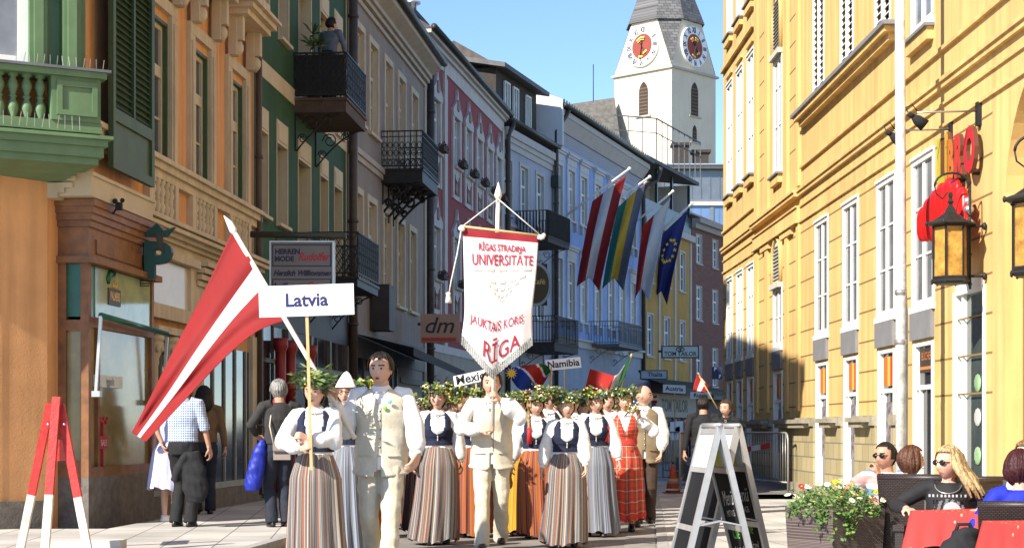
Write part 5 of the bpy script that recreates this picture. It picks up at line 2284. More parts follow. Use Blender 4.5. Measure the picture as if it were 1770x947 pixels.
def person(label, px, s, h=1.7, sex='f', base=0.0, face=0.0, lod=0, group=None, skin=None, hair='brown', style='short',
           top='linen', vest=None, bottom='skirt', skirt=SK_A, trousers=None, topmat=None, wreath=None, hands=None, hints=None,
           look=(0, 0), stride=0.0, mouth=.3, seed=1, sleeve='long', seat=None, name='person', loc=None, shoes=SHOE, curls=(.5, .5), lean=0.0,
           glasses=None, hem=.05, palms=(None, None), fwds=(None, None), skirt_r=.255, buttons=True, apron=False, spread=1.0, seatface=0.0):
    """a person standing, walking or sitting. face: turn about z (0 looks along -y, to the camera)"""
    rnd = random.Random(seed)
    k = h / 1.75
    skin = skin or SKIN
    if loc is None:
        Y = F / s
        loc = ((px - CX) / s, Y, base)
    root = thing(name, label, 'person', loc, face, group)
    fem = sex == 'f'
    sit = seat is not None
    dz = (seat - .93 * k + .07) if sit else 0.0
    hipz = .93 * k + dz
    shz = 1.435 * k + dz
    shw = (.165 if fem else .2) * k
    lz = lean
    # joint positions; the person's right side is -x when facing -y
    def up(z):                     # spine with a little lean
        t = max(0, (z - hipz) / (shz - hipz))
        return Vector((0, -lz * t, z))
    shR, shL = up(shz) + Vector((-shw, 0, 0)), up(shz) + Vector((shw, 0, 0))
    l1, l2 = .285 * k, .25 * k
    hands = hands or (None, None)
    hints = hints or ((-.5, 1, -.2), (.5, 1, -.2))
    defR = Vector((-.30 * k, -.02 - .14 * stride, .83 * k + dz))
    defL = Vector((.30 * k, -.02 + .14 * stride, .83 * k + dz))
    hR = Vector(hands[0]) if hands[0] else defR
    hL = Vector(hands[1]) if hands[1] else defL
    eR, hR = arm_ik(shR, hR, l1, l2, hints[0])
    eL, hL = arm_ik(shL, hL, l1, l2, hints[1])
    # feet
    if sit:
        fy = -.48 * k
        kneeR, kneeL = Vector((-.11 * spread, -.45 * k, seat + .06)), Vector((.11 * spread, -.45 * k, seat + .06))
        ftR, ftL = Vector((-.12 * spread, fy, .07)), Vector((.12 * spread, fy + .05, .07))
    else:
        lstr = stride
        if bottom == 'skirt':
            stride *= .4
        ftR, ftL = Vector((-.09 * k, -.26 * stride * k, .075)), Vector((.09 * k, .30 * stride * k, .075 + abs(stride) * .06 * (1 if stride > 0 else 0)))
        if stride < 0:
            ftR.z += abs(stride) * .06
        kneeR, _ = arm_ik(Vector((-.09 * k, 0, hipz - .02)), ftR, .44 * k, .43 * k, (0, -1, 0))
        kneeL, _ = arm_ik(Vector((.09 * k, 0, hipz - .02)), ftL, .44 * k, .43 * k, (0, -1, 0))
        if bottom == 'skirt':
            kneeR, kneeL = Vector((-.085 * k, 0, hipz - .02)).lerp(ftR, .5), Vector((.085 * k, 0, hipz - .02)).lerp(ftL, .5)
            stride = lstr
    hipR, hipL = Vector((-.09 * k, 0, hipz - .02)), Vector((.09 * k, 0, hipz - .02))
    nseg = 10 if lod == 0 else 6
    # ---- body
    bm_ = MB()
    nb = up(shz + .03 * k)
    hc = up(shz) + Vector((0, -.03 * k, .182 * k))
    bm_.tube([up(shz - .04 * k), nb, hc + Vector((0, .012, -.06 * k))], [.07 * k, (.052 if fem else .062) * k, (.05 if fem else .06) * k], nseg)
    bm_.loft([(0, up(z).y, z, rx * k, ry * k) for z, rx, ry in ((hipz - .06 * k, .12, .09), (hipz + .08 * k, .15, .1), (hipz + .22 * k, .125, .09), (shz - .14 * k, .15, .105), (shz - .02 * k, .13, .08), (shz + .03 * k, .07, .06))], 12 if lod == 0 else 8)
    for sh, e, hd in ((shR, eR, hR), (shL, eL, hL)):
        bm_.tube([sh + (up(shz) - sh) * .4, sh, e, hd], [.036 * k, .036 * k, .036 * k, .027 * k], nseg)
    for hp, kn, ft in ((hipR, kneeR, ftR), (hipL, kneeL, ftL)):
        bm_.tube([hp, (hp + kn) / 2, kn, kn.lerp(ft, .35), ft], [.078 * k, .068 * k, .052 * k, .052 * k, .035 * k], nseg)
    for i, (e, hd) in enumerate(((eR, hR), (eL, hL))):
        fw = (hd - e).normalized()
        if fwds[i]:
            fw = Vector(fwds[i])
        pm = palms[i] or ((1, 0, 0) if i == 0 else (-1, 0, 0))
        kk = k * (1.0 if fem else 1.1)
        if lod == 0:
            add_hand(bm_, hd, fw, pm, kk, curls[i], side=-1 if i == 0 else 1)
        else:
            bm_.tube([hd, hd + fw * .09 * k, hd + fw * .16 * k], [.03 * k, .036 * k, .02 * k], 5)
    if lod == 0:
        body = remesh(bm_, 'body', [skin], .0085, 1, None)
        me = body.data
    else:
        me = bm_.mesh('body', [skin])
        body = link('body', me)
    hb = MB()
    bk = 'brow_' + hair
    Th = Matrix.Translation(hc) @ Matrix.Rotation(look[0], 4, 'Z') @ Matrix.Rotation(look[1], 4, 'X') @ Matrix.Scale(k * 1.09, 4)
    make_head(hb, Th, fem, (0, 1, 2, 3, 4, 5), lod, mouth)
    hme = hb.mesh('head', [skin])
    bm2 = bmesh.new()
    bm2.from_mesh(me)
    bm2.from_mesh(hme)
    me.materials.clear()
    bm2.to_mesh(me)
    bm2.free()
    for mt in (skin, LIPS, MOUTH, EYEW, IRIS, M('brow_' + hair, tuple(.85 * c + .01 for c in HAIRS[hair]), .7, 0)):
        me.materials.append(mt)
    bpy.data.meshes.remove(hme)
    body.parent = root
    # ---- hair
    hm = hair_mat(hair)

    def hairline(th):
        a = abs(th)
        if style in ('bald',):
            return .02 + (1.0 if a < 1.7 else 0)
        if style == 'crop':
            return .075 - .02 * (a > .9) - (.085 if a > 1.25 else 0) - (.07 if a > 1.8 else 0)
        if style == 'short':
            return .068 - .012 * math.sin(9 * th) * (a < 1) - (.075 if a > 1.15 else 0) - (.07 if a > 1.7 else 0)
        return .072 - (.085 if a > 1.0 else 0) - (.12 if a > 1.45 else 0)
    m = MB()
    gr = {'bald': .004, 'crop': .008, 'short': .014}.get(style, .016)
    nu, nv = (96, 28) if lod == 0 else (16, 12)

    def hfn(u, v):
        th = (u - .5) * 2 * math.pi
        p = head_point(th, max(.02, min(math.pi - .02, v * math.pi)), fem, gr + ((.0035 * math.sin(23 * th + 5 * v) + .0025 * math.sin(37 * th - 9 * v + 2 * math.sin(5 * th)) + (.004 * math.sin(11 * th + 3) if style == 'bob' else 0)) if lod == 0 and style != 'bald' else 0))
        if style == 'bob':
            t = max(0, -p.z / .119)
            p.x *= 1 + .45 * t
            p.y = p.y * (1 + .25 * t) if p.y > 0 else p.y
        return p

    def hkeep(u, v):
        th = (u - .5) * 2 * math.pi
        p = head_point(th, v * math.pi, fem, 0)
        lim = hairline(th)
        if style in ('bob',) and abs(th) > .95:
            lim = -.10
        return p.z > lim
    m.grid(hfn, nu, nv, wrap=True, keep=hkeep)
    if style == 'long':
        for i in range(15):
            a = R(75 + i * 14.3)
            x, y = .082 * math.sin(a), -.1 * math.cos(a)
            m.tube([(x * .9, y * .9, .05), (x * 1.12, y * 1.1, -.03), (x * 1.25, y * 1.12 + .01, -.12), (x * 1.3 + rnd.uniform(-.02, .02), y * 1.1 + .02, -.2 - rnd.uniform(0, .05))], [.022, .028, .026, .01], 6)
    elif style == 'blown':          # long hair carried to the right by the wind
        for i in range(22):
            a = R(75 + i * 7.5)
            x, y = .08 * math.sin(a), -.098 * math.cos(a)
            m.tube([(x * .9, y * .9, .06), (x * 1.1 + .01, y * 1.08, -.02), (x + .07 + rnd.uniform(0, .03), y * 1.1 + .02, -.11), (x + .13 + rnd.uniform(0, .06), y + .03, -.2 - rnd.uniform(0, .05))], [.024, .028, .024, .007], 6)
    elif style == 'bun':
        m.ball((0, .115, .0), .045, .04, .045, 10)
    elif style in ('braid', 'braids'):
        for sgn in ((1,) if style == 'braid' else (-1, 1)):
            pts = [(sgn * .07, .03, -.06), (sgn * .09, -.03, -.14), (sgn * .10, -.085, -.22), (sgn * .105, -.10, -.31)]
            pr = []
            for a_, b_ in zip(pts[:-1], pts[1:]):
                for q in range(4):
                    pr.append(Vector(a_).lerp(Vector(b_), q / 4))
            m.tube(pr, [.017 + .004 * (i % 2) for i in range(len(pr))], 7)
    m.xform(Th)
    m.build('hair', hm, root, fix=False)
    if style in ('braid', 'braids'):
        m = MB()
        for sgn in ((1,) if style == 'braid' else (-1, 1)):
            m.tube([(sgn * .105, -.105, -.25), (sgn * .106, -.11, -.31), (sgn * .10, -.112, -.42)], [.026, .022, .03], 6)
            m.ball((sgn * .105, -.108, -.255), .03, .02, .02, 6)
        m.xform(Th)
        m.build('hair_ribbon', M('scarlet_ribbon', (.55, .02, .02), .6, .15, 9), root)
    if style == 'bonnet':
        pass
    if glasses:
        m = MB()
        for sgn in (-1, 1):
            if glasses == 'sun':
                m.ball((sgn * .033, -.093, .004), .028, .012, .020, 8)
            else:
                m.tube([(sgn * .032 + .022 * math.cos(t), -.098, .002 + .017 * math.sin(t)) for t in [q * math.pi / 6 for q in range(13)]], .003, 4)
            m.bar((sgn * .056, -.09, .008), (sgn * .078, .01, .004), .006)
        m.bar((-.012, -.1, .008), (.012, -.1, .008), .005)
        m.xform(Th)
        m.build('sunglasses' if glasses == 'sun' else 'glasses', M('spectacle_black', (.01, .01, .012), .12, .1, 3), root)
    if wreath:
        m = wreath_mesh(1, rnd, wreath, lod)
        m.xform(Th @ Matrix.Translation((0, .006, .092)) @ Matrix.Rotation(R(rnd.uniform(-7, 7)), 4, 'Y') @ Matrix.Rotation(R(7), 4, 'X'))
        m.build('wreath', wreath_mats(), root, fix=False)
    # ---- upper clothes
    topm = topmat or LINEN
    m = MB()
    bl = .008
    waist = hipz + (.19 if fem else .0) * k
    tz0 = hipz - (.02 if fem else (.10 if vest else -.05)) * k
    ch_ = .012 if fem else 0
    prof = [(tz0, .165 if fem else .185, .125), (hipz + .1 * k, .155 if fem else .178, .118), (hipz + .22 * k, .132 if fem else .172, .105), (shz - .17 * k, .158 if fem else .19, .125 + ch_), (shz - .06 * k, .155 if fem else .185, .105), (shz + .0 * k, .115, .085), (shz + .035 * k, .066, .062)]
    m.loft([(0, up(z).y - (.01 if fem and .0 < (shz - z) < .25 * k else 0), z, rx * k + bl, ry * k + bl) for z, rx, ry in prof], 18 if lod == 0 else 10)
    cuffs = MB()
    for i, (sh, e, hd) in enumerate(((shR, eR, hR), (shL, eL, hL))):
        sg = -1 if i == 0 else 1
        inn = sh + (up(shz) - sh) * .45
        sh2 = sh + Vector((0, 0, -.01))
        if sleeve == 'puff':
            mid = e.lerp(hd, .55) + Vector((0, 0, -.012))
            m.tube([inn, sh2, sh2.lerp(e, .35), e, mid, e.lerp(hd, .84), e.lerp(hd, .9)], [.056 * k if fem else .05 * k, .058 * k if fem else .053 * k, .068 * k if fem else .062 * k, .078 * k, .075 * k, .055 * k, .035 * k], nseg + 2)
            m.ball(e + Vector((sg * .004, 0, -.014)), .076 * k, None, .084 * k, 10)
            cuffs.tube([e.lerp(hd, .86), e.lerp(hd, .98)], .038 * k, 10)
        elif sleeve == 'long':
            m.tube([inn, sh2, sh2.lerp(e, .5), e, e.lerp(hd, .5), e.lerp(hd, .95)], [.07 * k, .068 * k, .06 * k, .055 * k, .048 * k, .042 * k], nseg)
        elif sleeve == 'rolled':
            m.tube([inn, sh2, sh2.lerp(e, .5), e, e.lerp(hd, .18)], [.07 * k, .07 * k, .063 * k, .062 * k, .058 * k], nseg)
        elif sleeve == 'short':
            m.tube([inn, sh2, sh2.lerp(e, .6)], [.07 * k, .07 * k, .066 * k], nseg)
    if lod == 0:
        tp = remesh(m, 'blouse' if fem else 'shirt', [topm], .0125, 2, root, .007 if sleeve == 'puff' else .006, seed)
        if topm.name in UVMATS:
            me_ = tp.data
            l = me_.uv_layers.new(name="UVMap")
            for pl in me_.polygons:
                for li in pl.loop_indices:
                    co = me_.vertices[me_.loops[li].vertex_index].co
                    l.data[li].uv = (co.x * 1.0 + co.y * .5, co.z)
    else:
        tp = m.build('blouse' if fem else 'shirt', topm, root, fix=False)
    if sleeve == 'puff' and lod == 0:
        cuffs.build('cuff', topm, root)
    if vest or top in ('linen', 'shirt'):
        m = MB()          # collar
        cy = up(shz).y
        def cfn(u, v):
            t = (u - .5) * 2 * math.pi * .93
            r_ = (.058 + .038 * v) * k
            return Vector((r_ * math.sin(t), cy - .01 - r_ * 1.05 * math.cos(t), shz + (.062 - .045 * v) * k - .018 * k * max(0, math.cos(t))))
        m.grid(cfn, 20 if lod == 0 else 10, 3)
        m.grid(lambda u, v: cfn(u, v) - Vector((0, 0, .006)), 20 if lod == 0 else 10, 3)
        m.build('collar', topm, root, fix=False)
        if fem and lod == 0:
            m = MB()
            m.tube([(.014 * k * math.cos(t), cy - .108 * k, shz - .012 * k + .016 * k * math.sin(t)) for t in [q * math.pi / 5 for q in range(11)]], .004, 5)
            m.build('brooch', BRASS, root)
    if vest:
        zb = {'bodice': waist - .02 * k, 'long': hipz - .12 * k, 'check': waist - .02 * k}[vest['type']]
        ztop = shz + .022 * k
        pr = [(p[0], p[1], p[2]) for p in prof]

        def ringr(z):
            if z <= pr[0][0]:
                return pr[0][1] + (.012 if vest['type'] == 'long' else 0), pr[0][2] + .01
            for (a, ra, sa), (b, rb, sb) in zip(pr[:-1], pr[1:]):
                if a <= z <= b:
                    t = (z - a) / (b - a)
                    return ra + (rb - ra) * t, sa + (sb - sa) * t
            return pr[-1][1], pr[-1][2]

        def vfn(u, v, off=.019):
            off += .008 if vest['type'] == 'long' else .002
            z = zb + (ztop - zb) * v
            rx, ry = ringr(z)
            t = (u - .5) * 2 * math.pi
            w = .006 * math.sin(t * 7 + z * 20) * (1 - v) * (1 if vest['type'] == 'long' else .4)
            y_ = up(z).y - (.01 if fem and .0 < (shz - z) < .25 * k else 0)
            zz = z
            if vest['type'] == 'long' and v < .12:
                zz -= .035 * k * math.cos(t) * (1 - v / .12)
            return Vector(((rx * k + off + w) * math.sin(t), y_ - (ry * k + off + w) * math.cos(t), zz))

        def vkeep(u, v):
            t = (u - .5) * 2 * math.pi
            z = zb + (ztop - zb) * v
            a = abs(t)
            d = (ztop - z) / k
            x = abs(vfn(u, v).x) / k
            if vest['type'] in ('bodice',):
                if a < 1.2 and d < .24 and x < .082 * min(1, (.24 - d) / .05) ** .5:
                    return False
            elif vest['type'] == 'check':
                if a < 1.2 and d < .27 and x < .09 * (.27 - d) / .27:
                    return False
            else:
                if a < 1.2 and d < .13 and x < .07 * (.13 - d) / .13:
                    return False
                if a < .5 and z < zb + .2 * k and x < .03 * (zb + .2 * k - z) / .2 / k:
                    return False
            if abs(a - math.pi / 2) < .62 and d < .21 and d > .0:
                ww = .62 * min(1, max(0, (.21 - d) / .06)) ** .5
                if abs(a - math.pi / 2) < ww and x > (.105 if fem else .178):
                    return False
            return True
        m = MB()
        nu, nv = (72, 44) if lod == 0 else (24, 14)
        m.grid(vfn, nu, nv, wrap=True, keep=vkeep)
        me_ = m.mesh('vest', [vest['mat']])
        o = link('vest' if not fem else 'bodice', me_, root)
        if lod == 0:
            so = o.modifiers.new("thick", 'SOLIDIFY')
            so.thickness = .012
            so.offset = -1
            m = MB()
            nb_ = 5
            z1 = ztop - (.26 if vest['type'] == 'bodice' else .17) * k
            z0_ = zb + (.05 if fem else .2) * k
            if vest['type'] != 'check':
                for i in range(nb_):
                    z = z0_ + (z1 - z0_) * i / (nb_ - 1)
                    p = vfn(.5, (z - zb) / (ztop - zb))
                    m.ball(p + Vector((.004, -.004, 0)), .009, .006, .009, 6)
                m.build('button', BRASS, root)
                m = MB()
                for i in range(14):
                    za, zc = z0_ - .05 * k + (z1 + .03 * k - z0_ + .05 * k) * i / 14, z0_ - .05 * k + (z1 + .03 * k - z0_ + .05 * k) * (i + 1) / 14
                    pa, pb = vfn(.512, max(0, (za - zb) / (ztop - zb)), .021), vfn(.512, max(0, (zc - zb) / (ztop - zb)), .021)
                    m.bar(pa, pb, .004, .004)
                m.build('front_seam', M('seam_shadow', tuple(.45 * c for c in vest['col']), .9, 0), root)
            else:
                m = MB()
                m.loft([(0, up(zb).y - .005, zb - .02 * k, .16 * k, .135 * k), (0, up(zb).y - .005, zb + .035 * k, .155 * k, .13 * k)], 24, caps=False)
                m.build('belt', M('scarlet_sash', (.5, .04, .03), .8, .15, 8), root)
            if vest['type'] == 'long':
                m = MB()
                for sgn in (-1, 1):
                    pts = [vfn(.5 + sgn * u_, .20, .024) for u_ in (.05, .08, .11, .14)]
                    for a_, b_ in zip(pts[:-1], pts[1:]):
                        m.bar(a_, b_, .022, .006)
                m.build('pocket_flap', vest['mat'], root)
    # ---- lower clothes
    if bottom == 'skirt':
        m = MB()
        z1 = waist - .01 * k
        z0 = hem
        nf = rnd.choice((11, 12, 13))
        ph1, ph2 = rnd.uniform(0, 6), rnd.uniform(0, 6)
        sx = rnd.uniform(-.06, .06)

        def sfn(u, v):
            t = (u - .5) * 2 * math.pi
            d = 1 - v                                   # 0 waist, 1 hem
            rx = (.132 + .075 * min(1, d / .22) ** .8 + (skirt_r - .207) * d) * k
            ry = (.105 + .075 * min(1, d / .22) ** .8 + (skirt_r - .20) * d * .9) * k
            fold = (.014 + .058 * d) * (math.sin(nf * t + ph1 + .6 * math.sin(3 * d)) + .5 * math.sin((2 * nf - 5) * t + ph2 + 1.5 * d)) * min(1, d * 6)
            gather = .004 * math.sin(46 * t) * max(0, 1 - d * 2.2)
            f_ = 1 + fold + gather
            kick = stride * .16 * d * d * (math.exp(-((t + .5) / .6) ** 2) if stride > 0 else math.exp(-((t - .5) / .6) ** 2))
            x = rx * f_ * math.sin(t) + sx * d * d
            y = -ry * (f_ + abs(kick)) * math.cos(t) + .02 * d
            z = z1 + (z0 - z1) * d + (.02 * math.sin(3 * t + ph1) + .012 * math.sin(nf * t + ph1)) * d * d
            return Vector((x, y + up(z1).y, z))
        nu, nv = (144, 26) if lod == 0 else (36, 6)
        m.grid(sfn, nu, nv, wrap=True)
        o = m.build('skirt', skirt, root, fix=False)
        if lod == 0 and skirt is SK_E:
            m = MB()
            m.grid(lambda u, v: sfn(u, v * .05 + .03) * 1.0 + Vector((.006 * math.sin((u - .5) * 6.283), -.006 * math.cos((u - .5) * 6.283), 0)), 96, 1, wrap=True)
            m.build('hem_band', M('scarlet_sash'), root)
    elif bottom == 'trousers':
        m = MB()
        tm = trousers or OATT
        wd = 1.0
        if sit:
            segs = ((hipR, kneeR, ftR), (hipL, kneeL, ftL))
        else:
            segs = ((hipR, kneeR, ftR), (hipL, kneeL, ftL))
        m.loft([(0, 0, hipz - .1 * k, .165 * k, .115 * k), (0, .01, hipz + .02 * k, .178 * k, .122 * k), (0, 0, hipz + .13 * k, .165 * k, .112 * k)], 14)
        for hp, kn, ft in segs:
            m.tube([hp + Vector((0, 0, .03)), hp, hp.lerp(kn, .5), kn, kn.lerp(ft, .5), ft + Vector((0, .0, -.03))], [.1 * k, .105 * k, .092 * k, .076 * k, .074 * k, .078 * k], nseg)
        if lod == 0:
            remesh(m, 'trousers', [tm], .0125, 2, root, .011 if tm is OATT else .007, seed + 5)
        else:
            m.build('trousers', tm, root, fix=False)
    # ---- shoes
    for i, ft in enumerate((ftR, ftL)):
        m = MB()
        b = ft + Vector((0, 0, -ft.z + .0)) if False else Vector((ft.x, ft.y, ft.z - .072))
        m.loft([(b.x, b.y - .05, b.z + .0, .042 * k, .13 * k), (b.x, b.y - .05, b.z + .025, .045 * k, .132 * k), (b.x, b.y - .045, b.z + .05, .04 * k, .11 * k), (b.x, b.y - .0, b.z + .085, .038 * k, .06 * k)], 10)
        m.build('shoe', shoes, root)
    root['k'] = k
    return root


UVMATS = set()
BOD = {'type': 'bodice', 'mat': NAVY, 'col': (.012, .016, .04)}
LONGV = {'type': 'long', 'mat': OATV, 'col': (.58, .52, .40)}
CHKV = {'type': 'check', 'mat': CHECK_E, 'col': (.5, .05, .03)}
# ------------------------------------------------------------ the procession
GW_ = 'singers in folk costume walking in the procession'
# woman with the country sign: both hands on the stick, right over left
person('woman in navy bodice with a bushy wild wreath holding the Latvia sign', 545, 206, 1.70, 'f', wreath='wild', vest=BOD, sleeve='puff', skirt=SK_A, hair='brown', style='bun', group=GW_,
       hands=((-.08, -.29, 1.10), (-.03, -.30, 1.18)), hints=((-1, .2, -.5), (1, .2, -.5)), palms=((1, 0, .1), (-1, .2, 0)), fwds=((.6, -.6, .25), (-.7, -.5, .3)), curls=(1.15, 1.15), look=(R(-12), R(4)), mouth=.7, seed=11, skirt_r=.265, stride=.3)
fm = person('tall dark haired man in long oat linen vest carrying the big flag', 659, 201, 1.92, 'm', vest=LONGV, sleeve='puff', bottom='trousers', trousers=OATT, hair='dark', style='short', group=GW_,
       hands=((-.40, -.14, 1.50), (.34, -.20, 1.02)), hints=((-.25, -.1, -1), (.9, .6, -.1)), palms=((0, -1, .2), (-.8, .2, -.3)), fwds=((.2, -.3, .9), (-.25, -.5, -.6)), curls=(1.1, .55), look=(R(-10), R(2)), mouth=.6, seed=12, stride=-.75, face=R(-3))
for x_, z_, mt in ((.05, 1.31, M('badge_green', (.2, .5, .08), .4, .05, 3)), (.085, 1.36, M('badge_blue', (.2, .45, .65), .4, .05, 3))):
    m = MB()
    m.ball((x_ * 1.1, -.172, z_ * 1.097), .02, .008, .02, 10)
    m.build('badge', mt, fm)
bon = person('woman in glasses with a pointed white linen cap behind the flag pole', 599, 172, 1.76, 'f', vest=BOD, sleeve='puff', skirt=SK_C, hair='fair', style='bun', glasses='clear', mouth=.5, seed=13, stride=.4, group=GW_, look=(R(-6), 0))
kq = bon['k']
m = MB()
def capfn(u, v):
    t = (u - .5) * 2 * math.pi
    r_ = (1 - v) ** .62
    p = Vector((.120 * r_ * math.sin(t), -.126 * r_ * math.cos(t) + .012 + .03 * v, .035 + .16 * v))
    if abs(t) > .9:
        p.z -= .13 * (1 - v) * min(1, (abs(t) - .9) / .5)
    else:
        p.z += .012 * (1 - v)
    return p
m.grid(capfn, 28, 10, wrap=True)
hc_ = Vector((0, -.03 * kq, (1.435 + .182) * kq))
m.xform(Matrix.Translation(hc_) @ Matrix.Scale(kq * 1.1, 4))
m.build('cap', LINEN, bon, fix=False)
person('woman with a yellow and mauve flower wreath and striped skirt behind the vested man', 757, 158, 1.73, 'f', wreath='mixed', vest=BOD, sleeve='puff', skirt=SK_A, hair='fair', style='bun', mouth=.5, seed=14, hands=((-.27, -.12, .82), (.27, .06, .82)), stride=.55, group=GW_, look=(R(-4), 0), skirt_r=.27)
person('woman in dark glasses with a small mixed flower wreath half hidden on the left', 731, 144, 1.60, 'f', wreath='mixed', vest=BOD, sleeve='puff', skirt=SK_F, hair='brown', style='bun', glasses='clear', mouth=.2, seed=15, stride=-.4, group=GW_)
person('woman seen in profile with a thick yellow buttercup wreath', 778, 140, 1.66, 'f', wreath='yellow', vest=BOD, sleeve='puff', skirt=SK_B, hair='brown', style='bun', look=(R(60), 0), seed=16, stride=.4, group=GW_)
person('smiling woman with a leafy wreath looking left behind the banner', 814, 148, 1.72, 'f', wreath='lush', vest=BOD, sleeve='puff', skirt=SK_B, hair='fair', style='bun', look=(R(35), 0), seed=17, stride=-.4, group=GW_, mouth=.5)
person('tall young man in oat linen suit gripping the pole of the fringed banner', 850, 165, 1.88, 'm', vest=LONGV, sleeve='puff', bottom='trousers', trousers=OATT, hair='brown', style='short', group=GW_,
       hands=((-.10, -.30, 1.25), (.09, -.32, 1.56)), hints=((-1, .1, -.6), (1, .1, -.9)), palms=((1, -.2, 0), (-1, -.2, .2)), fwds=((.65, -.5, .2), (-.5, -.4, .5)), curls=(1.15, 1.15), mouth=.1, seed=18, stride=.75, look=(R(-6), 0))
person('woman with a leafy orange flecked wreath just right of the banner holder', 894, 146, 1.66, 'f', wreath='lush', vest=BOD, sleeve='puff', skirt=SK_D, hair='fair', style='bun', look=(R(30), 0), seed=19, stride=.4, group=GW_)
person('fair woman with two red ribboned braids and a mauve wreath in a rust striped skirt', 926, 150, 1.66, 'f', wreath='mixed', vest=BOD, sleeve='puff', skirt=SK_B, hair='blond', style='braids', look=(R(18), R(5)), seed=20, stride=-.5, group=GW_)
person('woman with a lilac and yellow blossom wreath behind the braided woman', 948, 136, 1.78, 'f', wreath='mixed', vest=BOD, sleeve='puff', skirt=SK_D, hair='fair', style='bun', look=(R(28), 0), seed=21, stride=.4, group=GW_)
person('short blonde woman leading the middle row in a yellow dotted wreath and pale striped skirt', 979, 162, 1.62, 'f', wreath='lush', vest=BOD, sleeve='puff', skirt=SK_A, hair='pale', style='bun', look=(R(12), 0), seed=22, stride=.5, group=GW_, mouth=.3,
       hands=((-.27, 0, .78), (.20, -.18, .84)), hints=((-.6, 1, -.2), (.9, .6, -.2)), skirt_r=.27)
person('woman with one red ribboned braid over her bodice and a slate blue skirt', 1029, 147, 1.70, 'f', wreath='lush', vest=BOD, sleeve='puff', skirt=SK_C, hair='fair', style='braid', look=(R(22), R(6)), lean=.03, seed=23, stride=-.4, group=GW_)
person('smiling woman in a red checked dress with a large green leaf wreath', 1079, 141, 1.74, 'f', wreath='lush', vest=CHKV, lean=.04, sleeve='puff', skirt=SK_E, hair='fair', style='bun', look=(R(6), 0), seed=24, stride=.5, mouth=.5, group=GW_,
       hands=(None, (.16, -.24, 1.40)), hints=((-.6, 1, -.2), (1, .1, -.9)), palms=(None, (-.6, -.5, 0)), fwds=(None, (-.1, -.2, .9)), curls=(.4, 1.0), hem=.16)
person('balding man in a brown vest with white sleeves at the right edge of the procession', 1112, 133, 1.84, 'm', vest={'type': 'long', 'mat': M('brown_vest', (.22, .17, .10), .9, .15, 9), 'col': (.2, .15, .1)}, sleeve='puff', bottom='trousers', trousers=M('dark_brown_cloth', (.05, .03, .02), .85, .2, 8, .2, 30),
       hair='brown', style='bald', look=(R(75), 0), seed=25, stride=.5, group=GW_, mouth=0,
       hands=(None, (.22, -.16, .98)), hints=((-.6, 1, -.2), (.9, .8, -.2)))
# heads between them further back
rear = [(706, 136, 'brown', 'lush', SK_F, 'woman with a narrow leaf wreath far behind the vested flag carrier'), (840, 128, 'dark', None, SK_B, 'dark haired singer almost hidden behind the banner holder'),
        (903, 124, 'brown', 'lush', SK_B, 'woman with a round leafy wreath far behind the banner'), (990, 124, 'dark', None, SK_C, 'dark haired man in white shirt behind the blonde woman in the middle'),
        (1028, 117, 'dark', None, SK_C, 'dark haired singer in front of the red and white flag cloth'), (962, 120, 'fair', 'mixed', SK_D, 'woman with a purple blossom wreath far behind the middle row'),
        (1050, 126, 'brown', None, SK_F, 'brown haired singer between the two women with braids and checks'), (622, 150, 'brown', 'yellow', SK_B, 'woman with a small yellow wreath behind the tall man\'s shoulder'),
        (870, 136, 'fair', 'lush', SK_A, 'woman with a green wreath at the right shoulder of the banner holder'), (745, 118, 'dark', None, SK_B, 'dark haired man far behind the woman with the mauve wreath'),
        (797, 122, 'brown', 'mixed', SK_D, 'woman far back under the placard that starts with Mex'), (918, 112, 'dark', None, SK_B, 'dark haired man far back under the blue red green flag'),
        (1062, 112, 'brown', 'lush', SK_C, 'woman far back between the slate skirt and the red checks'), (1008, 110, 'fair', 'lush', SK_A, 'small wreathed head far back behind the leading blonde')]

for i, (x, s, hr, wr, sk, lb) in enumerate(rear):
    man = wr is None
    person(lb, x, s, 1.66 + .05 * (i % 4) if not man else 1.76, 'm' if man else 'f', lod=1, wreath=wr, vest=BOD if not man else {'type': 'long', 'mat': OATV, 'col': (.5, .45, .35)}, sleeve='puff', skirt=sk, bottom='trousers' if man else 'skirt', trousers=OATT, hair=hr, style='short' if man else 'bun', seed=40 + i, stride=.4, group=GW_)

# ------------------------------------------------------------ onlookers
PLAIDM = ramp_mat('blue_white_gingham', [(0, (.62, .64, .66)), (.5, (.07, .14, .30))], 34, cross=(34, [(0, (.62, .64, .66)), (.5, (.07, .14, .30))]))
UVMATS.add('blue_white_gingham')
JEANS = M('dark_denim', (.018, .022, .034), .85, .3, 8, .2, 40)
BLACKJ = M('black_jeans', (.012, .012, .013), .85, .3, 8, .2, 30)
person('man in blue white checked shirt and black trousers seen from behind, left of the flag', 316, 145, 1.80, 'm', base=.1, face=R(165), topmat=PLAIDM, sleeve='rolled', bottom='trousers', trousers=BLACKJ, skin=SKIN_TAN, hair='grey', style='short', seed=50,
       hands=((-.30, -.10, .92), (.24, .06, 1.0)), hints=((-.6, 1, -.2), (1, .6, 0)), top='shirt')
person('woman in a lilac white summer dress hidden behind the man in the checked shirt', 293, 138, 1.62, 'f', base=.1, face=R(150), topmat=M('lilac_cotton', (.42, .42, .62), .85, .1, 8, .15, 30), sleeve='short', skirt=M('lilac_dots', (.50, .50, .68), .85, .12, 60), hem=.42, hair='fair', style='bun', seed=51, shoes=M('white_leather', (.65, .63, .6), .5, .1, 5), skirt_r=.31)
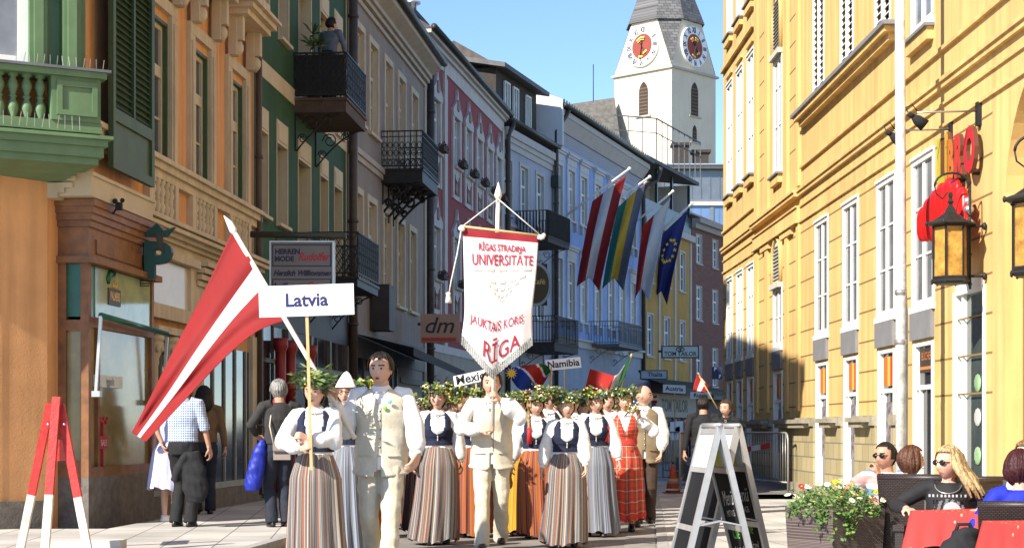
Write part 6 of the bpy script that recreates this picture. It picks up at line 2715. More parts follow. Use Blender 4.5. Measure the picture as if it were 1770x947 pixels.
person('dark haired person in a tan jacket standing in the shade by the shop', 352, 126, 1.76, 'm', base=.1, face=R(190), topmat=M('tan_jacket', (.16, .09, .04), .85, .2, 6, .2, 25), sleeve='long', bottom='trousers', trousers=JEANS, skin=SKIN_TAN, hair='dark', style='long', seed=52, top='jacket')
gh = person('grey haired man in a dark sweater with a blue bag, seen from behind', 483, 145, 1.76, 'm', base=.1, face=R(205), topmat=M('charcoal_sweater', (.035, .033, .032), .95, .2, 9, .3, 40), sleeve='long', bottom='trousers', trousers=JEANS, skin=SKIN_TAN, hair='grey', style='short', seed=53, top='sweater',
            hands=((-.2, -.22, 1.15), (.22, -.22, 1.1)), hints=((-.8, .5, -.4), (.8, .5, -.4)))
m = MB()
m.loft([(0, -.035, 1.475, .072, .068), (0, -.03, 1.52, .066, .064)], 16, caps=False)
m.build('red_collar', M('red_collar_cloth', (.5, .02, .02), .8, .1, 5), gh)
gl = Vector(gh.location)
t = thing('duffel_bag', 'bright blue nylon bag hanging behind the grey haired man', 'bag', (gl.x - .22, gl.y - .12, .72))
m = MB()
m.loft([(-.1, 0, -.22, .10, .08), (-.08, 0, -.1, .13, .08), (-.03, 0, .18, .115, .075), (.02, 0, .42, .075, .055), (.05, 0, .5, .03, .03)], 14)
o = remesh(m, 'bag_body', [M('blue_nylon', (.008, .02, .27), .5, .2, 7)], .014, 1, t, .014, 3)
t.scale = (.85, .85, .85)
t = thing('shoulder_bag', 'small taupe shoulder bag with a pale strap on the grey haired man', 'bag', (gl.x + .06, gl.y - .2, 1.0))
m = MB()
m.box(-.10, .10, -.04, .04, -.1, .09)
m.box(-.105, .105, -.05, .04, .01, .1)
m.build('bag_body', M('taupe_leather', (.25, .20, .17), .6, .12, 6), t)
m = MB()
m.tube([(-.1, 0, .08), (-.15, .02, .3), (-.14, .08, .45), (-.06, .14, .52)], .009, 6)
m.build('strap', M('strap_cream', (.5, .45, .35), .7, .1, 6), t)
m = MB()
m.box(-.09, .09, -.056, -.05, -.02, -.005)
m.build('zip', M('black_cloth'), t)
# jacket over the arm of the checked-shirt man
t = thing('jacket', 'black jacket hanging over the forearm of the man in the checked shirt', 'jacket', (-3.72, 19.72, .45))
m = MB()
m.loft([(.0, 0, -.05, .10, .07), (.0, 0, .1, .16, .09), (-.03, 0, .35, .15, .08), (-.05, 0, .55, .1, .06)], 12)
m.tube([(-.1, -.02, .5), (-.2, -.03, .35), (-.24, -.03, .2)], .055, 8)
remesh(m, 'jacket_cloth', [BLACKC], .014, 2, t, .014, 8)
# man on the balcony of the green house
bp = fg.w(u_at(fg, 33.5) + .75, .55, 7.86)
person('man in a blue grey shirt leaning over the upper green house balcony', 0, 1, 1.82, 'm', loc=tuple(bp), face=R(150) + 0, topmat=M('blue_grey_shirt', (.10, .12, .18), .85, .12, 8, .2, 25), sleeve='long', bottom='trousers', trousers=BLACKJ, hair='dark', style='short', seed=54, top='s', skin=SKIN_TAN, lean=.10, look=(R(-25), R(-14)),
       hands=((-.25, -.28, .98), (.3, -.25, .98)), hints=((-.9, .5, -.2), (.9, .5, -.2)))
pt = thing('palm_plant', 'thin yucca plant on the upper balcony of the green house', 'plant', tuple(fg.w(u_at(fg, 33.5) + .35, .35, 7.86)))
m = MB()
m.lathe([(.12, 0), (.16, .3), (.17, .3), (.15, .28)], n=12)
m.build('pot', M('terracotta', (.25, .10, .05), .8, .15, 5), pt)
m = MB()
m.tube([(0, 0, .3), (.02, .01, .9), (-.02, 0, 1.35)], .022, 6)
m.tube([(.02, .01, .8), (.12, .02, 1.0), (.15, 0, 1.15)], .015, 6)
m.build('trunk', M('yucca_stem', (.12, .09, .04), .8, .2, 8), pt)
m = MB()
rnd = random.Random(3)
for c in ((-.02, 0, 1.35), (.15, 0, 1.15), (0.0, 0, 1.1)):
    for i in range(14):
        a = rnd.uniform(0, 6.28)
        e = rnd.uniform(.1, 1.3)
        d = Vector((math.cos(a) * math.cos(e), math.sin(a) * math.cos(e), math.sin(e)))
        w = d.cross(Vector((0, 0, 1))).normalized() * .014
        ln = rnd.uniform(.25, .45)
        c_ = Vector(c)
        m.add([c_ - w, c_ + w, c_ + d * ln * .6 + w * .8, c_ + d * ln - Vector((0, 0, .08)), c_ + d * ln * .6 - w * .8], [(0, 1, 2, 3, 4)])
m.build('leaves', M('yucca_leaf', (.06, .11, .03), .6, .3, 9), pt)

# ------------------------------------------------------------ people round the barrier and the far choir
person('broad man in a black jacket seen from behind near the barriers', 1216, 112, 1.78, 'm', face=R(185), topmat=BLACKC, sleeve='long', bottom='trousers', trousers=JEANS, hair='dark', style='crop', seed=60, top='jacket', skin=SKIN_TAN)
person('smiling brown haired woman in black behind the chalkboards', 1255, 117, 1.70, 'f', face=R(-12), topmat=BLACKC, sleeve='long', bottom='trousers', trousers=JEANS, hair='brown', style='bun', seed=61, mouth=.4, look=(R(-25), 0), top='linen')
ORT = M('orange_tshirt', (.62, .10, .03), .85, .12, 8)
gown = person('woman in a beige baroque gown at the head of the far choir', 1167, 46, 1.70, 'f', lod=1, topmat=M('beige_satin', (.42, .33, .21), .6, .2, 6), sleeve='puff', skirt=M('beige_satin'), hair='dark', style='long', seed=62, skirt_r=.5)
rnd = random.Random(12)
GC = 'choir singers waiting at the far end of the street'
txt = ['choir singer in orange top beside the note board', 'choir singer with long brown hair under the Austria sign', 'dark haired choir singer left of the gown', 'choir singer with raised face behind the gown',
       'fair haired choir singer in the second far row', 'choir singer in a black top and orange scarf', 'tall choir singer at the back of the far group', 'choir singer by the far barrier',
       'small choir singer between two taller ones', 'brown haired choir singer in orange by the awning', 'choir singer in dark jacket at the back left', 'choir singer in dark jacket at the back right', 'choir singer in the last far row', 'fair choir singer at the left end of the far group']
spots = [(1183, 58), (1192, 60), (1150, 57), (1160, 54), (1176, 53), (1200, 57), (1188, 51), (1204, 53), (1171, 50), (1196, 49), (1146, 51), (1180, 48), (1156, 48), (1140, 56)]
for i, ((x, s), lb) in enumerate(zip(spots, txt)):
    w_ = i % 3 != 2
    person(lb, x, s * .78, rnd.uniform(1.6, 1.8), 'f' if w_ else 'm', lod=1, topmat=ORT if i % 4 != 2 and i < 10 else BLACKC, sleeve='long', bottom='trousers', trousers=BLACKC, hair=['dark', 'brown', 'fair', 'brown', 'dark'][i % 5], style='long' if w_ else 'short', seed=70 + i, top='t', group=GC)
# ------------------------------------------------------------ signs, flags and the banner in the procession
SIGNW = M('sign_white', (.80, .80, .80), .5, .02, 2)
INK = M('sign_blue_ink', (.02, .02, .10), .5, 0)
INKB = M('sign_black_ink', (.02, .02, .02), .5, 0)
PINE = M('pale_pine', (.56, .38, .17), .6, .15, 9)
PAINTW = M('white_pole_paint', (.68, .64, .56), .5, .1, 6)


def board_sign(label, corners, Y, word, size, ink, stick=None, sx=1.0, stickmat=PINE, name='country_sign'):
    """a flat placard from its four photo corners (tl, tr, br, bl) at the distance Y, on a stick"""
    tl, tr, br, bl = [P(x, y, Y) for x, y in corners]
    c = (tl + tr + br + bl) / 4
    t = thing(name, label, 'sign', c)
    ax = ((tr - tl) + (br - bl)) / 4
    az = ((tl - bl) + (tr - br)) / 4
    m = MB()
    m.obox((0, 0, 0), ax, Vector((0, .006, 0)), az)
    m.build('board', SIGNW, t)
    X, Z = ax.normalized(), az.normalized()
    lettering(t, word, size, ink, lambda x, y: X * x + Z * y + Vector((0, -.0085, 0)), sx, .004)
    if stick:
        a, b = P(*stick[0], Y) - c, P(*stick[1], Y) - c
        m = MB()
        m.bar(a + Vector((0, .018, 0)), b + Vector((0, .018, 0)), .024, .024)
        m.build('stick', stickmat, t)
    return t


board_sign('white placard reading Latvia held by the woman in front', [(447, 495), (611, 490), (612.5, 543), (448.5, 549)], 13.72, 'Latvia', .151, INK, ((530, 540), (538, 812)))
board_sign('white placard reading Namibia above the middle of the crowd', [(942, 622), (1003, 616.5), (1005, 635), (945, 641)], 27.0, 'Namibia', .155, INKB, ((975, 630), (978, 800)))
board_sign('white placard starting with Mex half behind the banner', [(783, 650), (851, 636), (853, 654), (786, 669)], 23.5, 'Mexico', .17, INKB, ((822, 650), (828, 800)))
board_sign('distant white placard reading Austria above the far choir', [(1146, 664), (1185, 666), (1185, 680), (1146, 678)], 50.0, 'Austria', .18, INKB, ((1166, 672), (1167, 760)))
board_sign('distant white placard beside the small waving flag, half hidden by a man', [(1193, 677), (1229, 677), (1229, 689), (1193, 689)], 51.0, 'Russia', .17, INKB, ((1211, 682), (1212, 760)))

DR, FW = M('carmine_cloth', (.33, .02, .02), .75, .1, 3, .1, 20), M('white_cloth', (.74, .73, .74), .75, .05, 3, .1, 20)


def curve_pts(pts, n):
    """Catmull-Rom through photo points -> function of t"""
    def f(t):
        k = t * (len(pts) - 1)
        i = min(int(k), len(pts) - 2)
        u = k - i
        p0, p1, p2, p3 = pts[max(i - 1, 0)], pts[i], pts[i + 1], pts[min(i + 2, len(pts) - 1)]
        return tuple(.5 * (2 * b + (c - a) * u + (2 * a - 5 * b + 4 * c - d) * u * u + (3 * b - a - 3 * c + d) * u ** 3) for a, b, c, d in zip(p0, p1, p2, p3))
    return f


for q_ in (DR, FW):
    sheer(q_)


def flag_cloth(root, org, top, bot, Yfn, mats, matfn, nu=40, nv=24, name='cloth', thick=.004):
    ft, fb_ = curve_pts(top, 0), curve_pts(bot, 0)

    def fn(u, v):
        a, b = ft(u), fb_(u)
        x, y = a[0] + (b[0] - a[0]) * v, a[1] + (b[1] - a[1]) * v
        return P(x, y, Yfn(u, v)) - org
    m = MB()
    m.grid(fn, nu, nv, matfn=matfn)
    o = m.build(name, mats, root, fix=False)
    so = o.modifiers.new("thick", 'SOLIDIFY')
    so.thickness = thick
    so.offset = 0
    return o


def yp(y):
    return 14.15 + (757 - y) / 377 * .75


org = P(600, 740, yp(740))
t = thing('large_flag', 'big dark red flag with a white middle stripe on a white pole', 'flag', org)
m = MB()
m.tube([P(613, 757, yp(757)) - org, P(404, 400, yp(400)) - org], .021, 8)
m.build('pole', PAINTW, t)
m = MB()
m.tube([P(406, 404, yp(404)) - org, P(403, 398, yp(398)) - org, P(397, 386, yp(386)) - org, P(387, 373, yp(373)) - org], [.022, .034, .028, .003], 8)
m.build('finial', M('white_frame_paint'), t)
flag_cloth(t, org, [(402, 398), (352, 505), (300, 605), (262, 682), (228, 747)], [(498, 553), (447, 571), (392, 615), (330, 680), (252, 763)],
           lambda u, v: 14.864 - .308 * v + .10 * math.sin(7.5 * u + 2.2 * v) * u + .16 * u - .10 * v * u + .035 * math.sin(19 * u - 5 * v) * u + .03 * math.sin(15 * v + 4 * u) * (1 - u * .5), [DR, FW], lambda u, v: 1 if .4 < v < .6 else 0, 60, 40)

# the embroidered banner
org = P(858, 500, 17.3)
Yb = 17.3
t = thing('choir_banner', 'white velvet topped choir banner with red lettering and silver fringe', 'banner', org)
m = MB()
m.tube([P(861, 340, Yb + .06) - org, P(857, 500, Yb + .06) - org, P(851, 745, Yb + .02) - org], .022, 8)
m.build('pole', PAINTW, t)
m = MB()
m.tube([P(861, 345, Yb + .06) - org, P(861, 338, Yb + .06) - org, P(861.3, 330, Yb + .06) - org, P(861.5, 315, Yb + .06) - org], [.023, .04, .03, .003], 8)
m.build('finial', M('white_frame_paint'), t)
m = MB()
m.tube([P(796, 391, Yb) - org, P(938, 408, Yb) - org], .014, 6)
m.build('crossbar', PINE, t)


def ban(u, v):
    """u 0..1 across, v 0..1 down; the foot is pointed"""
    ft = curve_pts([(800, 395), (802, 470), (803, 540), (797, 588)], 0)
    fr2 = curve_pts([(931, 409), (927, 470), (920, 540), (921, 590)], 0)
    vb = v
    a, b = ft(min(1, vb)), fr2(min(1, vb))
    x = a[0] + (b[0] - a[0]) * u
    y = a[1] + (b[1] - a[1]) * u
    tip = max(0, v - .0) ** 6
    y += (1 - abs(u - .43) / (.43 if u < .43 else .57)) * 60 * v ** 3
    Yd = Yb - .012 + .02 * math.sin(u * 13 + .5) * (.25 + v) + .03 * math.sin(5 * v + 3 * u) * v
    return P(x, y, Yd) - org


bmats = [M('banner_satin', (.72, .68, .68), .55, .04, 4, .1, 12), M('banner_velvet', (.26, .012, .02), .8, .15, 12), M('gold_trim', (.6, .5, .3), .5, .1, 12)]
m = MB()
m.grid(ban, 40, 60, matfn=lambda u, v: 1 if v < .06 else (2 if v < .067 else (1 if v < .08 else 0)))
o = m.build('cloth', bmats, t, fix=False)
so = o.modifiers.new("thick", 'SOLIDIFY')
so.thickness = .006
so.offset = 1
m = MB()
def fr_pt(u, d):
    p = ban(u, 1.0)
    q = ban(u, .94)
    n = (p - q)
    n.normalize()
    return p + n * d + Vector((0, -.012, 0))
m.grid(lambda u, v: fr_pt(u, -.055 + .09 * v + .004 * math.sin(u * 160)) + Vector((0, .006 * math.sin(u * 240), 0)), 110, 3)
m.build('fringe', M('silver_fringe', (.40, .40, .37), .5, .35, 60, .6, 90), t, fix=False)
RED = M('embroidery_red', (.36, .015, .03), .7, .1, 9)
W_ = (P(931, 0, Yb) - P(800, 0, Yb)).x
H_ = .0


def on_ban(cx, cy):
    """lettering coordinates (metres) around the banner position (u, v) -> cloth"""
    def fn(x, y):
        u = cx + x / W_
        v = cy - y / 1.16
        return ban(max(0.01, min(.99, u)), max(0.01, min(.99, v))) + Vector((0, -.010, 0))
    return fn


lettering(t, 'RĪGAS STRADIŅA', .082, RED, on_ban(.52, .155), .76, .002)
lettering(t, 'UNIVERSITĀTE', .125, RED, on_ban(.53, .245), .80, .0015)
lettering(t, 'JAUKTAIS KORIS', .112, RED, on_ban(.48, .70), .74, .001)
lettering(t, 'RĪGA', .195, RED, on_ban(.55, .875), .88, .001)
m = MB()
fnb = on_ban(.53, .36)
for i, (w, yy) in enumerate(((.62, .06), (.5, .0), (.36, -.055), (.22, -.11), (.1, -.15))):
    n = 14
    for j in range(n):
        x0, x1 = w * (j / n - .5), w * ((j + 1) / n - .5)
        if j % 3 == 2:
            continue
        c0_, c1_ = -.05 * math.cos(x0 / w * math.pi) * (i > 0), -.05 * math.cos(x1 / w * math.pi) * (i > 0)
        m.add([fnb(x0, yy + c0_ + .012), fnb(x1, yy + c1_ + .012), fnb(x1, yy + c1_ - .012), fnb(x0, yy + c0_ - .012)], [(0, 1, 2, 3)])
m.build('embroidered_motif', M('embroidery_straw', (.58, .52, .40), .7, .12, 20), t, fix=False)
CORD = M('white_cord', (.66, .64, .6), .7, .1, 9)
m = MB()
m.tube([P(861, 344, Yb + .03) - org, P(797, 393, Yb) - org], .006, 5)
m.tube([P(861, 344, Yb + .03) - org, P(937, 409, Yb) - org], .006, 5)
m.tube([P(798, 393, Yb - .02) - org, P(790, 440, Yb - .02) - org, P(780, 485, Yb - .02) - org, P(776, 508, Yb - .02) - org], .007, 5)
for x, y in ((798, 394), (936, 409)):
    for k_ in range(5):
        c_ = P(x + random.uniform(-4, 4), y + random.uniform(-3, 4), Yb - .03) - org
        m.ball(c_, .024, .02, .024, 6)
m.build('cord', CORD, t)
m = MB()
b_ = P(775, 515, Yb - .02) - org
m.lathe([(.012, .06), (.028, .05), (.02, .03), (.026, .0), (.034, -.05)], b_, 8)
m.build('tassel', CORD, t)

# waving flags in the crowd
org = P(900, 720, 25.5)
t = thing('country_flag', 'blue, red and green diagonal flag with a yellow sun behind the singers', 'flag', org)
BL, RD, GR, YE = M('flag_blue', (.015, .05, .30), .8, .1, 4), M('flag_red', (.42, .025, .02), .8, .1, 4), M('flag_green', (.012, .11, .03), .8, .1, 4), M('flag_yellow', (.65, .42, .04), .8, .1, 4)


def namfn(u, v):
    q = u * 1.0 - v * .55
    return 0 if q < .22 else (1 if q < .27 else (3 if q < .52 else (1 if q < .57 else 2)))


flag_cloth(t, org, [(871, 637), (905, 632), (940, 629), (952, 640)], [(893, 668), (905, 676), (925, 682), (950, 646)], lambda u, v: 25.5 + .08 * math.sin(9 * u + 3 * v), [BL, FW, GR, RD], namfn, 40, 20)
m = MB()
sc = P(884, 645, 25.42) - org
for i in range(12):
    a = i * math.pi / 6
    m.prism([(sc.x + .05 * math.cos(a - .2), sc.z + .05 * math.sin(a - .2)), (sc.x + .05 * math.cos(a + .2), sc.z + .05 * math.sin(a + .2)), (sc.x + .1 * math.cos(a), sc.z + .1 * math.sin(a))], sc.y - .06, sc.y - .05)
m.prism([(sc.x + .05 * math.cos(a), sc.z + .05 * math.sin(a)) for a in [k * math.pi / 8 for k in range(16)]], sc.y - .062, sc.y - .05)
m.build('sun_emblem', YE, t)
m = MB()
m.tube([P(953, 633, 25.55) - org, P(948, 800, 25.55) - org], .014, 6)
m.build('pole', PINE, t)
org = P(1060, 720, 27)
t = thing('country_flag', 'red, white and green flag held aslant above the crowd', 'flag', org)
flag_cloth(t, org, [(1020, 637), (1048, 645), (1066, 648), (1080, 630), (1091, 614)], [(1010, 676), (1040, 688), (1048, 690), (1066, 672), (1080, 652)], lambda u, v: 27 + .07 * math.sin(10 * u + 2 * v), [RD, FW, GR], lambda u, v: 0 if u < .45 else (1 if u < .74 else 2), 40, 16)
m = MB()
m.tube([P(1092, 611, 27.03) - org, P(1066, 690, 27.03) - org, P(1054, 760, 27.03) - org], .015, 6)
m.build('pole', PINE, t)
org = P(1218, 690, 25.9)
t = thing('hand_flag', 'red white red flag on a stick held up by the man in black', 'flag', org)
flag_cloth(t, org, [(1206, 645), (1200, 662), (1198, 676)], [(1226, 669), (1222, 675), (1216, 679)], lambda u, v: 25.9 + .05 * math.sin(6 * u), [RD, FW], lambda u, v: 1 if .33 < v < .66 else 0, 12, 12)
m = MB()
m.tube([P(1206, 644, 25.92) - org, P(1240, 706, 25.92) - org], .012, 6)
m.build('pole', PINE, t)
org = P(1128, 690, 30)
t = thing('hand_flag', 'tiny red white red flag waved just right of the balding man', 'flag', org)
flag_cloth(t, org, [(1126, 684), (1136, 683)], [(1126, 696), (1136, 696)], lambda u, v: 40 + .05 * math.sin(6 * u), [RD, FW], lambda u, v: 1 if .33 < v < .66 else 0, 6, 9)
m = MB()
m.tube([P(1136, 682, 40) - org, P(1136, 712, 40) - org], .01, 5)
m.build('pole', PINE, t)
# sticks and posy in the plaid woman's group
t = thing('bouquet', 'small posy of red and yellow flowers held by the woman in red checks', 'bouquet', P(1092, 704, 20.2))
m = MB()
rnd = random.Random(8)
for i in range(60):
    c_ = Vector((rnd.gauss(.03, .06), rnd.gauss(0, .03), rnd.gauss(0, .035)))
    m.ball(c_, rnd.uniform(.008, .016), None, None, 5, rnd.choice((0, 0, 1, 2, 3)))
m.build('flower_heads', [M('wreath_leaf'), M('buttercup'), M('geranium_red'), M('daisy_white')], t)
m = MB()
m.tube([(0, 0, 0), (-.08, 0, -.1)], .01, 5)
m.build('stems', M('wreath_leaf_deep'), t)

# ------------------------------------------------------------ flags hung over the street
for q_ in (BL, RD, GR):
    sheer(q_)


def street_flag(label, pole, top, bot, Y, mats, matfn, notch, stars=False):
    a, b = P(*pole[0], Y), P(*pole[1], Y)
    o_ = a
    t = thing('street_flag', label, 'flag', o_, group='long flags hung from the house fronts')
    m = MB()
    m.tube([a - o_, b - o_], .055, 8)
    m.ball(b - o_, .09, None, None, 8)
    m.build('pole', PAINTW, t)
    (tl, tr), (bl, bm_, br) = top, bot

    def fn(u, v):
        x0, y0 = tl[0] + (tr[0] - tl[0]) * u, tl[1] + (tr[1] - tl[1]) * u
        if u < .5:
            x1, y1 = bl[0] + (bm_[0] - bl[0]) * u * 2, bl[1] + (bm_[1] - bl[1]) * u * 2
        else:
            x1, y1 = bm_[0] + (br[0] - bm_[0]) * (u * 2 - 1), bm_[1] + (br[1] - bm_[1]) * (u * 2 - 1)
        bend = math.sin(v * math.pi) * 4
        return P(x0 + (x1 - x0) * v - bend * .4, y0 + (y1 - y0) * v, Y - .06 + .18 * math.sin(u * 8 + v * 3) * (.2 + v) + .1 * math.sin(v * 9)) - o_
    m = MB()
    m.grid(fn, 24, 30, matfn=matfn)
    c = m.build('cloth', mats, t, fix=False)
    so = c.modifiers.new("thick", 'SOLIDIFY')
    so.thickness = .01
    if stars:
        m = MB()
        for i in range(12):
            a_ = i * math.pi / 6
            c_ = fn(.5 + .3 * math.sin(a_), .42 + .15 * math.cos(a_))
            q = []
            for k_ in range(10):
                r_ = .13 if k_ % 2 == 0 else .055
                q.append((c_.x + r_ * math.sin(k_ * math.pi / 5), c_.z + r_ * math.cos(k_ * math.pi / 5)))
            m.prism(q, c_.y - .05, c_.y - .02)
        m.build('star', YE, t)
    return t


street_flag('red, white and red hanging flag nearest to the camera', ((978, 373), (1088, 292)), ((1024, 348), (1082, 303)), ((997, 495), (1019, 479), (1036, 503)), 72.5, [DR, M('flag_grey_white', (.45, .44, .43), .8, .05, 4)], lambda u, v: 1 if .33 < u < .66 else 0, 0)
street_flag('green, yellow and slate grey hanging flag', ((1030, 372), (1123, 306)), ((1068, 358), (1117, 314)), ((1041, 499), (1061, 480), (1078, 503)), 77, [M('flag_sea_green', (.01, .12, .09), .8, .1, 4), M('flag_ochre', (.45, .27, .02), .8, .1, 4), M('flag_slate', (.10, .105, .13), .8, .1, 4)], lambda u, v: 0 if u < .33 else (1 if u < .66 else 2), 0)
street_flag('red and off white hanging flag', ((1102, 381), (1163, 331)), ((1111, 391), (1159, 342)), ((1098, 515), (1108, 497), (1123, 522)), 84.5, [M('flag_red'), M('flag_grey_white')], lambda u, v: 0 if u < .4 else 1, 0)
street_flag('dark blue hanging flag with a ring of yellow stars', ((1141, 399), (1196, 352)), ((1145, 404), (1190, 362)), ((1135, 510), (1143, 503), (1153, 527)), 90, [M('flag_blue_deep', (.012, .02, .12), .8, .1, 4)], lambda u, v: 0, 0, True)

# ------------------------------------------------------------ hanging shop signs
def hang_sign(label, x0, x1, y0, y1, Y, mat, letters, thick=.12, frame=None, arm=None, name='shop_sign', tilt=0):
    a, b = P(x0, y1, Y), P(x1, y0, Y)
    c = (a + b) / 2
    t = thing(name, label, 'sign', c, tilt)
    w, h = (b.x - a.x) / 2, (b.z - a.z) / 2
    m = MB()
    m.box(-w, w, -thick / 2, thick / 2, -h, h)
    m.build('panel', mat, t)
    if frame:
        m = MB()
        e = frame[1]
        for q in ((-w - e, -w, -h - e, h + e), (w, w + e, -h - e, h + e), (-w, w, h, h + e), (-w, w, -h - e, -h)):
            m.box(q[0], q[1], -thick / 2 - .02, thick / 2 + .02, q[2], q[3])
        m.build('frame', frame[0], t)
    for (wd, size, mt, cx, cy, sx, shear) in letters:
        lettering(t, wd, size, mt, lambda x, y: (cx + x, -thick / 2 - .004, cy + y), sx, .006, shear=shear)
    if arm:
        m = MB()
        for p, q, r_ in arm:
            m.tube([P(*p, Y) - c, P(*q, Y) - c], r_, 8)
        m.build('bracket', M('gutter_dark'), t)
    return t


s34 = F / 26.0
t = hang_sign('grey shop sign with frames of script and red writing hanging from a steel arm', 470, 576, 420, 520, 26.0, M('sign_grey', (.17, .16, .155), .5, .1, 3),
              [('HERREN', .11, M('sign_navy', (.025, .022, .05), .5, 0), -.22, .30, .95, 0), ('MODE', .11, M('sign_navy'), -.27, .19, .95, 0), ('Rudolfer', .17, M('sign_scarlet', (.38, .03, .03), .5, 0), .18, .22, .8, .35), ('Herzlich Willkommen', .115, M('sign_navy'), 0, -.03, .86, .4), ('brillen', .15, M('sign_navy'), -.25, -.24, .9, 0), ('Crea', .15, M('sign_scarlet'), .2, -.22, .9, .3)],
              .2, (M('aluminium'), .02), [((433, 405), (598, 408), .05), ((478, 408), (478, 420), .02), ((572, 408), (572, 420), .02)])
m = MB()
for (x0, x1, z0, z1) in ((-.44, .44, .09, .40), (-.44, .44, -.42, -.13)):
    for q in ((x0, x1, z1, z1 + .015), (x0, x1, z0 - .015, z0), (x0 - .015, x0, z0 - .015, z1 + .015), (x1, x1 + .015, z0 - .015, z1 + .015)):
        m.box(q[0], q[1], -.106, -.1, q[2], q[3])
m.build('border_line', M('sign_navy'), t)
t = hang_sign('beige square sign with slanted black dm lettering above the black awning', 727, 795, 543, 592, 46.5, M('sign_rose_beige', (.42, .27, .20), .6, .06, 3), [('dm', .62, INKB, -.05, .06, 1.05, .3)], .2, None, [((735, 560), (722, 560), .04)])
m = MB()
m.box(-.5, .45, -.13, -.1, -.35, -.26)
m.build('red_line', M('banner_red'), t)
hang_sign('long white hanging sign with black shop lettering on the ochre house', 1145, 1206, 599, 617, 84, M('sign_pale', (.42, .46, .42), .5, .05, 3), [('TOM TAILOR', .3, INKB, 0, -.11, .9, 0)], .3, (M('sign_dark'), .05), [((1138, 607), (1145, 607), .06)])
e_ = bpy.data.objects[[o.name for o in bpy.data.objects if o.name.startswith('shop_sign')][-1]]
m = MB()
m.tube([(.2 * math.cos(a), -.16, .13 + .1 * math.sin(a)) for a in [k * math.pi / 8 for k in range(17)]], .02, 5)
m.prism([(-.14, .18), (.14, .18), (.03, .12), (.03, .05), (-.03, .05), (-.03, .12)], -.165, -.155)
m.build('emblem', INKB, e_)
hang_sign('pale blue grey sign with a small swan mark over the far shop', 1108, 1152, 641, 654, 80, M('sign_blue_grey', (.33, .37, .42), .5, .05, 3), [('Thalia', .3, M('sign_navy'), .05, 0, 1.0, 0)], .25, (M('sign_dark'), .04), [((1104, 640), (1108, 645), .05)])
hang_sign('navy sign with white letters at the corner of the brick house', 1231, 1248, 634, 655, 70, M('sign_dark_navy', (.02, .025, .07), .5, .05, 3), [('P', .2, SIGNW, -.1, .15, 1, 0), ('F', .2, SIGNW, .1, -.15, 1, 0)], .25)
t = hang_sign('round brown hanging sign with a pale rim on the lilac house', 906, 946, 456, 528, 66, M('sign_brown_back', (.05, .035, .02), .6, .1, 3), [], .05, None, [((946, 492), (955, 492), .05)])
bpy.data.objects.remove(t.children[0])
m = MB()
m.prism([(.62 * math.cos(a), .85 * math.sin(a)) for a in [k * math.pi / 20 for k in range(40)]], -.1, .1)
m.build('rim', M('rim_pale', (.42, .40, .36), .5, .1, 3), t)
m = MB()
m.prism([(.52 * math.cos(a), .74 * math.sin(a)) for a in [k * math.pi / 20 for k in range(40)]], -.13, .13)
m.build('disc', M('sign_umber', (.10, .06, .02), .6, .1, 3), t)
lettering(t, 'Café', .3, M('gilt'), lambda x, y: (.1 + x, -.14, .1 + y), 1, .004)
# green crowned P
org = P(268, 450, 22.3)
t = thing('crown_sign', 'dark green letter P sign wearing a crown on a thin wire frame', 'sign', org)
s_ = F / 22.3
m = MB()
vs, fs = text_mesh('P', 60 / s_ / .73, 1.1, .03)
v0 = [(x + 4 / s_, -.06, y - 3 / s_) for x, y in vs]
m.add(v0, fs)
m.add([(x, .06, z) for x, y, z in v0], [tuple(reversed(f)) for f in fs])
bm = bmesh.new()
edge = {}
for f in fs:
    for i in range(len(f)):
        a_, b_ = f[i], f[(i + 1) % len(f)]
        key = (min(a_, b_), max(a_, b_))
        edge[key] = edge.get(key, 0) + 1
for (a_, b_), cnt in edge.items():
    if cnt == 1:
        p_, q_ = v0[a_], v0[b_]
        m.add([p_, q_, (q_[0], .06, q_[2]), (p_[0], .06, p_[2])], [(0, 1, 2, 3)])
bm.free()
m.build('letter', M('sign_bottle_green', (.008, .06, .045), .4, .1, 3), t, fix=False)
m = MB()
q = [P(x, y, 22.3) - org for x, y in ((253, 409), (243, 393), (258, 399), (272, 386), (284, 400), (303, 393), (288, 410))]
m.prism([(p.x, p.z) for p in q], -.05, .05)
q = [P(x, y, 22.3) - org for x, y in ((270, 404), (283, 404), (286, 436), (276, 430))]
m.prism([(p.x, p.z) for p in q], -.09, -.055, 1)
m.build('crown', [M('sign_bottle_green'), M('sign_bronze', (.05, .045, .03), .5, .1, 3)], t)
m = MB()
for a_, b_ in (((200, 401), (290, 402)), ((237, 434), (237, 494)), ((242, 426), (242, 494)), ((248, 420), (248, 480)), ((212, 485), (268, 485)), ((212, 490), (262, 490)), ((212, 494), (258, 494))):
    m.tube([P(*a_, 22.3) - org, P(*b_, 22.3) - org], .008, 5)
m.build('wire_frame', IRON, t)
t = thing('wall_camera', 'pair of small black cameras on the cream canopy', 'camera', P(205, 356, 20.7))
m = MB()
m.box(-.03, .04, -.05, .05, -.05, .04)
m.ball((-.03, -.06, .05), .035, None, None, 8)
m.ball((.06, -.06, .06), .03, None, None, 8)
m.bar((0, 0, 0), (-.08, .02, -.1), .02)
m.build('camera_body', BLACKC, t)

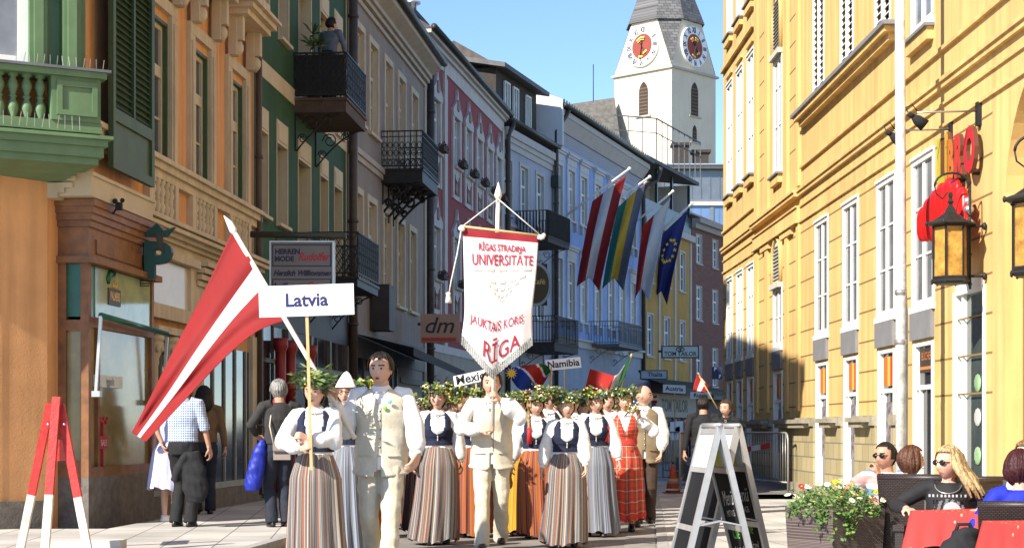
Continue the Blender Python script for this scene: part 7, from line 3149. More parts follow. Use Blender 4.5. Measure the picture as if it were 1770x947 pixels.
# ------------------------------------------------------------ right side: lanterns, lamps, letters, pole
def lantern(label, base, scale=1.0, sgn=-1):
    """wall lantern on scrolled ironwork; base: wall point at the upper bracket; sgn: the way it reaches into the street"""
    t = thing('wall_lantern', label, 'lantern', base)
    k_ = scale
    x = sgn * .19 * k_
    m = MB()
    for z in (0, -.62 * k_):
        m.tube([(0, 0, z), (x, 0, z)], .017 * k_, 6)
        m.ball((sgn * .01, 0, z), .03 * k_, .035 * k_, .05 * k_, 8)
    m.tube([(x, 0, -.78 * k_), (x, 0, .5 * k_)], .016 * k_, 8)
    for z in (-.72, -.35, .14, -.02):
        m.ball((x, 0, z * k_), .028 * k_, None, .03 * k_, 8)
    pts = [(x + sgn * (.22 - .22 * math.cos(a)) * k_, 0, (.5 + .16 * math.sin(a)) * k_) for a in [math.pi * q / 10 for q in range(11)]]
    m.tube(pts, .015 * k_, 6)
    e_ = pts[-1]
    m.tube([e_, (e_[0] + sgn * -.02, 0, e_[2] - .1 * k_), (e_[0] - sgn * .1 * k_, 0, e_[2] - .16 * k_), (e_[0] - sgn * .16 * k_, 0, e_[2] - .08 * k_)], .01 * k_, 5)
    m.build('bracket', IRON, t)
    cx = x + sgn * .24 * k_
    m = MB()
    m.lathe([(.02, .42), (.03, .38), (.02, .34), (.04, .30), (.02, .27), (.05, .22), (.08, .16), (.2, .08), (.31, .04), (.315, .02), (.24, 0)], (cx, 0, 0), 6, 0, False) if k_ == 1 else m.lathe([(r * k_, z * k_) for r, z in [(.02, .42), (.03, .38), (.02, .34), (.04, .30), (.02, .27), (.05, .22), (.08, .16), (.2, .08), (.31, .04), (.315, .02), (.24, 0)]], (cx, 0, 0), 6, 0, False)
    for q in range(6):
        a = q * math.pi / 3
        p0 = Vector((cx + .215 * k_ * math.cos(a), .215 * k_ * math.sin(a), 0))
        p1 = Vector((cx + .215 * k_ * math.cos(a), .215 * k_ * math.sin(a), -.66 * k_))
        m.bar(p0, p1, .022 * k_)
        a2 = a + math.pi / 3
        for z in (0, -.64 * k_):
            m.bar((cx + .215 * k_ * math.cos(a), .215 * k_ * math.sin(a), z), (cx + .215 * k_ * math.cos(a2), .215 * k_ * math.sin(a2), z), .03 * k_)
        m.ball((cx + .3 * k_ * math.cos(a), .3 * k_ * math.sin(a), .03 * k_), .02 * k_, None, .035 * k_, 6)
        m.ball((cx + .23 * k_ * math.cos(a), .23 * k_ * math.sin(a), -.70 * k_), .018 * k_, None, .03 * k_, 6)
    m.lathe([(.24 * k_, -.66 * k_), (.25 * k_, -.69 * k_), (.2 * k_, -.72 * k_)], (cx, 0, 0), 6, 0, False)
    m.build('lantern_frame', IRON, t)
    m = MB()
    m.lathe([(.2 * k_, -.66 * k_), (.2 * k_, 0)], (cx, 0, 0), 6, 0, False)
    m.build('amber_glass', M('amber_glass', (.44, .23, .05), .15, .5, 7, .3, 30, spec=.6), t)
    return t


bx = P(1706, 391, 19.15)
lantern('black iron wall lantern with amber panes below the red lettering', (fR.a + fR.t * 19.15 - .02, 19.15, bx.z), .92)
lantern('second black iron lantern with amber panes at the right edge by the arch', (fR.a + fR.t * 16.3 + .05, 16.3, P(1770, 350, 16.3).z), 1.0)


def spot(label, wall_px, Y, lamp_px):
    a = P(*wall_px, Y)
    t = thing('spotlight', label, 'lamp', a, group='spotlights over the letter sign')
    b = P(*lamp_px, Y - .2) - a
    m = MB()
    m.box(-.03, .12, -.05, .05, -.17, .1)
    m.build('wall_plate', IRON, t)
    m = MB()
    m.tube([(0, 0, 0), (b.x, b.y, b.z + .1)], .012, 6)
    m.build('arm', M('steel_arm', (.4, .4, .4), .35, .1, 5, metal=.7), t)
    m = MB()
    m.tube([(b.x - .04, b.y, b.z + .05), (b.x + .0, b.y, b.z + .02), (b.x + .09, b.y, b.z - .05)], [.035, .06, .075], 12)
    m.tube([(b.x - .1, b.y, b.z + .09), (b.x - .04, b.y, b.z + .05)], .03, 10)
    m.tube([(b.x - .1, b.y, b.z + .1), (b.x - .13, b.y, b.z + .16), (b.x - .05, b.y, b.z + .19), (b.x, b.y, b.z + .12)], .007, 5)
    m.build('lamp_head', BLACKC, t)


spot('black spotlight on the upper thin steel arm over the letter sign', (1692, 192), 19.4, (1585, 210))
spot('black spotlight on the lower thin steel arm over the letter sign', (1645, 224), 20.6, (1546, 240))


def solid_text(ch, size, sx, bold, th, fn):
    """letter with thickness: fn(x, y, d) -> point"""
    vs, fs = text_mesh(ch, size, sx, bold)
    m = MB()
    n = len(vs)
    m.add([fn(x, y, th) for x, y in vs], fs, 0)
    m.add([fn(x, y, 0) for x, y in vs], [tuple(reversed(f)) for f in fs], 1)
    edge = {}
    for f in fs:
        for i in range(len(f)):
            a_, b_ = f[i], f[(i + 1) % len(f)]
            edge.setdefault((min(a_, b_), max(a_, b_)), []).append((a_, b_))
    for k_, l_ in edge.items():
        if len(l_) == 1:
            a_, b_ = l_[0]
            m.add([fn(*vs[a_], th), fn(*vs[b_], th), fn(*vs[b_], 0), fn(*vs[a_], 0)], [(0, 1, 2, 3)], 1)
    return m


LB = [('L', (1638, 1652), (238, 330), (.45, .42, .03)), ('i', (1651, 1657), (228, 325), (.5, .3, .03)), ('B', (1655, 1667), (240, 316), (.55, .15, .03)), ('R', (1668, 1683), (230, 306), (.5, .04, .03)), ('O', (1684, 1704), (217, 300), (.5, .02, .03))]
org = fR.w(fR.u(1672), .08, fR.z(1672, 275))
t = thing('letter_sign', 'row of green, orange and red letters spelling LiBRO on the yellow wall', 'sign', org, fR.rz)
uc = fR.u(1672)
for ch, (x0, x1), (y0, y1), colr in LB:
    u0, u1 = fR.u(x0), fR.u(x1)
    xm = (x0 + x1) / 2
    z0, z1 = fR.z(xm, y1), fR.z(xm, y0)
    h_ = (z1 - z0)
    vs, fs = text_mesh(ch, 1, 1, .06)
    xs, ys = [v[0] for v in vs], [v[1] for v in vs]
    sxx, syy = abs(u1 - u0) / (max(xs) - min(xs)), h_ / (max(ys) - min(ys))
    xc, yc = (max(xs) + min(xs)) / 2, (max(ys) + min(ys)) / 2
    m = solid_text(ch, 1, 1, .06, .05, lambda x, y, d: ((u0 + u1) / 2 - uc + (x - xc) * sxx, -d, (z0 + z1) / 2 - org.z + (y - yc) * syy))
    m.build('letter', [M('letter_' + ch.lower(), colr, .4, .1, 3), M('letter_side_brown', (.12, .04, .02), .5, .1, 4)], t, fix=False)
m = MB()
for x, y in ((1650, 325), (1693, 300), (1668, 312)):
    m.tube([(fR.u(x) - uc, 0, fR.z(x, y) - org.z), (fR.u(x) - uc, .12, fR.z(x, y) - org.z)], .02, 6)
m.build('fixing', IRON, t)
org = fR.w(fR.u(1665), .16, fR.z(1665, 375))
t = thing('red_emblem', 'bright red cushion shaped relief behind the lantern', 'sign', org, fR.rz)
uc = fR.u(1665)
m = MB()
for i, (x, y, rx, rz) in enumerate(((1622, 388, .13, .22), (1632, 380, .16, .27), (1643, 374, .17, .32), (1655, 368, .18, .36), (1667, 366, .18, .40), (1679, 372, .2, .42), (1690, 384, .2, .40))):
    m.loft([(fR.u(x) - uc, -.03, fR.z(x, y) - org.z + q * rz, rx * (1 - .5 * abs(q) ** 4), .075 * (1 - .6 * abs(q) ** 4)) for q in (-1, -.8, -.4, 0, .4, .8, 1)], 12, power=3)
remesh(m, 'relief', [M('signal_red', (.55, .012, .012), .35, .06, 3)], .018, 3, t)
m = MB()
for x, y in ((1697, 348), (1699, 362), (1699, 385)):
    m.ball((fR.u(x) - uc, 0, fR.z(x, y) - org.z), .05, .06, .05, 8)
m.build('fixing', M('flue_steel'), t)

org = P(1557, 868, 20.3)
org.z = .015
t = thing('flag_pole', 'tall weathered white pole in front of the yellow house', 'pole', org)
m = MB()
m.tube([(.0, 0, 0), (.005, 0, 3.0), (-.02, 0, 8.5)], [.066, .064, .056], 14)
m.build('pole', M('weathered_white', (.62, .62, .60), .6, .35, 7, .3, 30, streak=.2), t)
m = MB()
for z in (.9, 2.3, 2.9):
    m.lathe([(.075, -.03), (.075, .03)], (0, 0, z), 12)
m.tube([(.075, 0, .3), (.08, 0, 2.6), (.06, 0, 2.95)], .012, 5)
m.build('clamp', M('flue_steel'), t)

# ------------------------------------------------------------ street furniture
def barrier(label, p0, p1, h=1.1, grp='steel crowd barriers'):
    a, b = Vector(p0), Vector(p1)
    d = b - a
    L = d.length
    t = thing('crowd_barrier', label, 'barrier', a, math.atan2(d.y, d.x), grp)
    m = MB()
    r_ = .12
    path = [(0, 0, .02), (0, 0, h - r_), (r_ * .3, 0, h - r_ * .3), (r_, 0, h), (L - r_, 0, h), (L - r_ * .3, 0, h - r_ * .3), (L, 0, h - r_), (L, 0, .02)]
    m.tube(path, .02, 8)
    m.tube([(0, 0, .2), (L, 0, .2)], .017, 6)
    m.build('frame', M('galvanised', (.42, .41, .38), .4, .2, 6, metal=.6), t)
    m = MB()
    n = int(L / .14)
    for i in range(1, n):
        m.tube([(L * i / n, 0, .2), (L * i / n, 0, h)], .008, 5)
    m.build('bar', M('galvanised'), t)
    for x in (.15, L - .15):
        m = MB()
        m.bar((x, -.3, .03), (x, .3, .03), .05, .03)
        m.build('foot', M('galvanised'), t)
    return t


pb = P(1397, 840, 30.5)
barrier('steel barrier with tape in front of the yellow house, its rounded end to the right', (3.95, 36.5, .1), (5.0, 30.4, .1))
barrier('second steel barrier further back in the shade of the yellow house', (3.6, 40.0, .1), (4.55, 37.6, .1))
barrier('narrow steel barrier seen end on behind the orange cone', (3.15, 31.5, .1), (3.7, 36.0, .1))
t = thing('barrier_tape', 'red and white tape tied along the steel barrier', 'tape', (4.0, 36.4, .95))
m = MB()
A, B = Vector((-.06, -.1, .02)), Vector((.8, -5.2, .02))
n = 9
for i in range(n):
    a_, b_ = A.lerp(B, i / n), A.lerp(B, (i + 1) / n)
    sag = lambda q: Vector((0, 0, -.12 * math.sin(math.pi * q)))
    a_, b_ = a_ + sag(i / n), b_ + sag((i + 1) / n)
    m.add([a_ - Vector((0, 0, .05)), b_ - Vector((0, 0, .05)), b_ + Vector((0, 0, .05)), a_ + Vector((0, 0, .05))], [(0, 1, 2, 3)], i % 2)
m.build('tape_band', [M('tape_red', (.5, .02, .02), .5, .1, 4), M('tape_white', (.7, .7, .68), .5, .1, 4)], t)
t = thing('barrier_tape', 'slack red and white tape tied between the orange cone and the narrow barrier', 'tape', (3.2, 33.0, .45))
m = MB()
A, B = Vector((-.1, .1, .0)), Vector((.25, 2.6, .35))
for i in range(6):
    a_, b_ = A.lerp(B, i / 6), A.lerp(B, (i + 1) / 6)
    m.add([a_ - Vector((0, 0, .045)), b_ - Vector((0, 0, .045)), b_ + Vector((0, 0, .045)), a_ + Vector((0, 0, .045))], [(0, 1, 2, 3)], i % 2)
m.build('tape_band', [M('tape_red'), M('tape_white')], t)
cp = P(1163, 851, 33)
t = thing('traffic_cone', 'faded orange traffic cone standing in the road by the barrier', 'cone', (cp.x, 33, 0))
m = MB()
m.box(-.19, .19, -.19, .19, 0, .03)
m.build('base', M('cone_base', (.22, .06, .02), .8, .2, 4), t)
m = MB()
m.lathe([(.15, .03), (.10, .25), (.035, .55), (.03, .56)], n=16)
m.build('cone_body', M('cone_orange', (.48, .085, .02), .7, .2, 4), t)
m = MB()
m.lathe([(.118, .2), (.096, .3), (.09, .3)], n=16)
m.build('band', M('cone_band', (.5, .3, .2), .7, .2, 4), t)

# chalkboards
ALU = M('brushed_aluminium', (.50, .50, .49), .35, .12, 5, metal=.55)
BOARD = M('chalkboard', (.014, .014, .015), .85, .3, 3, spec=.15)
CHALK = M('chalk', (.62, .62, .6), .9, .1, 9)
CHG = M('chalk_green', (.2, .55, .12), .9, .1, 9)


def aboard(label, loc_, rz, h=1.27, spread=.31, w=.58, texts=(), poster=True):
    t = thing('chalkboard_stand', label, 'chalkboard', loc_, rz)
    for sg, nm in ((-1, 'front'), (1, 'back')):
        pn = link('panel', None, t, (0, 0, h))
        ang = math.atan2(spread, h)
        pn.rotation_euler = (ang if sg < 0 else -ang, 0, 0)
        ln = math.hypot(spread, h)
        y0 = -.022 if sg < 0 else .022
        m = MB()
        for x0, x1 in ((-w / 2, -w / 2 + .045), (w / 2 - .045, w / 2)):
            m.box(x0, x1, -.022, .022, -ln, 0)
        for z in (-.05, -ln * .27, -ln * .62, -ln + .2):
            m.box(-w / 2 + .045, w / 2 - .045, -.018, .018, z - .022, z + .022)
        m.build('panel_frame', ALU, pn)
        m = MB()
        m.box(-w / 2 + .045, w / 2 - .045, -.008, .008, -ln + .222, -ln * .27 - .022)
        m.build('board', BOARD, pn)
        m = MB()
        m.box(-w / 2 + .045, w / 2 - .045, -.008, .008, -ln * .27 + .022, -.072, 0)
        if sg < 0:
            m.box(-w / 2 + .08, w / 2 - .2, -.012, -.009, -ln * .27 + .03, -.2, 1)
        m.build('poster', [M('poster_white_blue', (.60, .66, .74), .5, .08, 4), M('poster_lemon', (.62, .58, .05), .5, .08, 4)], pn)
        if sg < 0:
            for (wd, size, mt, cx, cz, sh_) in texts:
                lettering(pn, wd, size, mt, lambda x, y: (cx + x, -.0105, cz + y), .85, 0, shear=sh_, rot=R(4))
    m = MB()
    for x in (-w / 2 + .02, w / 2 - .02):
        m.bar((x, -spread * .62, h * .40), (x, 0, h * .43), .035, .012)
        m.bar((x, spread * .62, h * .40), (x, 0, h * .43), .035, .012)
    m.build('stay', ALU, t)
    m = MB()
    m.tube([(-w / 2, 0, h), (w / 2, 0, h)], .02, 8)
    m.build('hinge', ALU, t)
    return t


TX = [('Menü', .17, CHALK, 0, -.58, .3), ('MITTAGS', .07, CHALK, 0, -.70, 0), ('Café', .13, CHG, .0, -.86, .3), ('Schnitzel', .10, CHALK, 0, -1.0, .3), ('Risotto', .10, CHALK, 0, -1.11, .3)]
ab1 = aboard('nearer aluminium chalkboard stand with crossed legs', (1.545, 13.0, .015), R(-83), texts=TX)
ab2 = aboard('further aluminium chalkboard stand with chalk menu writing and a lemon poster', (1.73, 13.6, .015), R(-75), texts=TX)

# red and white trestle
RW, WW = M('chipped_red_paint', (.50, .03, .025), .6, .3, 9, .3, 30), M('chipped_white_paint', (.60, .56, .48), .7, .3, 9, .3, 30)
Yt = 15.6
org = Vector((P(95, 700, Yt).x, Yt, 0))
t = thing('road_trestle', 'weathered red and white painted wooden trestle on the left pavement', 'trestle', org)
apx = P(97, 690, Yt) - org


def leg(top, foot, w=.075):
    a, b = Vector(top), Vector(foot)
    b = a + (b - a) * ((a.z - .1) / (a.z - b.z))
    mid = a.lerp(b, .62)
    l_ = link('leg', None, t)
    m = MB()
    m.bar(a, mid, w, .05, side=(0, 1, 0))
    m.build('red_upper', RW, l_)
    m = MB()
    m.bar(mid, b, w, .05, side=(0, 1, 0))
    m.build('white_foot', WW, l_)


leg(P(87, 697, Yt + .35) - org, P(33, 960, Yt + .55) - org)
leg(P(98, 686, Yt) - org, P(77, 962, Yt - .25) - org)
leg(P(104, 699, Yt + .05) - org, P(153, 955, Yt - .1) - org)
m = MB()
m.bar(P(98, 778, Yt + .3) - org, P(112, 778, Yt + .9) - org, .05, .2)
m.build('cross_plank', RW, t)
m = MB()
for x, y in ((83, 733), (111, 733)):
    m.ball(P(x, y, Yt - .06) - org, .014, None, None, 6)
m.build('bolt', M('flue_steel'), t)
t = thing('concrete_block', 'pale weight block on the ground between the trestle legs', 'block', (org.x + .1, Yt + .5, .1))
m = MB()
m.vprism([(-.3, -.14), (.42, -.14), (.42, .14), (-.3, .14)], 0, .1)
m.build('block', M('pale_concrete', (.5, .47, .42), .9, .1, 5, .2, 40), t)
# ------------------------------------------------------------ cafe on the right
WICK = bpy.data.materials.new('dark_wicker')
WICK.use_nodes = True
_nt = WICK.node_tree
_b = _nt.nodes["Principled BSDF"]
_b.inputs["Roughness"].default_value = .45
_tc = _nt.nodes.new("ShaderNodeTexCoord")
_mp = _nt.nodes.new("ShaderNodeMapping")
_mp.inputs["Rotation"].default_value = (R(90), 0, 0)
_br = _nt.nodes.new("ShaderNodeTexBrick")
_br.inputs["Brick Width"].default_value = .024
_br.inputs["Row Height"].default_value = .011
_br.inputs["Scale"].default_value = 1
_br.inputs["Mortar Size"].default_value = .003
_br.inputs["Color1"].default_value = (.072, .044, .036, 1)
_br.inputs["Color2"].default_value = (.045, .028, .024, 1)
_br.inputs["Mortar"].default_value = (.012, .008, .008, 1)
_nt.links.new(_tc.outputs["Object"], _mp.inputs[0])
_nt.links.new(_mp.outputs[0], _br.inputs["Vector"])
_nt.links.new(_br.outputs[0], _b.inputs["Base Color"])
_bp = _nt.nodes.new("ShaderNodeBump")
_bp.inputs["Strength"].default_value = .8
_bp.inputs["Distance"].default_value = .006
_nt.links.new(_br.outputs["Fac"], _bp.inputs["Height"])
_bp.invert = True
_nt.links.new(_bp.outputs[0], _b.inputs["Normal"])
WICKP = WICK.copy()
WICKP.name = 'planter_wicker'
for n_ in WICKP.node_tree.nodes:
    if n_.type == 'TEX_BRICK':
        n_.inputs['Color1'].default_value = (.20, .155, .14, 1)
        n_.inputs['Color2'].default_value = (.16, .122, .11, 1)
        n_.inputs['Mortar'].default_value = (.07, .05, .045, 1)
CUSH = M('red_cushion', (.50, .06, .03), .8, .12, 5)


def wchair(label, x, y, rz, grp='wicker armchairs of the cafe'):
    """armchair facing -y in its own frame"""
    t = thing('wicker_chair', label, 'chair', (x, y, .015), rz, grp)
    m = MB()
    m.add([(-.31, .28, .3), (.31, .28, .3), (.33, .37, .78), (-.33, .37, .78), (-.31, .33, .3), (.31, .33, .3), (.33, .42, .78), (-.33, .42, .78)], [(0, 3, 2, 1), (4, 5, 6, 7), (0, 1, 5, 4), (1, 2, 6, 5), (2, 3, 7, 6), (3, 0, 4, 7)])
    m.tube([(-.33, .395, .78), (.33, .395, .78)], .028, 8)
    m.build('backrest', WICK, t)
    m = MB()
    m.box(-.31, .31, -.28, .3, .22, .32)
    m.build('seat', WICK, t)
    m = MB()
    m.box(-.27, .27, -.27, .24, .32, .37)
    m.build('cushion', CUSH, t)
    for s in (-1, 1):
        m = MB()
        x0, x1 = sorted((s * .31, s * .37))
        m.box(x0, x1, -.28, .32, .24, .54)
        m.box(min(x0, x0 - .01), x1 + .01, -.3, .34, .54, .58)
        m.build('armrest', WICK, t)
        for yy in (-.24, .28):
            m = MB()
            m.box(s * .33 - .025, s * .33 + .025, yy - .025, yy + .025, 0, .24)
            m.build('leg', WICK, t)
    return t


def at(x, s):
    return (x - CX) / s, F / s


DEN = M('black_cloth')
# lady with sunglasses
x, y = at(1640, 250)
wchair('wicker armchair of the blonde woman in the black top', x + .08, y + .05, R(-28))
lady = person('blonde woman with sunglasses in a black top printed with a pale face', 0, 1, 1.60, 'f', loc=(x, y, .015), face=R(-18), seat=.31, topmat=M('black_jersey', (.014, .013, .014), .8, .2, 6), sleeve='long', bottom='trousers', trousers=BLACKC, hair='pale', style='blown', glasses='sun', top='t', seed=90, look=(R(-42), 0), mouth=0,
              hands=((-.26, -.30, .70), (.22, -.36, .70)), hints=((-1, .4, -.4), (1, .4, -.4)), curls=(.4, .4), palms=((0, 0, -1), (0, 0, -1)))
kq = lady['k']
m = MB()
dz_ = .31 - .93 * kq + .07
shz_ = 1.435 * kq + dz_
def print_fn(u, v):
    x_ = (u - .5) * .25
    z_ = shz_ - .045 - .19 * v
    return Vector((x_, -.158 * kq - .026 + x_ * x_ * 1.5, z_))
def face_print(u, v):
    x_, z_ = (u - .5), v
    if .12 < v < .15 or v < .1 and math.sin(u * 60) > .2:
        return 1 if v < .1 else 0
    d = ((x_ - .12) / .24) ** 2 + ((z_ - .62) / .36) ** 2
    if d < 1:
        if (abs(abs(x_ - .12) - .1) < .055 and abs(z_ - .62) < .05) or (abs(x_ - .12) < .07 and abs(z_ - .87) < .04):
            return 0
        return 1
    d2 = ((x_ - .05) / .42) ** 2 + ((z_ - .62) / .46) ** 2
    if d2 < 1:
        return 2 if math.sin(x_ * 40 + z_ * 9) > -.1 else 0
    return -1
m.grid(print_fn, 40, 32, matfn=lambda u, v: max(0, face_print(u, v)), keep=lambda u, v: face_print(u, v) >= 0)
m.build('printed_face', [M('black_jersey'), M('print_pale', (.42, .41, .40), .8, .1, 8), M('print_grey', (.14, .14, .14), .8, .1, 8)], lady, fix=False)
m = MB()
m.tube([(.09 * math.sin(a), -.03 - .075 * math.cos(a) - .02, shz_ + .02 - .06 * math.cos(a) * (math.cos(a) > 0)) for a in [-2 + q * .25 for q in range(17)]], .004, 4)
m.build('necklace', BRASS, lady)
# woman in blue with dark red hair, back to us
x, y = at(1764, 272)
wchair('wicker armchair with its back to us under the woman in blue', x + .0, y - .16, R(168))
person('woman with short dark red hair in a bright blue top, seen from behind', 0, 1, 1.56, 'f', loc=(x, y, .015), face=R(172), seat=.31, topmat=M('cobalt_jersey', (.008, .02, .42), .75, .15, 6), sleeve='long', bottom='trousers', trousers=DEN, hair='claret', style='bob', top='t', seed=91, look=(R(10), 0),
       hands=((-.22, -.3, .68), (.24, -.2, .64)), hints=((-1, .3, -.4), (.5, .8, -.6)))
# couple behind
x, y = at(1533, 205)
wchair('wicker armchair of the man with sunglasses behind the flowers', x + .05, y + .05, R(-25))
STR = ramp_mat('pink_blue_stripes', [(0, (.60, .30, .28)), (.34, (.62, .60, .58)), (.5, (.12, .22, .45)), (.8, (.62, .58, .56))], 5.0, axis=1)
UVMATS.add('pink_blue_stripes')
person('man with cropped hair and sunglasses in a pink and blue striped shirt, chin on hand', 0, 1, 1.62, 'm', loc=(x, y, .015), face=R(-40), seat=.31, topmat=STR, sleeve='short', bottom='trousers', trousers=JEANS, hair='dark', style='crop', glasses='sun', skin=SKIN_TAN, top='t', seed=92, look=(R(-10), 0), mouth=0,
       hands=((-.22, -.42, .68), (.04, -.22, .86)), hints=((-1, .4, -.4), (.8, -.5, -.8)), fwds=(None, (-.3, .1, .9)), curls=(.5, .9))
x, y = at(1570, 216)
wchair('wicker armchair of the woman with the brown bob, its tall back to us', (1622 - CX) / 228, F / 228, R(155)).scale = (1.1, 1.1, 1.13)
person('woman with a brown bob and a leaf patterned collar talking to the man in stripes', 0, 1, 1.56, 'f', loc=(x, y, .015), face=R(60), seat=.31, topmat=M('white_linen'), sleeve='long', bottom='trousers', trousers=DEN, hair='auburn', style='bob', top='t', seed=93, look=(R(35), 0),
       hands=((-.2, -.36, .7), (.1, -.32, .8)), hints=((-1, .4, -.4), (1, .3, -.6)))
lastp = [o for o in bpy.data.objects if o.name.startswith('person') and o.parent is None][-1]
x, y = at(1778, 205)
person('fair haired guest at the far right edge behind the woman in blue', 0, 1, 1.6, 'f', loc=(x, y, .015), face=R(-60), seat=.33, topmat=M('white_linen'), sleeve='short', bottom='trousers', trousers=DEN, hair='fair', style='bob', top='t', seed=94)
wchair('empty looking wicker chair at the wall by the arch', *at(1742, 205), R(30))
wchair('wicker chair with its back against the yellow wall left of the arch', *at(1690, 190), R(-20))
# tables
CLOTH = bpy.data.materials.new('red_tablecloth')
CLOTH.use_nodes = True
_nt = CLOTH.node_tree
_b = _nt.nodes["Principled BSDF"]
_b.inputs["Roughness"].default_value = .75
_tc = _nt.nodes.new("ShaderNodeTexCoord")
_vo = _nt.nodes.new("ShaderNodeTexVoronoi")
_vo.inputs["Scale"].default_value = 16
_vo.inputs["Randomness"].default_value = .35
_nt.links.new(_tc.outputs["Object"], _vo.inputs["Vector"])
_rp = _nt.nodes.new("ShaderNodeValToRGB")
_rp.color_ramp.interpolation = 'CONSTANT'
_rp.color_ramp.elements[0].color = (.58, .30, .18, 1)
_rp.color_ramp.elements[1].position = .17
_rp.color_ramp.elements[1].color = (.50, .035, .03, 1)
_nt.links.new(_vo.outputs["Distance"], _rp.inputs[0])
_nt.links.new(_rp.outputs[0], _b.inputs["Base Color"])


def table(label, clabel, x, y, rz, w=.30):
    t = thing('cafe_table', label, 'table', (x, y, .015), rz)
    m = MB()
    m.box(-w, w, -w, w, .665, .695)
    m.build('tabletop', WICK, t)
    m = MB()
    m.lathe([(.22, 0), (.22, .02), (.035, .06), (.035, .665)], n=12)
    m.build('pedestal', BLACKC, t)
    m = MB()

    e = w + .012
    m.add([(-e, -e, .70), (e, -e, .70), (e, e, .70), (-e, e, .70)], [(0, 1, 2, 3)])

    def fn(u, v):
        q = (u * 4) % 4
        i = int(q)
        f = q - i
        cs = ((-e, -e), (e, -e), (e, e), (-e, e))
        ax, ay = cs[i]
        bx_, by_ = cs[(i + 1) % 4]
        x_, y_ = ax + (bx_ - ax) * f, ay + (by_ - ay) * f
        cor = abs(f - .5) * 2
        d = (.22 + .17 * cor ** 3) * v
        nx, ny = ((0, -1), (1, 0), (0, 1), (-1, 0))[i]
        k_ = (.12 + .10 * math.sin(f * 19 + i) * (1 - cor) + .1 * cor ** 4) * d
        return Vector((x_ + nx * k_ + x_ / e * .04 * d * cor ** 4, y_ + ny * k_ + y_ / e * .04 * d * cor ** 4, .70 - d))
    m.grid(fn, 96, 8, wrap=True)
    c = m.build('tablecloth', CLOTH, None, (x, y, .015), fix=False)
    c.rotation_euler = (0, 0, rz)
    tag(c, clabel, 'tablecloth')
    return t


x, y = at(1692, 262)
table('cafe table in front of the blonde woman', 'red dotted tablecloth hanging to a corner in front of the blonde woman', x, y, R(28))
t = thing('menu_card', 'white folded menu card with a red stripe lying on the tablecloth', 'menu', (x + .12, y - .05, .72), R(10))
m = MB()
m.add([(-.13, -.08, 0), (.16, -.1, 0), (.18, .08, .0), (-.12, .1, 0), (-.1, .0, .035), (.15, -.0, .05)], [(0, 1, 5, 4), (4, 5, 2, 3), (0, 4, 3), (1, 2, 5)])
m.build('leaf', M('paper_white', (.72, .72, .70), .6, .05, 4), t)
m = MB()
m.box(-.08, .1, -.01, .03, .045, .07)
m.build('red_stripe', M('signal_red'), t)
t = thing('napkin_holder', 'small white napkin box at the edge of the table', 'napkin box', (x + .33, y + .08, .72))
m = MB()
m.box(-.07, .1, -.05, .05, 0, .11)
m.build('box', M('paper_white'), t)
m = MB()
m.box(-.075, .105, -.055, .055, 0, .035)
m.build('tray', BLACKC, t)
x, y = at(1826, 300)
table('cafe table at the lower right corner of the picture', 'second red tablecloth at the lower right corner', x, y, R(8))
t = thing('menu_card', 'white card on the tablecloth in the lower right corner', 'menu', (x + .02, y - .1, .72))
m = MB()
m.box(-.1, .2, -.06, .06, 0, .006)
m.build('leaf', M('paper_white'), t)
t = thing('handbag', 'black bag hung on the chair between the two red tables', 'bag', ((1662 - CX) / 285, F / 285, .22))
m = MB()
m.loft([(0, 0, 0, .14, .1), (0, 0, .12, .18, .12), (.0, 0, .3, .15, .1), (.02, 0, .42, .07, .06)], 14)
remesh(m, 'bag_body', [BLACKC], .016, 2, t, .03, 4)
m = MB()
m.tube([(-.04, 0, .4), (-.02, 0, .46), (.05, 0, .46), (.07, 0, .4)], .014, 6)
m.build('handle', BLACKC, t)
# planter
PLX, PLY = (1443 - CX) / 232, F / 232
t = thing('planter', 'tall brown wicker planter box overflowing with flowers', 'planter', (PLX, PLY, .015), R(32))
m = MB()
m.add([(-.23, -.23, 0), (.23, -.23, 0), (.23, .23, 0), (-.23, .23, 0), (-.26, -.26, .66), (.26, -.26, .66), (.26, .26, .66), (-.26, .26, .66)], [(0, 3, 2, 1), (4, 5, 6, 7), (0, 1, 5, 4), (1, 2, 6, 5), (2, 3, 7, 6), (3, 0, 4, 7)])
m.build('planter_box', WICKP, t)
rnd = random.Random(21)
pl = thing('flower_plant', 'white, red and yellow flowering plants spilling over the wicker planter', 'flowers', (PLX, PLY, .675), R(32))
m = MB()
for i in range(1500):
    a, r_ = rnd.uniform(0, 6.283), math.sqrt(rnd.random()) * .36
    hgt = .17 * max(0, 1 - (r_ / .42) ** 2)
    c_ = Vector((r_ * math.cos(a), r_ * math.sin(a), rnd.uniform(-.02, 1) * hgt + rnd.gauss(0, .015) - (.05 if r_ > .3 else 0)))
    d = Vector((rnd.gauss(0, 1), rnd.gauss(0, 1), rnd.gauss(.3, .8))).normalized()
    w_ = d.orthogonal().normalized() * rnd.uniform(.008, .015)
    ln = rnd.uniform(.022, .045)
    m.add([c_, c_ + d * ln * .5 + w_, c_ + d * ln, c_ + d * ln * .5 - w_], [(0, 1, 2, 3)], rnd.choice((0, 0, 1, 2)))
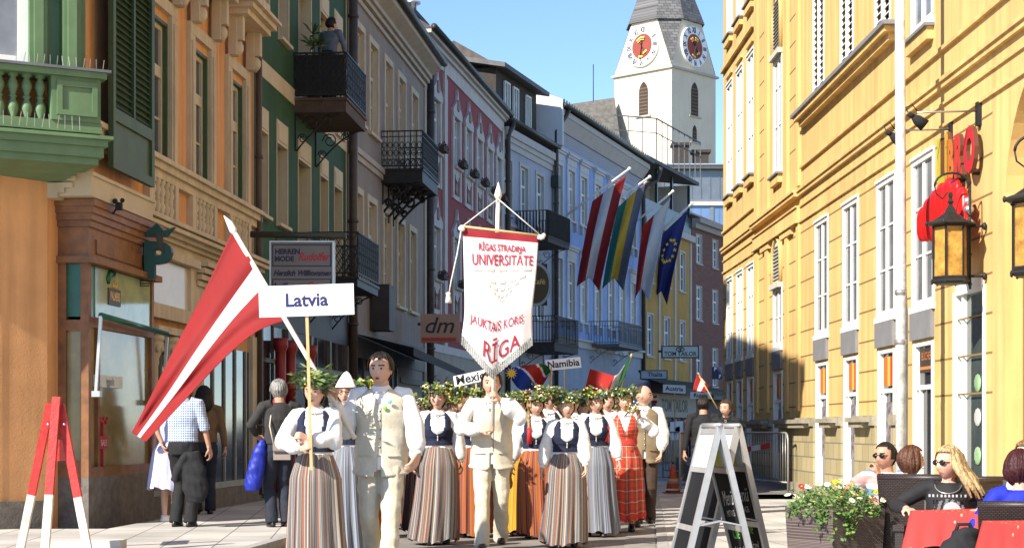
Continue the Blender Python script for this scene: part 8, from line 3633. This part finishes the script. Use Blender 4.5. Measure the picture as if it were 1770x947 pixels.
for s_ in range(6):       # trailing stems on the camera side
    x0, y0 = rnd.uniform(-.28, -.08), -.29
    if s_ > 3:
        x0, y0 = -.29, rnd.uniform(-.25, .1)
    ln = rnd.uniform(.08, .26)
    for i in range(26):
        c_ = Vector((x0 + rnd.gauss(0, .02), y0 + rnd.gauss(0, .012), .0 - ln * i / 26))
        d = Vector((rnd.gauss(0, 1), rnd.gauss(0, .6), rnd.gauss(-.3, .6))).normalized()
        w_ = d.orthogonal().normalized() * .012
        m.add([c_, c_ + d * .02 + w_, c_ + d * .04, c_ + d * .02 - w_], [(0, 1, 2, 3)], rnd.choice((0, 2)))
m.build('foliage', [M('bloom_leaf', (.06, .14, .02), .6, .35, 20), M('bloom_leaf_deep', (.03, .075, .015), .6, .35, 20), M('bloom_leaf_light', (.14, .24, .04), .6, .3, 20)], pl, fix=False)
for i in range(46):
    a, r_ = rnd.uniform(0, 6.283), math.sqrt(rnd.random()) * .38
    z = .17 * max(0, 1 - (r_ / .42) ** 2) + rnd.uniform(.0, .04)
    q = rnd.random()
    mt = 0 if q < .84 else (1 if q < .94 else 2)
    m = MB()
    rr = rnd.uniform(.016, .027)
    tl = Matrix.Rotation(rnd.uniform(-.3, .9), 3, 'X') @ Matrix.Rotation(rnd.uniform(-.5, .5), 3, 'Y')
    for k_ in range(9):
        b0, b1 = k_ * math.pi * 2 / 9, (k_ + .5) * math.pi * 2 / 9
        b2 = (k_ + 1) * math.pi * 2 / 9
        m.add([tl @ Vector((0, 0, 0)), tl @ Vector((rr * math.cos(b0), rr * math.sin(b0), .002)), tl @ Vector((rr * 1.25 * math.cos(b1), rr * 1.25 * math.sin(b1), .004)), tl @ Vector((rr * math.cos(b2), rr * math.sin(b2), .002))], [(0, 1, 2, 3)], 0)
    e0 = len(m.v)
    m.ball((0, 0, .003), rr * .42, None, rr * .3, 6, 1)
    m.build('blossom', [[M('daisy_white'), M('geranium_red'), M('buttercup')][mt], M('buttercup')], pl, (r_ * math.cos(a), r_ * math.sin(a), z), fix=False)
# stacked board and music board
board_sign('white board with a music note held by a far choir singer', [(1158, 729), (1181, 727), (1181, 759), (1159, 760)], 60.0, '♫', .42, INKB, None, name='note_board')
# ramp with kerb by the yellow wall
m = MB()
m.add([(3.9, 30, .104), (5.2, 30, .104), (5.15, 40, .62), (3.9, 40, .62), (3.9, 40, .1), (5.15, 40, .1)], [(0, 1, 2, 3), (0, 3, 4), (3, 2, 5, 4), (1, 5, 2)])
struct('ramp', m, M('ramp_grey', (.16, .155, .145), .9, .25, 4, .2, 40))
